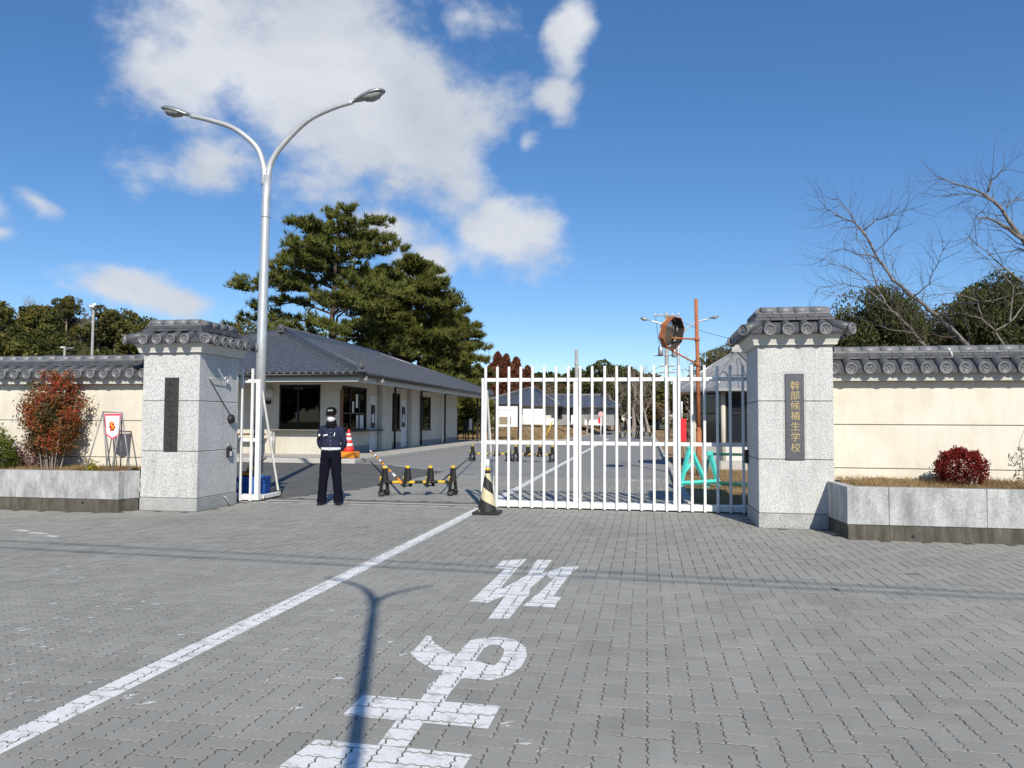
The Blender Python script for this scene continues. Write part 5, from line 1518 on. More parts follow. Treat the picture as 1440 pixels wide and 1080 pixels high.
for (ua, ub, z0, z1_) in ((781, 786, 1.6, 2.7), (793, 800, 1.3, 2.75), (757, 764, 1.5, 2.6)):
    f = MB().box(FX(ua, Yf), FX(ub, Yf), Yf + (2.96 if ua > 770 else -.04), Yf + (3.02 if ua > 770 else .02), z0, z1_, .01).build('window', 'frame_dark', fh)
    MB().box(FX(ua, Yf) + .06, FX(ub, Yf) - .06, Yf + (2.94 if ua > 770 else -.06), Yf + (2.958 if ua > 770 else -.041), z0 + .06, z1_ - .06, 0).build('pane', 'glass_dark', f)
MB().box(FX(735, 72), FX(766, 72), 72.0, 72.1, 1.05, 2.55, .01).build('screen_wall', 'sign_white', fh)
for (ua, ub, yy, va, vb) in ((698, 705, 74, 587, 596), (768, 779, 73, 588, 597), (803, 817, 74, 584, 596), (822, 846, 78, 590, 598)):
    MB().box(FX(ua, yy), FX(ub, yy), yy, yy + .1, at(ua, vb, yy).z, at(ua, va, yy).z, .01).build('screen_wall', 'sign_white', fh)

sb_y = 54.5; sx0, sx1 = FX(696.5, sb_y), FX(729.5, sb_y)
sb = empty('sign_board', ((sx0 + sx1) / 2, sb_y, .05), 'white notice board in a dark frame on two posts on the lawn', 'sign board')
zt, zb = at(712, 574, sb_y).z, at(712, 600, sb_y).z
for x in (sx0, sx1): MB().box(x - .07, x + .07, sb_y - .07, sb_y + .07, .02, zt + .16, .01).build('post', 'frame_dark', sb)
MB().box(sx0 - .07, sx1 + .07, sb_y - .08, sb_y + .08, zt + .161, zt + .30, .01).build('top_rail', 'frame_dark', sb)
pn = MB().box(sx0 + .08, sx1 - .08, sb_y - .04, sb_y + .02, zb, zt + .14, .004).build('panel', 'sign_white', sb)
MB().box(sx0 + .3, sx1 - .55, sb_y - .045, sb_y - .041, zb + .16, zb + .72, .001).build('picture', 'sign_brown', pn)
mb = MB(); random.seed(4)
for k in range(7):
    x = sx0 + .28 + k * .16; z = zt - .10 - k * .012
    mb.tube([(x, sb_y - .044, z), (x + .05, sb_y - .044, z + random.uniform(-.06, .08)), (x + .11, sb_y - .044, z + random.uniform(-.03, .03))], .018, 5)
mb.build('blue_script', 'sign_blue', pn)
MB().lathe([(.06, 0), (.06, .006)], 12, Matrix.Translation(((sx0 + sx1) / 2 + .1, sb_y - .041, zt + .02)) @ TO_FRONT).build('crest', 'frame_dark', pn)

fe = empty('rail_fence', (-10, 47, .15), 'black two-rail pipe fence at the far end of the guardhouse', 'fence')
fy = 48.0; fx0, fx1 = FX(644, fy), FX(676, fy)
for x in np.linspace(fx0, fx1, 4): MB().tube([(x, fy, .1), (x, fy, 1.28)], .04, 8).build('post', 'frame_dark', fe)
for z in (.30, .72, 1.2): MB().tube([(fx0, fy, z), (fx1, fy, z)], .035, 8).build('rail', 'frame_dark', fe)
for u_ in (655, 662):
    x = FX(u_, 47.5); fo = empty('folding_sign', (x, 47.5, .15), 'small folding trestle sign by the black fence, %s' % ('dark' if u_ == 655 else 'with a pale striped top'), 'sign', 'folding signs by the fence')
    for s in (-1, 1): MB().tube([(x + s * .05, 47.5, 1.3), (x + s * .18, 47.5, .15)], .03, 6).build('leg', 'frame_dark', fo)
    MB().box(x - .09, x + .09, 47.44, 47.47, .85, 1.32 if u_ == 655 else 1.55, .005).build('board', 'frame_dark' if u_ == 655 else 'sign_white', fo)

# yellow stay wire guard, hydrant signs
p = at(768, 613, 60); q = at(777, 592, 60.5)
mb = MB(); mb.tube([p, q], .045, 8); tag(mb.build('stay_guard', 'yellow'), 'slanting yellow guard tube standing on the lawn', 'guard tube')
yy = 62; hs = empty('hydrant_sign', (FX(845, yy), yy, .3), 'pink round hydrant sign on a post with a red box beneath', 'sign')
c_ = at(845, 582, yy); MB().tube([(c_.x, yy, .1), (c_.x, yy, c_.z + .1)], .045, 8).build('post', 'sign_white', hs)
MB().lathe([(.20, 0), (.20, .03)], 20, Matrix.Translation((c_.x, yy - .05, c_.z)) @ TO_FRONT).build('disc', 'pink_sign', hs)
a_ = at(843, 594, yy); MB().box(a_.x - .10, a_.x + .08, yy - .05, yy + .03, a_.z - .10, a_.z + .38, .01).build('box', 'red_sign', hs)
yy = 31.0; rs = empty('red_box', (FX(959.5, yy), yy, .06), 'tall red hose box standing beside the far lamp post', 'hose box')
t_, b2 = at(959, 589, yy), at(959, 621, yy); MB().box(t_.x - .16, t_.x + .17, yy, yy + .25, b2.z, t_.z, .015).build('cabinet', 'red_sign', rs)
for s in (-.1, .1): MB().tube([(t_.x + s, yy + .1, .04), (t_.x + s, yy + .1, b2.z)], .03, 8).build('leg', 'concrete_pole', rs)
MB().tube([(t_.x, yy + .1, t_.z), (t_.x, yy + .1, t_.z + .7)], .03, 8).build('stem', 'sign_white', rs)

# utility pole with cross-arms and transformer, plain pole, floodlight poles
yy = 57.0; up_ = empty('utility_pole', (FX(938, yy), yy, .05), 'concrete utility pole with cross-arms and transformers behind the closed gate', 'utility pole')
bx = at(938, 560, yy).x; zt = at(938, 440, yy).z
MB().tube([(bx, yy, 0), (bx - .02, yy, zt)], [.19, .12], 12).build('pole', 'concrete_pole', up_)
for (v, hw) in ((500, .9), (444, .95), (515, .55), (524, .6), (532, .5)):
    z = at(938, v, yy).z; MB().box(bx - hw, bx + hw, yy - .16, yy - .06, z - .045, z + .045, .008).build('cross_arm', 'concrete_pole', up_)
    for s in np.linspace(-hw + .08, hw - .08, 5): MB().lathe([(.035, 0), (.05, .05), (.03, .12), (0, .13)], 8, Matrix.Translation((bx + s, yy - .11, z + .046))).build('insulator', 'sign_white', up_)
for (u_, v) in ((929, 494), (948, 497)):
    c_ = at(u_, v, yy); MB().lathe([(.17, -.3), (.19, -.25), (.19, .25), (.15, .30), (0, .31)], 14, Matrix.Translation((c_.x, yy - .3, c_.z))).build('transformer', 'lamp_shell', up_)
for k, (u_a, v_a) in enumerate(((922, 446), (950, 446))):
    pass
mb = MB(); a_ = at(923, 446, yy); 
for (p0_, p1_) in ((at(922, 446, yy), at(926, 480, yy)), (at(926, 480, yy), at(930, 498, yy))): mb.tube([p0_, p1_], .018, 5)
mb.build('drop_wire', 'black_metal', up_)
for (u_, v_, u2, v2) in ((1040, 480, 940, 444), (930, 514, 870, 540), (945, 520, 1040, 512)):
    a_, b3 = at(u_, v_, yy), at(u2, v2, yy); m_ = (a_ + b3) / 2 - Vector((0, 0, .25))
    tag(MB().tube([a_, m_, b3], .016, 5).build('overhead_cable', 'black_metal'), 'thin overhead cable at the utility pole, %s' % {1040: 'running up to the right of its top', 930: 'sagging away to its left', 945: 'running level behind the mirror post'}[u_], 'cable', 'overhead cables')
yy = 66.0; c_ = at(810.5, 492, yy); mb = MB(); mb.tube([(c_.x + .1, yy, .2), (c_.x, yy, c_.z)], [.20, .14], 12)
pp_ = empty('bare_pole', (c_.x, yy, .2), 'bare concrete pole rising behind the middle of the closed gate', 'pole'); mb.build('pole', 'concrete_pole', pp_); MB().tube([(c_.x, yy, c_.z - 1.3), (c_.x, yy, c_.z - 1.2)], .18, 12).build('band', 'galvanised', pp_)
yy = 58.0; c_ = at(131.5, 434, yy); fl = empty('floodlight_pole', (c_.x, yy, 0), 'tall pale floodlight pole in front of the wooded hill', 'floodlight pole')
MB().tube([(c_.x, yy, 0), (c_.x, yy, c_.z)], [.13, .10], 12).build('pole', 'concrete_pole', fl); MB().box(c_.x - .3, c_.x + .3, yy - .05, yy + .05, c_.z - .02, c_.z + .06, .01).build('cross_arm', 'galvanised', fl)
for s in (-.1, .12, .3): MB().lathe([(.05, 0), (.14, .12), (.15, .2), (0, .2)], 12, Matrix.Translation((c_.x + s, yy - .1, c_.z + .2 + .15 * (s > .2))) @ Matrix.Rotation(1.9, 4, 'X')).build('floodlight', 'sign_white', fl)
yy = 40.0; c_ = at(91, 487, yy); cp = empty('lamp_pole', (c_.x, yy, 0), 'short pale pole with a lamp arm just above the tiled coping', 'lamp pole')
MB().tube([(c_.x, yy, 0), (c_.x, yy, c_.z)], .06, 10).build('pole', 'concrete_pole', cp); MB().tube([(c_.x, yy, c_.z - .25), (c_.x + .5, yy, c_.z - .12)], .03, 8).build('arm', 'concrete_pole', cp)
MB().box(c_.x + .15, c_.x + .62, yy - .1, yy + .1, c_.z - .16, c_.z - .08, .02).build('lamp_head', 'lamp_shell', cp); MB().box(c_.x - .25, c_.x - .05, yy - .06, yy + .06, c_.z - .1, c_.z - .02, .01).build('camera_box', 'sign_white', cp)

# ------------------------------------------------------------------ pennant on its tripod stand in the left planter
pn_ = empty('pennant_stand', (-8.72, 11.25, .63), 'white pennant with red border hung on a grey pipe stand in the planter', 'pennant stand')
yb_ = 11.28
tl_, tr_ = at(145, 579, yb_), at(171.5, 580.5, yb_)
def leg2(p, q): MB().tube([p, q], .011, 8).build('leg', 'pole_grey', pn_)
for (top, ends) in ((tl_, ((120.5, 657, 11.05), (151, 656, 11.15), (156, 640, 11.5))), (tr_, ((157, 658, 11.05), (183, 655, 11.15), (170, 640, 11.5)))):
    for (u_, v_, y_) in ends:
        q = at(u_, v_, y_); leg2(top, (q.x, q.y, .625))
MB().tube([tl_ - Vector((.01, 0, 0)), tr_ + Vector((.01, 0, 0))], .010, 8).build('cross_bar', 'pole_grey', pn_)
PP = [at(u_, v_, yb_ - .02) for u_, v_ in ((147, 582), (170, 582), (168.3, 611.5), (158.5, 618), (148.7, 611.5))]
def plate(pts, dy, mat, name, parent, th=.004):
    n = len(pts); mb = MB(); V = [p_ + Vector((0, dy, 0)) for p_ in pts] + [p_ + Vector((0, dy + th, 0)) for p_ in pts]
    mb.add(V, [tuple(range(n - 1, -1, -1)), tuple(range(n, 2 * n))] + [(i, (i + 1) % n, n + (i + 1) % n, n + i) for i in range(n)]); return mb.build(name, mat, parent)
pen = plate(PP, 0, 'red_border', 'pennant', pn_)
cen = sum(PP, Vector()) / 5
plate([cen + (p_ - cen) * .86 for p_ in PP], -.0045, 'cloth_white', 'pennant_field', pen)
E8 = lambda pts: [at(130 + x / 9.82, 560 + y / 9.82, yb_ - .025) for x, y in pts]
plate(E8([(235, 345), (265, 322), (300, 340), (305, 385), (325, 395), (305, 420), (300, 445), (245, 447), (250, 415), (228, 398), (242, 385)]), -.0085, 'emblem_red', 'emblem', pen)
mb = MB(); mb.tube([p_ + Vector((0, -.011, 0)) for p_ in E8([(290, 352), (266, 346), (258, 366), (280, 384), (300, 402), (288, 420), (262, 414)])], [.006, .010, .011, .012, .011, .009, .006], 6); mb.build('emblem_curve', 'emblem_gold', pen)
mb = MB()
for k in range(6):
    for (yv, x0_) in ((300 - 6 * math.sin(k), 215), (495 + 2 * math.sin(k), 215)):
        q = E8([(x0_ + k * 21, yv)])[0] + Vector((0, -.006, 0)); mb.box(q.x - .005, q.x + .005, q.y - .001, q.y + .001, q.z - .007, q.z + .005, 0)
mb.build('faint_lettering', 'emblem_text', pen)

# ------------------------------------------------------------------ vegetation
def rnd_dir(rng, d, spread):
    v = Vector(rng.normal(size=3)); v = (v - d * v.dot(d)).normalized()
    return (d * math.cos(spread) + v * math.sin(spread)).normalized()


def grow(mb, p, d, L, r, depth, rng, tips, nsplit=(2, 4), spread=(.35, .8), shrink=.68, up=.12, sides=None, curl=.18):
    """recursive limb: bent tube, children along its outer half"""
    n = 4 if depth > 1 else 3
    pts, rad = [p.copy()], [r]
    q, e = p.copy(), d.copy()
    for i in range(n):
        e = (e + Vector(rng.normal(size=3)) * curl + Vector((0, 0, up))).normalized()
        q = q + e * (L / n); pts.append(q.copy()); rad.append(r * (1 - .55 * (i + 1) / n))
    mb.tube(pts, rad, (8 if depth > 3 else 5 if depth > 1 else 3), False)
    if depth == 0:
        tips.append((q.copy(), e.copy())); return
    k = rng.integers(*nsplit) + 1
    for j in range(k):
        s = rng.uniform(.35, 1.0) if j else 1.0
        i = min(n, max(1, int(round(s * n))))
        grow(mb, pts[i], rnd_dir(rng, e, rng.uniform(*spread) * (.5 if j == 0 else 1)), L * shrink * rng.uniform(.75, 1.2), rad[i] * (.85 if j == 0 else .62), depth - 1, rng, tips, nsplit, spread, shrink, up, sides, curl)


def pine(base, H, reach, label, seed, leaf='pine_leaf', low=.28, lean=0.0, thick=.30, group=None, dens=1.0, blade=.36, top_w=.25, up_=.55):
    rng = np.random.default_rng(seed)
    T = empty('pine_tree', base, label, 'tree', group)
    B = Vector(base)
    trunk = MB(); pts = []
    for i in range(11):
        s = i / 10; pts.append(B + Vector((lean * s * s + .10 * math.sin(s * 5 + seed), .12 * math.cos(s * 4 + seed), H * s * .985)))
    trunk.tube(pts, [thick * (1 - .93 * i / 10) + .015 for i in range(11)], 12, False); trunk.build('trunk', 'bark_pine', T)
    limbs = MB(); C, D, tint = [], [], []
    def at_h(s): i = min(9, int(s * 10)); f = s * 10 - i; return pts[i] * (1 - f) + pts[i + 1] * f
    s = low
    ang = rng.uniform(0, 6)
    while s < (.985 if top_w < .3 else .955):
        rel = (s - low) / (1 - low)
        prof = (top_w + (1 - top_w) * (1 - rel) ** .9) * (.75 + .25 * min(1, rel * 5))
        for k in range(rng.integers(4, 6)):
            ang += 2.4 + rng.normal() * .35
            Lr = reach * prof * rng.uniform(.55, 1.15) + .35
            o = at_h(s); hd = Vector((math.cos(ang), math.sin(ang), 0))
            rise = -.05 + up_ * rel + rng.normal() * .10
            n = 7; bp, r_ = [o], [thick * (1 - s) * .42 + .025]
            for i in range(n):
                f = (i + 1) / n
                bp.append(o + hd * Lr * f + Vector((rng.normal() * .06 * Lr * f, rng.normal() * .06 * Lr * f, Lr * (rise * f + .10 * math.sin(f * 3.0) - .06 * f * f))))
                r_.append(r_[0] * (1 - .85 * f))
            limbs.tube(bp, r_, 5, False)
            for i in range(2, n + 1):
                f = i / n
                for sd in (-1, 1, 0):
                    if sd == 0 and i < n: continue
                    sl_ = Lr * (.42 * (1.15 - f) + .10) * rng.uniform(.6, 1.25) if sd else Lr * .10
                    dd = (hd * .7 + Vector((-hd.y, hd.x, 0)) * sd * rng.uniform(.5, 1.1) + Vector((0, 0, .22 + rng.normal() * .12))).normalized()
                    e = bp[i] + dd * sl_
                    if sl_ > .25: limbs.tube([bp[i], e], [.022, .010], 3, False)
                    nt_ = int((3 + sl_ * 5.0) * dens)
                    for q in range(nt_):
                        g = rng.uniform(.25, 1.06)
                        c = bp[i] + dd * sl_ * g + Vector((rng.normal() * .13, rng.normal() * .13, rng.normal() * .08 + .05))
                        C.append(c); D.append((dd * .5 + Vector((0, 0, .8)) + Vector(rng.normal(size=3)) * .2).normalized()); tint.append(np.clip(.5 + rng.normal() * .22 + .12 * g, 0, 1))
        s += (.048 + rng.uniform(0, .026)) * (1.15 - .5 * rel)
    limbs.build('limbs', 'bark_pine', T)
    C, D, tint = np.array(C), np.array(D), np.array(tint)
    K = 9
    CC = np.repeat(C, K, 0); DD = np.repeat(D, K, 0) + rng.normal(size=(len(C) * K, 3)) * .62; DD /= np.linalg.norm(DD, axis=1, keepdims=True)
    V, F, t_ = blades(CC, DD, blade, .075 * blade / .36, rng, np.clip(np.repeat(tint, K) + rng.normal(0, .12, len(CC)), 0, 1))
    fast('crown', V, F, leaf, T, t_)
    return T


def conifer_mesh(H, R, seed, n=5200):
    """narrow cone of drooping sprays"""
    rng = np.random.default_rng(seed)
    h = rng.uniform(.04, 1, n) ** .85
    lobes = 1 + .28 * np.sin(h * 34 + rng.normal(0, .5, n)) + .1 * rng.normal(size=n)
    r = R * (1 - h) ** .8 * lobes * np.sqrt(rng.uniform(.25, 1.0, n)) + .06
    a = rng.uniform(0, 2 * math.pi, n)
    C = np.stack([r * np.cos(a), r * np.sin(a), h * H], 1)
    D = np.stack([np.cos(a), np.sin(a), rng.uniform(-.3, .7, n)], 1)
    V, F, T = leaves(C, H * .055, rng, .42, tint=np.clip(.35 + .3 * lobes - .25 + rng.normal(0, .2, n), 0, 1))
    return V, F, T


def broad_mesh(H, R, seed, n=5200, clumps=26, flat=.75, low=.28, leafsize=None):
    """round-headed crown made of many leaf clumps"""
    rng = np.random.default_rng(seed)
    cz = H * (low + (1 - low) * .5); rz = H * (1 - low) * .5
    u = rng.normal(size=(clumps, 3)); u /= np.linalg.norm(u, axis=1, keepdims=True); u[:, 2] = u[:, 2] * .9 + .1
    cc = u * np.array([R, R, rz]) * rng.uniform(.35, .86, (clumps, 1)) + np.array([0, 0, cz])
    cr_ = R * rng.uniform(.22, .44, clumps)
    k = rng.integers(0, clumps, n)
    d = rng.normal(size=(n, 3)); d /= np.linalg.norm(d, axis=1, keepdims=True)
    C = cc[k] + d * (cr_[k] * rng.uniform(.55, 1.06, n) ** .5)[:, None] * np.array([1, 1, flat])
    ct = rng.uniform(0, 1, clumps)
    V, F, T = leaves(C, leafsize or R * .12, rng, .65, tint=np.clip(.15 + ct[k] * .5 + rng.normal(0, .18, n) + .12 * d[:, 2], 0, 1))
    return V, F, T


def trunk_mb(H, r, seed, spread=.5):
    rng = np.random.default_rng(seed); mb = MB()
    pts = [Vector((.05 * math.sin(i + seed), .05 * math.cos(i * 1.3), H * i / 5)) for i in range(6)]
    mb.tube(pts, [r * (1 - .13 * i) for i in range(6)], 8, False)
    for k in range(7):
        a = 2.4 * k; o = pts[2 + k % 3]; L = H * rng.uniform(.3, .5)
        mb.tube([o, o + Vector((math.cos(a) * L * .5, math.sin(a) * L * .5, L * .4)), o + Vector((math.cos(a) * L * .8, math.sin(a) * L * .8, L * .9))], [r * .42, r * .28, r * .08], 5, False)
    return mb


# the big black pines behind the guardhouse
px_ = at(466, 590, 52).x
pine((px_, 52, 0), at(466, 304, 52).z, 8.1, 'large black pine with layered crown rising behind the guardhouse roof', 21, 'pine_leaf', .30, .2, .34, dens=1.55, blade=.40, top_w=.30, up_=.42)
pine((at(588, 590, 58).x, 58, 0), at(585, 380, 58).z, 6.0, 'smaller black pine right of the large pine, above the guardhouse eave', 5, 'pine_leaf_dark', .10, -.4, .28, dens=1.5, blade=.46)
pine((at(628, 590, 64).x, 64, 0), at(628, 440, 64).z, 4.3, 'low dark pine at the far end of the guardhouse roof', 9, 'pine_leaf_dark', .06, .1, .22, dens=1.6, blade=.46)
pine((at(540, 590, 66).x, 66, 0), at(545, 400, 66).z, 5.2, 'dark pine half hidden behind the large pine', 14, 'pine_leaf_dark', .12, .1, .25, dens=1.3, blade=.46)

# red-brown cedars
ced = []
for k, (u, v, y, R) in enumerate(((684, 520, 100, 2.2), (700, 496, 104, 3.0), (712, 499, 101, 2.6), (726, 503, 103, 2.9), (742, 515, 98, 2.6), (672, 512, 106, 2.4), (756, 530, 105, 2.6))):
    top = at(u, v, y); T = empty('cedar_tree', (top.x, y, .5), '', 'tree', 'red-brown cedars behind the far hall')
    T['label'] = ['short red-brown cedar at the guardhouse end of the cedar row', 'tallest red-brown cedar behind the far hall', 'red-brown cedar with a forked-looking tip right of the tallest one', 'broad red-brown cedar above the ridge of the far hall', 'short red-brown cedar above the right slope of the far hall', 'slim dark green cedar beside the red-brown cedars', 'small dark cedar between the cedars and the bare pole'][k]
    H_ = top.z - .5
    mb = MB(); mb.tube([(top.x, y, .4), (top.x, y, top.z - .5)], [.28, .04], 8, False); mb.build('trunk', 'bark_far', T)
    V, F, t_ = conifer_mesh(H_, R * 1.25, 40 + k); V = V + np.array([top.x, y, .5])
    fast('crown', V, F, 'cedar_red' if k not in (5, 6) else 'broad_dark', T, t_)

# evergreen trees behind the road and round the far hall: four crown shapes shared by many trees
BR = []
for k, (H_, R, sd) in enumerate(((8.0, 3.3, 1), (7.0, 3.8, 2), (9.0, 3.0, 3), (6.0, 3.2, 4))):
    V, F, t_ = broad_mesh(H_, R, 70 + sd, 4600)
    o = fast('crown', V, F, 'broad_mid', None, t_); BR.append((o.data, H_)); bpy.data.objects.remove(o)
for k, (H_, R, sd) in enumerate(((8.0, 3.3, 11), (7.0, 3.8, 12))):
    V, F, t_ = broad_mesh(H_, R, 170 + sd, 26000, 60, leafsize=.16)
    o = fast('crown', V, F, 'broad_mid', None, t_); BR.append((o.data, H_)); bpy.data.objects.remove(o)
TRK = []
for k in range(6):
    me = trunk_mb(BR[k][1] * .7, .2, k).mesh('trunk'); me.materials.append(M['bark_far']); TRK.append(me)


def evergreen(u, vtop, y, kind, label, mat='broad_mid', group='evergreen trees beyond the gate', wide=1.0, zb=0.0):
    top = at(u, vtop, y); me, H_ = BR[kind]
    T = empty('evergreen_tree', (top.x, y, zb), label, 'tree', group, local=True, rz=(u * 1.7) % 6.28)
    s = (top.z - zb) / H_; T.scale = (s * wide, s * wide, s)
    c = bpy.data.objects.new('crown', me); COL.objects.link(c); c.parent = T
    c.material_slots[0].link = 'OBJECT'; c.material_slots[0].material = M[mat]
    t2 = bpy.data.objects.new('trunk', TRK[kind]); COL.objects.link(t2); t2.parent = T
    return T


EV = [(664, 548, 80, 3, 'broad_brown', 'low brown-green tree at the end of the guardhouse, beside the black fence'), (652, 560, 70, 1, 'broad_mid', 'round bush-like tree behind the black fence'),
      (752, 518, 120, 1, 'broad_mid', 'rounded evergreen tree just right of the cedars'), (790, 520, 125, 0, 'broad_mid', 'evergreen tree left of the bare pole'), (822, 516, 118, 3, 'broad_dark', 'dark evergreen tree right of the bare pole'),
      (775, 535, 112, 3, 'broad_brown', 'brownish tree above the right wing of the far hall'), (860, 500, 120, 2, 'broad_dark', 'tallest dark evergreen tree above the road end'), (880, 512, 124, 0, 'broad_brown', 'brown-tinged tree just right of the tallest evergreen above the road end'),
      (905, 522, 126, 1, 'broad_brown', 'broad brownish tree left of the utility pole'), (840, 530, 110, 1, 'broad_mid', 'mid-green tree above the round hydrant sign'), (925, 535, 118, 3, 'broad_dark', 'dark tree directly behind the utility pole'),
      (800, 545, 108, 3, 'broad_dark', 'low dark tree behind the bare pole'), (870, 545, 108, 3, 'broad_dark', 'low dark tree above the far barriers'), (950, 540, 112, 1, 'broad_mid', 'green tree seen below the convex mirror'),
      (985, 530, 90, 0, 'broad_dark', 'dark tree behind the mirror post'), (1035, 478, 60, 0, 'broad_mid', 'olive tree rising behind the roof of the sentry hut'), (1010, 545, 70, 3, 'broad_brown', 'low brown tree left of the sentry hut'),
      (1240, 392, 34, 0, 'broad_dark', 'rounded dark evergreen behind the wall, beside the gold-lettered pillar'), (1205, 436, 36, 1, 'broad_mid', 'olive evergreen just right of the gold-lettered pillar cap'),
      (1408, 374, 33, 0, 'broad_dark', 'large dark evergreen at the right edge above the wall'), (1375, 412, 36, 1, 'broad_mid', 'olive evergreen leaning out left of the large one at the right edge'), (1455, 400, 35, 1, 'broad_brown', 'brownish evergreen cut by the right edge of the view'),
      (1318, 474, 44, 1, 'broad_brown', 'low brownish tree behind the base of the leaning cherry'), (345, 458, 46, 3, 'broad_mid', 'yellow-green tree between the pillar cap and the street lamp'),
      (735, 560, 95, 3, 'broad_brown', 'low brown shrub-like tree behind the ridge of the far hall'), (905, 560, 105, 3, 'broad_brown', 'low brown tree near the end of the road'), (845, 562, 100, 1, 'broad_brown', 'low brown tree behind the round hydrant sign')]
for (u, v, y, k, m_, lab) in EV: evergreen(u, v, y, 4 + k % 2 if u > 1190 or y < 62 else k, lab, m_, wide=.66 if u in (1240, 1408, 1205, 1375, 1455) else 1.25 if u > 1190 or v > 530 else 1.05)

bl = at(968, 556, 44); T = empty('plum_tree', (bl.x, 44, .06), 'small plum tree with pale pink blossom beside the red hose box', 'tree')
mbp = MB(); tp_ = []; grow(mbp, Vector((bl.x, 44, .05)), Vector((0, 0, 1)), .9, .09, 4, np.random.default_rng(88), tp_, (2, 3), (.4, .9), .7, .05); mbp.build('limbs', 'bark_twig', T)
C = np.repeat(np.array([q[0] for q in tp_]), 6, 0) + np.random.default_rng(89).normal(size=(len(tp_) * 6, 3)) * .10
V, F, t_ = leaves(C, .09, np.random.default_rng(90), .8); fast('blossom', V, F, 'blossom_pink', T, t_)

# far backdrop wood beyond the road: one mass
rngw = np.random.default_rng(77)
Vs, Fs, Ts, off = [], [], [], 0
for i in range(70):
    x = rngw.uniform(-75, 60); y = rngw.uniform(135, 170); H_ = rngw.uniform(7.5, 11.5) * (1.0 if x < 10 else .9)
    V, F, t_ = broad_mesh(H_, H_ * .45, 300 + i, 700, 14, low=.0, leafsize=.95); V = V + np.array([x, y, .5]); Vs.append(V); Fs.append(F + off); Ts.append(t_); off += len(V)
for i in range(70):                # undergrowth along its edge
    x = -70 + i * 1.9; y = rngw.uniform(128, 136); H_ = rngw.uniform(2.2, 4.0)
    V, F, t_ = broad_mesh(H_, H_ * .62, 1300 + i, 260, 8, low=-.2, leafsize=.6); V = V + np.array([x, y, .3]); Vs.append(V); Fs.append(F + off); Ts.append(t_ * .8); off += len(V)
tag(fast('distant_wood', np.concatenate(Vs), np.concatenate(Fs), 'wood_mix', None, np.concatenate(Ts)), 'distant mixed wood closing the view beyond the road', kind='stuff')

# unseen wood added behind the viewer to darken the window reflections
Vs, Fs, Ts, off = [], [], [], 0
for i in range(46):
    x = -95 + i * 4.1 + rngw.uniform(-2, 2); y = rngw.uniform(-52, -40); H_ = rngw.uniform(7, 11)
    V, F, t_ = broad_mesh(H_, H_ * .48, 1500 + i, 380, 12, low=.0, leafsize=1.2); V = V + np.array([x, y, -.2]); Vs.append(V); Fs.append(F + off); Ts.append(t_); off += len(V)
tag(fast('reflection_wood', np.concatenate(Vs), np.concatenate(Fs), 'wood_mix', None, np.concatenate(Ts)), 'unseen mixed wood added behind the viewer to darken window reflections', kind='stuff')

# wooded hill on the left
def hill_z(x, y):
    return 21.5 * math.exp(-((x + 140) / 32) ** 2 - ((y - 150) / 42) ** 2) + 3 * math.exp(-((x + 80) / 26) ** 2 - ((y - 150) / 36) ** 2) + 8 * math.exp(-((x + 190) / 50) ** 2 - ((y - 140) / 50) ** 2)
hx, hy = np.linspace(-260, -20, 50), np.linspace(60, 260, 40)
V = [(x, y, hill_z(x, y) - .6) for y in hy for x in hx]
tag(fast('hill', V, [(j * 50 + i, j * 50 + i + 1, (j + 1) * 50 + i + 1, (j + 1) * 50 + i) for j in range(39) for i in range(49)], 'hill_soil', smooth=True), kind='structure')
Vs, Fs, Ts, off = [], [], [], 0
for i in range(480):
    x = rngw.uniform(-185, -38); y = rngw.uniform(98, 172)
    a = math.degrees(math.atan2(x, y)); 
    if a < -52 or a > -20: continue
    H_ = rngw.uniform(4.0, 7.0) * (1 if a < -34 else .7); R = H_ * rngw.uniform(.42, .62)
    V, F, t_ = broad_mesh(H_, R, 900 + i, 520, 12, low=.05, leafsize=.62); t_ = np.clip(t_ * .8 + rngw.uniform(-.18, .35), 0, 1)
    V = V + np.array([x, y, hill_z(x, y) - 1.2]); Vs.append(V); Fs.append(F + off); Ts.append(t_); off += len(V)
tag(fast('hillside_wood', np.concatenate(Vs), np.concatenate(Fs), 'wood_mix', None, np.concatenate(Ts)), 'mixed evergreen wood covering the hill on the left', kind='stuff')
for (u, v, k, lab) in ((95, 411, 2, 'tall dark evergreen on the hill crest left of the floodlight pole'), (163, 426, 0, 'dark round evergreen on the hill crest right of the floodlight pole'), (205, 442, 3, 'small dark tree on the hill crest beside the pillar cap'), (60, 428, 1, 'brownish tree on the hill crest near its bare trees')):
    y = 150.0; p = at(u, v, y); evergreen(u, v, y, k, lab, 'broad_mid' if k != 1 else 'broad_brown', 'trees on the hill crest', .95, hill_z(p.x, y) - 1.0)


# bare trees: three shared meshes
BARE = []
for k in range(4):
    rg = np.random.default_rng(500 + k); mb = MB(); tips = []
    d0 = Vector((rg.normal() * .12, rg.normal() * .12, 1)).normalized()
    grow(mb, Vector((0, 0, 0)), d0, 1.9, .16, 5, rg, tips, (2, 4), (.3, .75), .70, .10)
    me = mb.mesh('limbs'); me.materials.append(M['bark_far']); zs = [v.co.z for v in me.vertices]; BARE.append((me, max(zs)))


def bare(u, vtop, y, k, label, zb=0.0, wide=1.0, group='bare trees beyond the gate', mat=None):
    top = at(u, vtop, y); me, H_ = BARE[k]
    o = bpy.data.objects.new('bare_tree', me); COL.objects.link(o); o.location = (top.x, y, zb); s = (top.z - zb) / H_; o.scale = (s * wide, s * wide, s); o.rotation_euler.z = u * .37
    tag(o, label, 'tree', group)
    return o


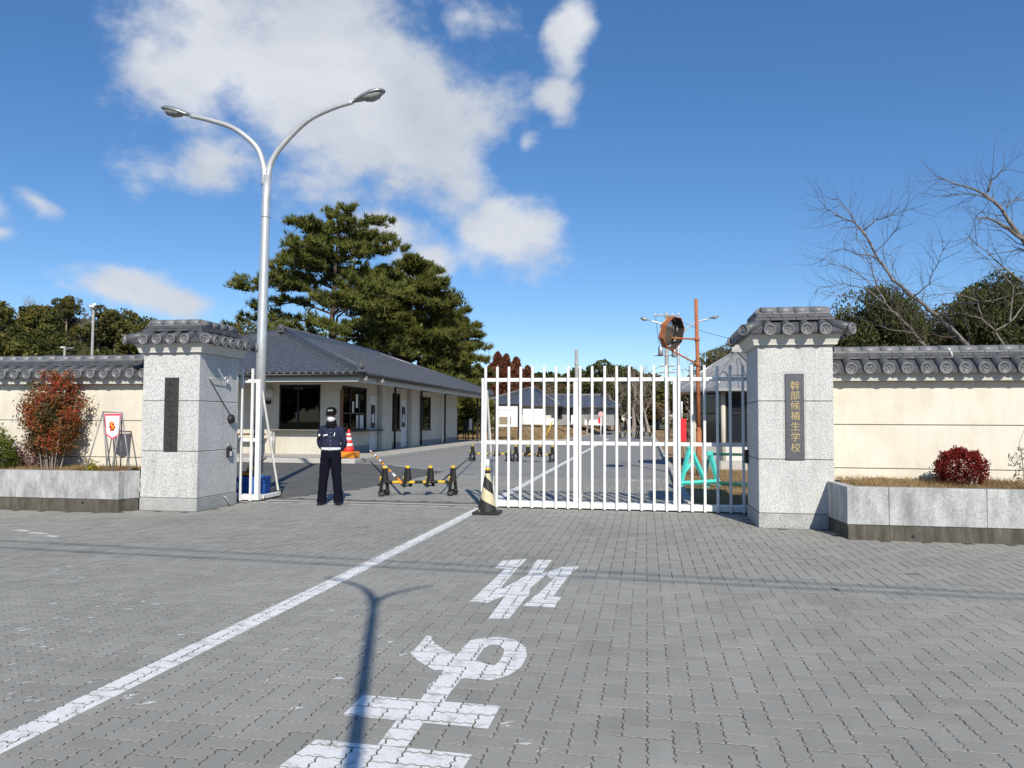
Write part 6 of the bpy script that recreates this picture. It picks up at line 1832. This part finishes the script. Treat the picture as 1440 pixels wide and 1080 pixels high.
BT = [(868, 505, 105, 0, 'tall bare tree above the road end, its twigs against the sky'), (890, 500, 100, 1, 'tall bare tree left of the utility pole'), (912, 512, 96, 2, 'bare tree between the utility pole and the road end'), (848, 545, 84, 3, 'small pale bare tree just right of the round hydrant sign'),
      (866, 548, 82, 0, 'bare tree with pale trunk standing behind the far barriers'), (884, 552, 86, 1, 'second small bare tree behind the far barriers'), (902, 550, 80, 2, 'small bare tree above the road right of the far barriers'), (825, 555, 72, 3, 'reddish bare shrub at the right end of the far hall'),
      (745, 582, 60, 2, 'young leafless tree on the lawn right of the sign board'), (768, 530, 100, 1, 'bare tree above the right slope of the far hall'), (990, 470, 52, 0, 'bare tree spreading behind the mirror post'), (1010, 462, 46, 2, 'bare tree between the mirror post and the sentry hut roof'), (1000, 480, 40, 3, 'low bare tree just above the sentry hut roof'),
      (938, 560, 90, 3, 'small bare tree at the foot of the utility pole'), (705, 570, 66, 1, 'bare bush left of the sign board'), (800, 510, 130, 2, 'faint bare tree behind the bare pole')]
for (u, v, y, k, lab) in BT: bare(u, v, y, k, lab, 0.0, 1.0 if u not in (745,) else .8)
for (u, v, k, lab) in ((25, 408, 0, 'bare tree on the hill crest at the left edge'), (48, 414, 1, 'bare tree on the hill crest second from the left edge'), (75, 410, 2, 'bare tree on the hill crest left of the tall dark evergreen'), (118, 420, 3, 'bare tree on the hill crest right of the tall dark evergreen'), (140, 418, 0, 'bare tree on the hill crest just right of the floodlight pole'), (182, 428, 1, 'thin bare tree on the hill crest nearest the pillar cap')):
    y = 152.0; p = at(u, v, y); bare(u, v, y, k, lab, hill_z(p.x, y) - 1.5, 1.2, 'bare trees on the hill crest')


# the leaning cherry trees behind the right wall: main limbs follow the photograph, twigs grow from them
def cherry(name_lab, y, limbs, seed, tw=3, off_y=0.0):
    rg = np.random.default_rng(seed)
    b0 = at(*limbs[0][0][0], y)
    T = empty('cherry_tree', (b0.x, y, 0), name_lab, 'tree', 'leafless cherry trees behind the right wall')
    main = MB(); twigs = MB(); tips = []
    for (pts, ra, rb, dy) in limbs:
        P = [at(u, v, y + dy * i / max(1, len(pts) - 1)) for i, (u, v) in enumerate(pts)]
        if pts is limbs[0][0]: P = [Vector((P[0].x + .25, y, .05)), (P[0] + Vector((P[0].x + .25, y, .05))) / 2 + Vector((.05, 0, 0))] + P
        Q = []
        for i in range(len(P) - 1):
            for s in (0, .33, .66): Q.append(P[i].lerp(P[i + 1], s) + Vector(rg.normal(size=3)) * .012)
        Q.append(P[-1]); n = len(Q)
        R = [(ra + (rb - ra) * i / (n - 1)) * .62 for i in range(n)]
        main.tube(Q, R, 8, True)
        for i in range(2, n):
            if Q[i].z < 2.4: continue
            d = (Q[i] - Q[i - 1]).normalized()
            for _ in range(2 if i < n - 1 else 3):
                if rg.random() < .72:
                    dd = rnd_dir(rg, d, rg.uniform(.3, 1.1)); grow(twigs, Q[i], dd, rg.uniform(.35, .85), max(.006, R[i] * .24), tw - 1, rg, tips, (1, 3), (.3, .9), .66, .06, curl=.22)
    main.build('limbs', 'bark_cherry', T); twigs.build('twigs', 'bark_twig', T)
    # buds fatten the twig tips
    return T


Z = lambda pts: [(1140 + x / 3.857, 220 + v / 3.857) for x, v in pts]
cherry('leafless cherry whose pale trunk leans left above the wall toward the gold-lettered pillar', 20.0, [
    (Z([(860, 1030), (770, 940), (690, 870), (560, 760), (450, 670), (360, 545), (300, 430), (240, 360), (150, 320), (80, 280)]), .115, .012, .6),
    (Z([(300, 430), (200, 300), (150, 235)]), .035, .008, .3), (Z([(290, 400), (350, 345), (440, 320), (535, 285)]), .03, .007, -.5), (Z([(360, 545), (250, 525), (170, 500)]), .03, .01, .5),
    (Z([(345, 525), (410, 460), (455, 410)]), .025, .007, -.3), (Z([(560, 760), (640, 690), (680, 600), (720, 510)]), .03, .008, -.8), (Z([(690, 870), (800, 800), (1000, 780), (1150, 740)]), .05, .012, -1.0)], 31)
cherry('leafless cherry whose dark forked stem rises beside the leaning pale trunk', 21.5, [
    (Z([(620, 1028), (560, 960), (490, 880), (410, 800), (370, 730), (340, 640), (325, 560)]), .085, .016, .4), (Z([(410, 800), (300, 720), (180, 690), (40, 715)]), .03, .007, .5), (Z([(370, 730), (260, 640), (140, 590), (70, 560)]), .025, .006, .6),
    (Z([(325, 560), (250, 450), (245, 370)]), .02, .006, .2), (Z([(490, 880), (440, 840), (300, 790), (130, 740)]), .035, .008, -.4), (Z([(560, 960), (420, 930), (260, 880)]), .03, .01, .4), (Z([(410, 800), (480, 700), (430, 540)]), .022, .006, -.5)], 32)
cherry('leafless cherry reaching in from beyond the right edge high above the wall', 18.0, [
    (Z([(1420, 1030), (1330, 760), (1230, 560), (1150, 450), (1060, 320), (960, 210), (860, 170), (715, 120)]), .15, .018, .3), (Z([(1150, 450), (1060, 380), (960, 335), (895, 330)]), .06, .02, -.4), (Z([(1000, 250), (900, 205), (770, 205)]), .035, .012, .3),
    (Z([(960, 195), (985, 130), (1040, 75)]), .04, .012, -.3), (Z([(1060, 275), (1100, 235), (1200, 240)]), .03, .01, .3), (Z([(1230, 560), (1150, 500), (1010, 525)]), .035, .01, .5), (Z([(1330, 760), (1150, 680), (1000, 560), (860, 440)]), .05, .008, .8)], 33)
cherry('leafless cherry with low spreading branches behind the wall near the right edge', 24.0, [
    (Z([(1050, 1030), (1000, 950), (930, 880), (820, 850), (720, 860)]), .07, .012, .4), (Z([(1000, 950), (1080, 900), (1100, 700), (1000, 600), (880, 480)]), .05, .006, .6), (Z([(930, 880), (900, 780), (760, 740), (640, 760)]), .035, .008, -.4), (Z([(1080, 900), (1160, 800)]), .04, .015, .3)], 34)

# ------------------------------------------------------------------ planter shrubs
def shrub_leaves(C, size, mat, parent, rng, aspect=.38, tint=None, name='foliage'):
    V, F, t_ = leaves(C, size, rng, aspect, tint=tint, bend=.1); return fast(name, V, F, mat, parent, t_)


rgs = np.random.default_rng(61)
nd = empty('nandina_shrub', (-9.85, 11.28, .63), 'tall nandina shrub turning red and green in the left planter', 'shrub')
mb = MB(); ends = []
for i in range(22):
    a = rgs.uniform(0, 6.28); r_ = rgs.uniform(.02, .22); b = Vector((-9.85 + r_ * math.cos(a), 11.28 + r_ * math.sin(a) * .6, .62))
    hgt = rgs.uniform(.75, 1.55); out = rgs.uniform(.05, .42)
    top = b + Vector((math.cos(a) * out, math.sin(a) * out * .6, hgt)); mid = (b + top) / 2 + Vector((math.cos(a) * .02, 0, .06))
    mb.tube([b, mid, top], [.011, .009, .005], 5, False); 
    for s in np.linspace(.32, 1, 7):
        q = b.lerp(mid, s * 2) if s < .5 else mid.lerp(top, s * 2 - 1)
        for _ in range(3):
            d = Vector((rgs.normal(), rgs.normal() * .7, .25 + rgs.normal() * .3)).normalized() * rgs.uniform(.1, .24); mb.tube([q, q + d], [.004, .002], 3, False); ends.append((q + d * .45, 0)); ends.append((q + d, 0))
mb.build('canes', 'bark_far', nd)
E_ = np.array([e[0] for e in ends]); n = len(E_) * 16
C = np.repeat(E_, 16, 0) + rgs.normal(size=(n, 3)) * np.array([.055, .05, .045])
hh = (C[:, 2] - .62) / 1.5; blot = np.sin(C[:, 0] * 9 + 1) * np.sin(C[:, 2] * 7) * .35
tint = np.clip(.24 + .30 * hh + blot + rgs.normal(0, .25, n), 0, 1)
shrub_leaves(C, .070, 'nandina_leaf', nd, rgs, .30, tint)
gs = empty('round_shrub', (-10.95, 11.2, .63), 'clipped yellow-green shrub at the left edge of the planter', 'shrub')
d = rgs.normal(size=(5200, 3)); d /= np.linalg.norm(d, axis=1, keepdims=True); d[:, 2] = np.abs(d[:, 2])
C = np.array([-10.95, 11.2, .66]) + d * np.array([.46, .34, .66]) * (rgs.uniform(.3, 1, 5200) ** .35 * (1 + .12 * np.sin(d[:, 0] * 9) * np.sin(d[:, 2] * 8) + .05 * rgs.normal(size=5200)))[:, None]
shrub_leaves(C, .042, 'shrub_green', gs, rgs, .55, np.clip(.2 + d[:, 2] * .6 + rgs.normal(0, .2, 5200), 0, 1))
MB().tube([(-10.95, 11.2, .6), (-10.93, 11.2, 1.1)], [.03, .01], 6).build('stem', 'bark_far', gs)
ps = empty('purple_shrub', (-10.45, 11.42, .63), 'dull purple twiggy shrub between the clipped shrub and the nandina', 'shrub')
d = rgs.normal(size=(1500, 3)); d /= np.linalg.norm(d, axis=1, keepdims=True); d[:, 2] = np.abs(d[:, 2])
C = np.array([-10.42, 11.45, .64]) + d * np.array([.30, .22, .62]) * (rgs.uniform(.2, 1, 1500) ** .4)[:, None]
shrub_leaves(C, .035, 'shrub_purple', ps, rgs, .45)
mb = MB()
for i in range(14):
    a = rgs.uniform(0, 6.28); mb.tube([(-10.42, 11.45, .6), (-10.42 + .25 * math.cos(a), 11.45 + .18 * math.sin(a), .62 + rgs.uniform(.3, .6))], [.006, .002], 4, False)
mb.build('twigs', 'bark_far', ps)
yp = empty('small_plant', (-8.98, 11.12, .63), 'small yellow-leaved plant beside the pennant stand', 'plant')
C = np.array([-8.97, 11.12, .64]) + np.abs(rgs.normal(size=(260, 3))) * np.array([.05, .04, .075]) * np.sign(rgs.normal(size=(260, 3)) * np.array([1, 1, 0]) + np.array([0, 0, 1]))
shrub_leaves(C, .035, 'yellow_plant', yp, rgs, .5); MB().tube([(-8.97, 11.12, .6), (-8.96, 11.12, .76)], [.006, .003], 5).build('stem', 'bark_far', yp)
rb = empty('red_bush', (4.13, 11.08, .66), 'round dark red bush in the right planter', 'shrub')
d = rgs.normal(size=(6500, 3)); d /= np.linalg.norm(d, axis=1, keepdims=True); d[:, 2] = np.where(d[:, 2] < -.72, -d[:, 2], d[:, 2])
C = np.array([4.14, 11.08, .875]) + d * np.array([.325, .27, .265]) * (rgs.uniform(.3, 1, 6500) ** .3 * (1 + .10 * np.sin(d[:, 0] * 9 + 2) * np.sin(d[:, 2] * 8 + 1) + .07 * np.sin(d[:, 1] * 17) + .05 * rgs.normal(size=6500)))[:, None]
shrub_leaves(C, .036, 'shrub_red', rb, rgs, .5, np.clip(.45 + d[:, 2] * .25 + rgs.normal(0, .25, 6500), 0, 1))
mb = MB()
for i in range(9):
    a = rgs.uniform(-.6, 2.2); x = 4.18 + rgs.uniform(-.04, .16); mb.tube([(x, 10.98, .64), (x + rgs.normal() * .03, 10.93 + rgs.normal() * .03, .72), (x + rgs.normal() * .05, 10.95, .84)], [.010, .009, .005], 5, False)
mb.build('stems', 'mirror_edge', rb)
bm = empty('bamboo_sprig', (4.98, 10.9, .66), 'thin leafy sprig with narrow drooping leaves at the right edge of the view', 'plant')
st = [at(u, v, 10.9) for u, v in ((1441, 668), (1437, 640), (1433, 625), (1440, 605))]; st[0].z = .64
mb = MB(); mb.tube(st, [.006, .005, .004, .003], 5, False); C = []
for (u, v) in ((1425, 640), (1430, 650), (1424, 656), (1432, 662), (1428, 670), (1434, 632), (1437, 645), (1438, 655), (1426, 645), (1439, 634), (1420, 655), (1430, 672), (1438, 668), (1423, 644)):
    q = at(u, v, 10.9); C.append(q); j = min(st, key=lambda s_: (s_ - q).length); mb.tube([j, q], [.003, .0015], 3, False)
mb.build('stem', 'bark_far', bm)
C = np.repeat(np.array(C), 4, 0) + rgs.normal(size=(len(C) * 4, 3)) * .02
shrub_leaves(C, .075, 'bamboo_leaf', bm, rgs, .20)
# dry grass tufts round the barricade and hut
n = 9000
C = np.stack([rgs.uniform(.85, 4.2, n), 13.6 + rgs.uniform(0, 1, n) ** 1.3 * 9, np.full(n, .05)], 1)
D = np.stack([rgs.normal(0, .5, n), rgs.normal(0, .5, n), rgs.uniform(.3, 1, n)], 1); D /= np.linalg.norm(D, axis=1, keepdims=True)
V, F, t_ = blades(C, D, .10, .012, rgs); tag(fast('grass', V, F, 'straw', None, t_), 'dry grass behind the closed gate round the barricade', kind='stuff')
n = 16000
y_ = 52 + rgs.uniform(0, 1, n) ** 1.2 * 28; x_ = -6.2 - rgs.uniform(0, 1, n) * 26
C = np.stack([x_, y_, lawn_z(x_, y_) + .02], 1); D = np.stack([rgs.normal(0, .4, n), rgs.normal(0, .4, n), rgs.uniform(.4, 1, n)], 1); D /= np.linalg.norm(D, axis=1, keepdims=True)
V, F, t_ = blades(C, D, .16, .05, rgs); tag(fast('grass', V, F, 'straw', None, t_), 'dry straw-coloured grass on the lawn before the far hall', kind='stuff')

n = 420
lit = []
for k in range(n):
    z_ = rgs.integers(0, 4)
    if z_ == 0: lit.append((rgs.uniform(2.6, 5.6), 10.33 - abs(rgs.normal()) * .10))
    elif z_ == 1: lit.append((rgs.uniform(-11.2, -8.3), 10.86 - abs(rgs.normal()) * .10))
    elif z_ == 2: lit.append((rgs.uniform(-7.0, 1.5), 12.62 - abs(rgs.normal()) * .05))
    else: lit.append((1.54 - abs(rgs.normal()) * .2, 11.25 + rgs.uniform(0, 1.2)) if rgs.random() < .5 else (rgs.uniform(1.6, 2.5), 11.19 - abs(rgs.normal()) * .06))
C = np.array([(x, y, .006) for x, y in lit])
V, F, t_ = leaves(C, .028, rgs, .5, bend=.2); V[:, 2] = .004 + np.abs(V[:, 2] - .006) * .25
tag(fast('leaf_litter', V, F, 'straw', None, t_), 'dry leaf litter swept against the planters and gate track', kind='stuff')

# ------------------------------------------------------------------ the guard
GX, GYp = -5.46, 12.62
person = empty('person', (GX, GYp, 0), 'person in navy uniform and white mask, standing with hands behind the back', 'person', local=True, rz=RAD(13))


def skin_mesh(name, joints, edges, mat, root, sub=2):
    """joints: (x, y, z, rx, ry); a Skin modifier grows the surface"""
    me = bpy.data.meshes.new(name); me.from_pydata([j[:3] for j in joints], edges, [])
    o = bpy.data.objects.new(name, me); COL.objects.link(o)
    sk = o.modifiers.new('skin', 'SKIN'); sk.use_smooth_shade = True; sk.branch_smoothing = .6
    for i, j in enumerate(joints):
        v = me.skin_vertices[0].data[i]; v.radius = (j[3], j[4]); v.use_root = (i == root)
    ss = o.modifiers.new('sub', 'SUBSURF'); ss.levels = sub; ss.render_levels = sub
    bpy.context.view_layer.update()
    nm = bpy.data.meshes.new_from_object(o.evaluated_get(bpy.context.evaluated_depsgraph_get()))
    bpy.data.objects.remove(o); nm.materials.clear(); nm.materials.append(M[mat]); nm.name = name
    nm.polygons.foreach_set('use_smooth', [True] * len(nm.polygons))
    return link(name, nm, person)


# body under the clothes: one continuous figure, feet to head
J = [(0, 0, .93, .11, .08), (0, .0, 1.10, .10, .08), (0, .01, 1.25, .12, .085), (0, .015, 1.33, .08, .06), (0, .0, 1.46, .055, .055), (0, -.01, 1.53, .060, .075),
     (-.13, .018, 1.30, .035, .035), (-.205, .088, 1.085, .022, .022), (-.10, .166, .93, .022, .022), (.13, .018, 1.30, .035, .035), (.205, .088, 1.085, .022, .022), (.10, .166, .93, .022, .022),
     (-.09, 0, .80, .065, .065), (-.118, -.01, .48, .05, .052), (-.146, .02, .09, .040, .045), (.09, 0, .80, .065, .065), (.112, -.01, .48, .05, .052), (.138, .02, .09, .040, .045)]
body = skin_mesh('body', J, [(0, 1), (1, 2), (2, 3), (3, 4), (4, 5), (3, 6), (6, 7), (7, 8), (3, 9), (9, 10), (10, 11), (0, 12), (12, 13), (13, 14), (0, 15), (15, 16), (16, 17)], 'skin', 0)
# head with a face
hd = MB(); n, m_ = 24, 18; V = []
for i in range(m_ + 1):
    ph = math.pi * i / m_; zz = math.cos(ph)
    for k in range(n):
        a = 2 * math.pi * k / n; sx, sy = math.sin(ph) * math.cos(a), math.sin(ph) * math.sin(a)
        w = .077 * (1 - .22 * max(0, -zz) ** 1.4); dpt = .096 * (1 - .10 * max(0, -zz))
        x, y, z = sx * w, sy * dpt, zz * .118
        fr = max(0, -sy)
        y -= .022 * fr ** 6 * math.exp(-(x / .014) ** 2 - ((z + .012) / .022) ** 2) * 1.4           # nose
        y += .010 * fr * math.exp(-((abs(x) - .032) / .016) ** 2 - ((z - .012) / .014) ** 2)         # eye sockets
        y -= .006 * fr ** 4 * math.exp(-(x / .025) ** 2 - ((z + .052) / .010) ** 2)                  # lips
        V.append((x, y - .012, z + 1.565))
hd.add(V, [(i * n + k, (i + 1) * n + k, (i + 1) * n + (k + 1) % n, i * n + (k + 1) % n) for i in range(m_) for k in range(n)], True)
head = hd.build('head', 'skin', person)
for s in (-1, 1):
    e = MB(); e.lathe([(.012, -.008), (.026, 0), (.022, .008), (0, .004)], 12, Matrix.Translation((s * .078, -.004, 1.565)) @ Matrix.Rotation(s * math.pi / 2, 4, 'Y') @ Matrix.Diagonal((1.2, .75, 1, 1))); e.build('ear', 'skin', head)
    e = MB(); e.lathe([(0, -.011), (.008, -.008), (.011, 0), (.008, .008), (0, .011)], 10, Matrix.Translation((s * .031, -.096, 1.578))); e.build('eye', 'black_cloth', head)
# cap with peak and a pale badge, white mask, black neck warmer
cp_ = MB(); V = []; n = 24
prof = [(1.585, .086, .105), (1.62, .090, .110), (1.655, .088, .108), (1.685, .078, .096), (1.703, .052, .065), (1.71, .0, .0)]
for (z, rx, ry) in prof:
    for k in range(n): a = 2 * math.pi * k / n; V.append((rx * math.cos(a), -.010 + ry * math.sin(a), z + .012 * max(0, math.sin(a)) * -1))
cp_.add(V, [(i * n + k, i * n + (k + 1) % n, (i + 1) * n + (k + 1) % n, (i + 1) * n + k) for i in range(len(prof) - 1) for k in range(n)], True); cap = cp_.build('cap', 'black_cloth', person)
pk = MB(); V = []
for j, (r_, dz) in enumerate(((.098, 0), (.122, -.008), (.148, -.026))):
    for k in range(13): a = math.pi * 1.5 + RAD(62) * (k - 6) / 6; V.append((.9 * r_ * math.cos(a) * (1 - .12 * j), -.010 + r_ * 1.02 * math.sin(a), 1.592 + dz))
V += [(x, y, z - .008) for x, y, z in V]
pk.add(V, [(j * 13 + k, j * 13 + k + 1, (j + 1) * 13 + k + 1, (j + 1) * 13 + k) for j in range(2) for k in range(12)] + [(39 + (j + 1) * 13 + k, 39 + (j + 1) * 13 + k + 1, 39 + j * 13 + k + 1, 39 + j * 13 + k) for j in range(2) for k in range(12)] + [(26 + k, 27 + k, 66 + k, 65 + k) for k in range(12)], True)
pk.build('peak', 'black_cloth', cap)
bd = MB()
for (x0_, x1_, z0, z1) in ((-.042, -.026, 1.632, 1.664), (-.018, -.004, 1.630, 1.662), (.004, .018, 1.634, 1.664), (.024, .040, 1.632, 1.660)): bd.box(x0_, x1_, -.131 + abs(x0_ + x1_) * .10, -.118 + abs(x0_ + x1_) * .10, z0, z1, .003)
bd.build('cap_lettering', 'galvanised', cap)
mk = MB(); V = []; n = 18
for i, (s, bul) in enumerate(((1.0, 0), (.85, .016), (.55, .034), (.2, .042))):
    for k in range(n): a = 2 * math.pi * k / n; V.append((.072 * s * math.cos(a), -.094 - bul + .055 * (s * math.cos(a)) ** 2, 1.502 + .056 * s * math.sin(a)))
mk.add(V, [(i * n + k, i * n + (k + 1) % n, (i + 1) * n + (k + 1) % n, (i + 1) * n + k) for i in range(3) for k in range(n)], True); mk.f.append(tuple(3 * n + k for k in range(n))); mk.sm.append(True)
mask = mk.build('face_mask', 'belt_white', person)
for s in (-1, 1): MB().tube([(s * .055, -.075, 1.515), (s * .078, -.03, 1.55), (s * .082, .0, 1.572)], .002, 4).build('mask_strap', 'belt_white', mask)
nw = MB(); V = []; n = 24
for (z, rx, ry, oy) in ((1.330, .102, .098, -.005), (1.360, .108, .104, -.01), (1.395, .098, .100, -.012), (1.425, .090, .094, -.008), (1.447, .084, .082, .004), (1.475, .078, .064, .026)):
    for k in range(n): a = 2 * math.pi * k / n; V.append((rx * math.cos(a) * (1 + .04 * math.sin(5 * a + z * 60)), oy + ry * math.sin(a) * (1 + .04 * math.cos(4 * a + z * 50)), z + .006 * math.sin(3 * a)))
nw.add(V, [(i * n + k, i * n + (k + 1) % n, (i + 1) * n + (k + 1) % n, (i + 1) * n + k) for i in range(5) for k in range(n)], True); nw.build('neck_warmer', 'black_cloth', person)
# jacket and trousers: lofted sections with folds
def loft(mb, secs, n=28, fold=.0, seed=0, cap=True):
    """secs: centre (x, y, z), half-axes (a, b), and the plane's tilt vector (axis along the limb)"""
    V = []; rg = np.random.default_rng(seed); ph = rg.uniform(0, 6, 8)
    for i, (c, a_, b_) in enumerate(secs):
        p0_ = Vector(secs[max(i - 1, 0)][0]); p1_ = Vector(secs[min(i + 1, len(secs) - 1)][0]); t_ = (p1_ - p0_).normalized()
        e1 = Vector((1, 0, 0)); e1 = (e1 - t_ * e1.dot(t_)).normalized(); e2 = t_.cross(e1)
        for k in range(n):
            w = 2 * math.pi * k / n
            f = 1 + fold * (math.sin(3 * w + ph[0] + i * 1.1) + .7 * math.sin(5 * w + ph[1] - i * 1.9) + .5 * math.sin(2 * w + ph[2] + i * 2.7))
            V.append(Vector(c) + e1 * math.cos(w) * a_ * f + e2 * math.sin(w) * b_ * f)
    o_ = len(mb.v)
    mb.add(V, [(i * n + k, i * n + (k + 1) % n, (i + 1) * n + (k + 1) % n, (i + 1) * n + k) for i in range(len(secs) - 1) for k in range(n)], True)
    if cap:
        mb.f.append(tuple(o_ + k for k in reversed(range(n)))); mb.sm.append(False)
        mb.f.append(tuple(o_ + (len(secs) - 1) * n + k for k in range(n))); mb.sm.append(False)
    return mb


def interp(keys, n):
    """smooth in-between sections"""
    K = np.array([[*c, a_, b_] for (c, a_, b_) in keys]); t0 = np.linspace(0, len(keys) - 1, n); out = []
    for t_ in t0:
        i = min(int(t_), len(keys) - 2); f = t_ - i; m0, m1 = K[max(i - 1, 0)], K[min(i + 2, len(keys) - 1)]
        q = .5 * (2 * K[i] + (K[i + 1] - m0) * f + (2 * m0 - 5 * K[i] + 4 * K[i + 1] - m1) * f * f + (3 * K[i] - m0 - 3 * K[i + 1] + m1) * f ** 3)
        out.append((tuple(q[:3]), q[3], q[4]))
    return out


jm = MB()
loft(jm, interp([((0, 0, .945), .158, .112), ((0, -.002, .99), .160, .114), ((0, -.004, 1.06), .166, .120), ((0, 0, 1.16), .170, .126), ((0, .006, 1.25), .172, .124), ((0, .012, 1.32), .166, .108), ((0, .016, 1.36), .140, .090), ((0, .016, 1.395), .098, .074), ((0, .01, 1.42), .070, .062)], 30), 40, .020, 1)
for s in (-1, 1):
    loft(jm, interp([((s * .120, .018, 1.335), .064, .074), ((s * .152, .024, 1.308), .068, .076), ((s * .176, .036, 1.245), .060, .068), ((s * .196, .056, 1.17), .055, .060), ((s * .214, .082, 1.10), .052, .056), ((s * .204, .118, 1.035), .050, .053), ((s * .168, .148, .985), .046, .048), ((s * .13, .162, .95), .041, .043), ((s * .10, .166, .93), .036, .038)], 26), 24, .034, 5 + s)
jk = jm.build('jacket', 'navy_cloth', person)
tm_ = MB()
loft(tm_, interp([((0, .0, .985), .160, .112), ((0, .0, .955), .168, .118), ((0, .004, .90), .176, .126), ((0, .006, .84), .178, .126), ((0, .004, .79), .166, .108), ((0, .0, .765), .12, .07)], 14), 32, .008, 3)
for s in (-1, 1):
    k_ = 1 if s < 0 else .93
    loft(tm_, interp([((s * .078, .002, .86), .092, .112), ((s * .088, .0, .76), .096, .108), ((s * .102 * k_, -.006, .62), .090, .098), ((s * .118 * k_, -.010, .47), .080, .086), ((s * .132 * k_, .0, .32), .076, .084), ((s * .143 * k_, .010, .18), .077, .088), ((s * .149 * k_, .014, .085), .082, .096), ((s * .150 * k_, .012, .045), .080, .098), ((s * .150 * k_, .012, .035), .074, .09)], 34), 28, .032, 9 + s)
tr = tm_.build('trousers', 'navy_trouser', person)
bt = MB(); V = []; n = 32
for (z, g_) in ((.955, 0), (.957, .014), (.998, .014), (1.0, 0)):
    for k in range(n): a = 2 * math.pi * k / n; V.append(((.158 + g_) * math.cos(a), (.113 + g_) * math.sin(a), z))
bt.add(V, [(i * n + k, i * n + (k + 1) % n, (i + 1) * n + (k + 1) % n, (i + 1) * n + k) for i in range(3) for k in range(n)], True); belt = bt.build('belt', 'belt_white', person)
MB().box(-.03, .03, -.135, -.124, .950, 1.005, .004).build('buckle', 'galvanised', belt)
for s in (-1, 1):
    sh = MB(); V = []; n = 16
    for (y, w, h_) in ((.10, .03, .05), (.085, .045, .085), (.03, .050, .10), (-.04, .050, .085), (-.11, .054, .058), (-.155, .045, .045), (-.18, .02, .030)):
        for k in range(n):
            a = 2 * math.pi * k / n; zz = math.sin(a); V.append((s * .146 + w * math.cos(a) + s * .18 * max(0, -y - .0) * .6, y + .012, max(.002, h_ * .5 + zz * h_ * .5)))
    sh.add(V, [(i * n + k, (i + 1) * n + k, (i + 1) * n + (k + 1) % n, i * n + (k + 1) % n) for i in range(6) for k in range(n)], True); sh.f.append(tuple(range(n))); sh.sm.append(False); sh.f.append(tuple(6 * n + k for k in reversed(range(n)))); sh.sm.append(False)
    sh.build('shoe', 'shoe', person)
    # gloved hand behind the back: palm, four fingers of unequal length and a thumb
    h_ = MB(); w0 = Vector((s * .10, .165, .93)); dr = Vector((-s * .80, .10, -.55)).normalized(); sd = Vector((0, 0, 1)).cross(dr).normalized(); upn = dr.cross(sd)
    pw = w0 + dr * .085 + Vector((0, .012 * (1 if s > 0 else 3), 0))
    h_.tube([w0, w0 + dr * .03, pw], [.030, .036, .034], 10)
    for k, L in enumerate((.062, .074, .070, .054)):
        o_ = pw + upn * (.027 - .018 * k) * 1.0; mid = o_ + dr * L * .5 + Vector((0, -.004, -.004)); h_.tube([o_ - dr * .01, o_ + dr * L * .28, mid, o_ + dr * L * .9 + Vector((0, -.02, -.012))], [.0095, .009, .0085, .007], 7)
    h_.tube([w0 + dr * .03 + upn * .02, w0 + dr * .06 + upn * .05, w0 + dr * .095 + upn * .052], [.011, .010, .008], 7)
    h_.build('glove', 'belt_white', person)
# name tape, pocket flaps, sleeve badge, pen, placket buttons
def patch(name, x0, x1, z0, z1, y, mat, yaw=0, par=jk, tilt=0):
    mb = MB(); mb.box(-(x1 - x0) / 2, (x1 - x0) / 2, -.004, .004, -(z1 - z0) / 2, (z1 - z0) / 2, .002, Matrix.Translation(((x0 + x1) / 2, y, (z0 + z1) / 2)) @ Matrix.Rotation(yaw, 4, 'Z') @ Matrix.Rotation(tilt, 4, 'Y')); mb.build(name, mat, par)
patch('name_tape', -.115, -.035, 1.205, 1.228, -.122, 'belt_white', RAD(-14), tilt=RAD(-10))
patch('pocket_flap', -.125, -.035, 1.16, 1.195, -.121, 'navy_cloth', RAD(-16)); patch('pocket_flap', .035, .125, 1.16, 1.195, -.121, 'navy_cloth', RAD(16))
patch('pen_badge', .07, .085, 1.20, 1.26, -.118, 'belt_white', RAD(22), tilt=RAD(12))
patch('sleeve_badge', -.222, -.186, 1.195, 1.235, -.020, 'belt_white', RAD(-30)); patch('arm_band', -.242, -.186, 1.14, 1.27, -.010, 'black_cloth', RAD(-25))
mb = MB()
for z in (1.05, 1.12, 1.19, 1.26, 1.32): mb.lathe([(.006, 0), (.006, .004), (0, .005)], 8, Matrix.Translation((.012, -.124 + (.012 if z > 1.3 else 0), z)) @ TO_FRONT)
mb.build('buttons', 'galvanised', jk)
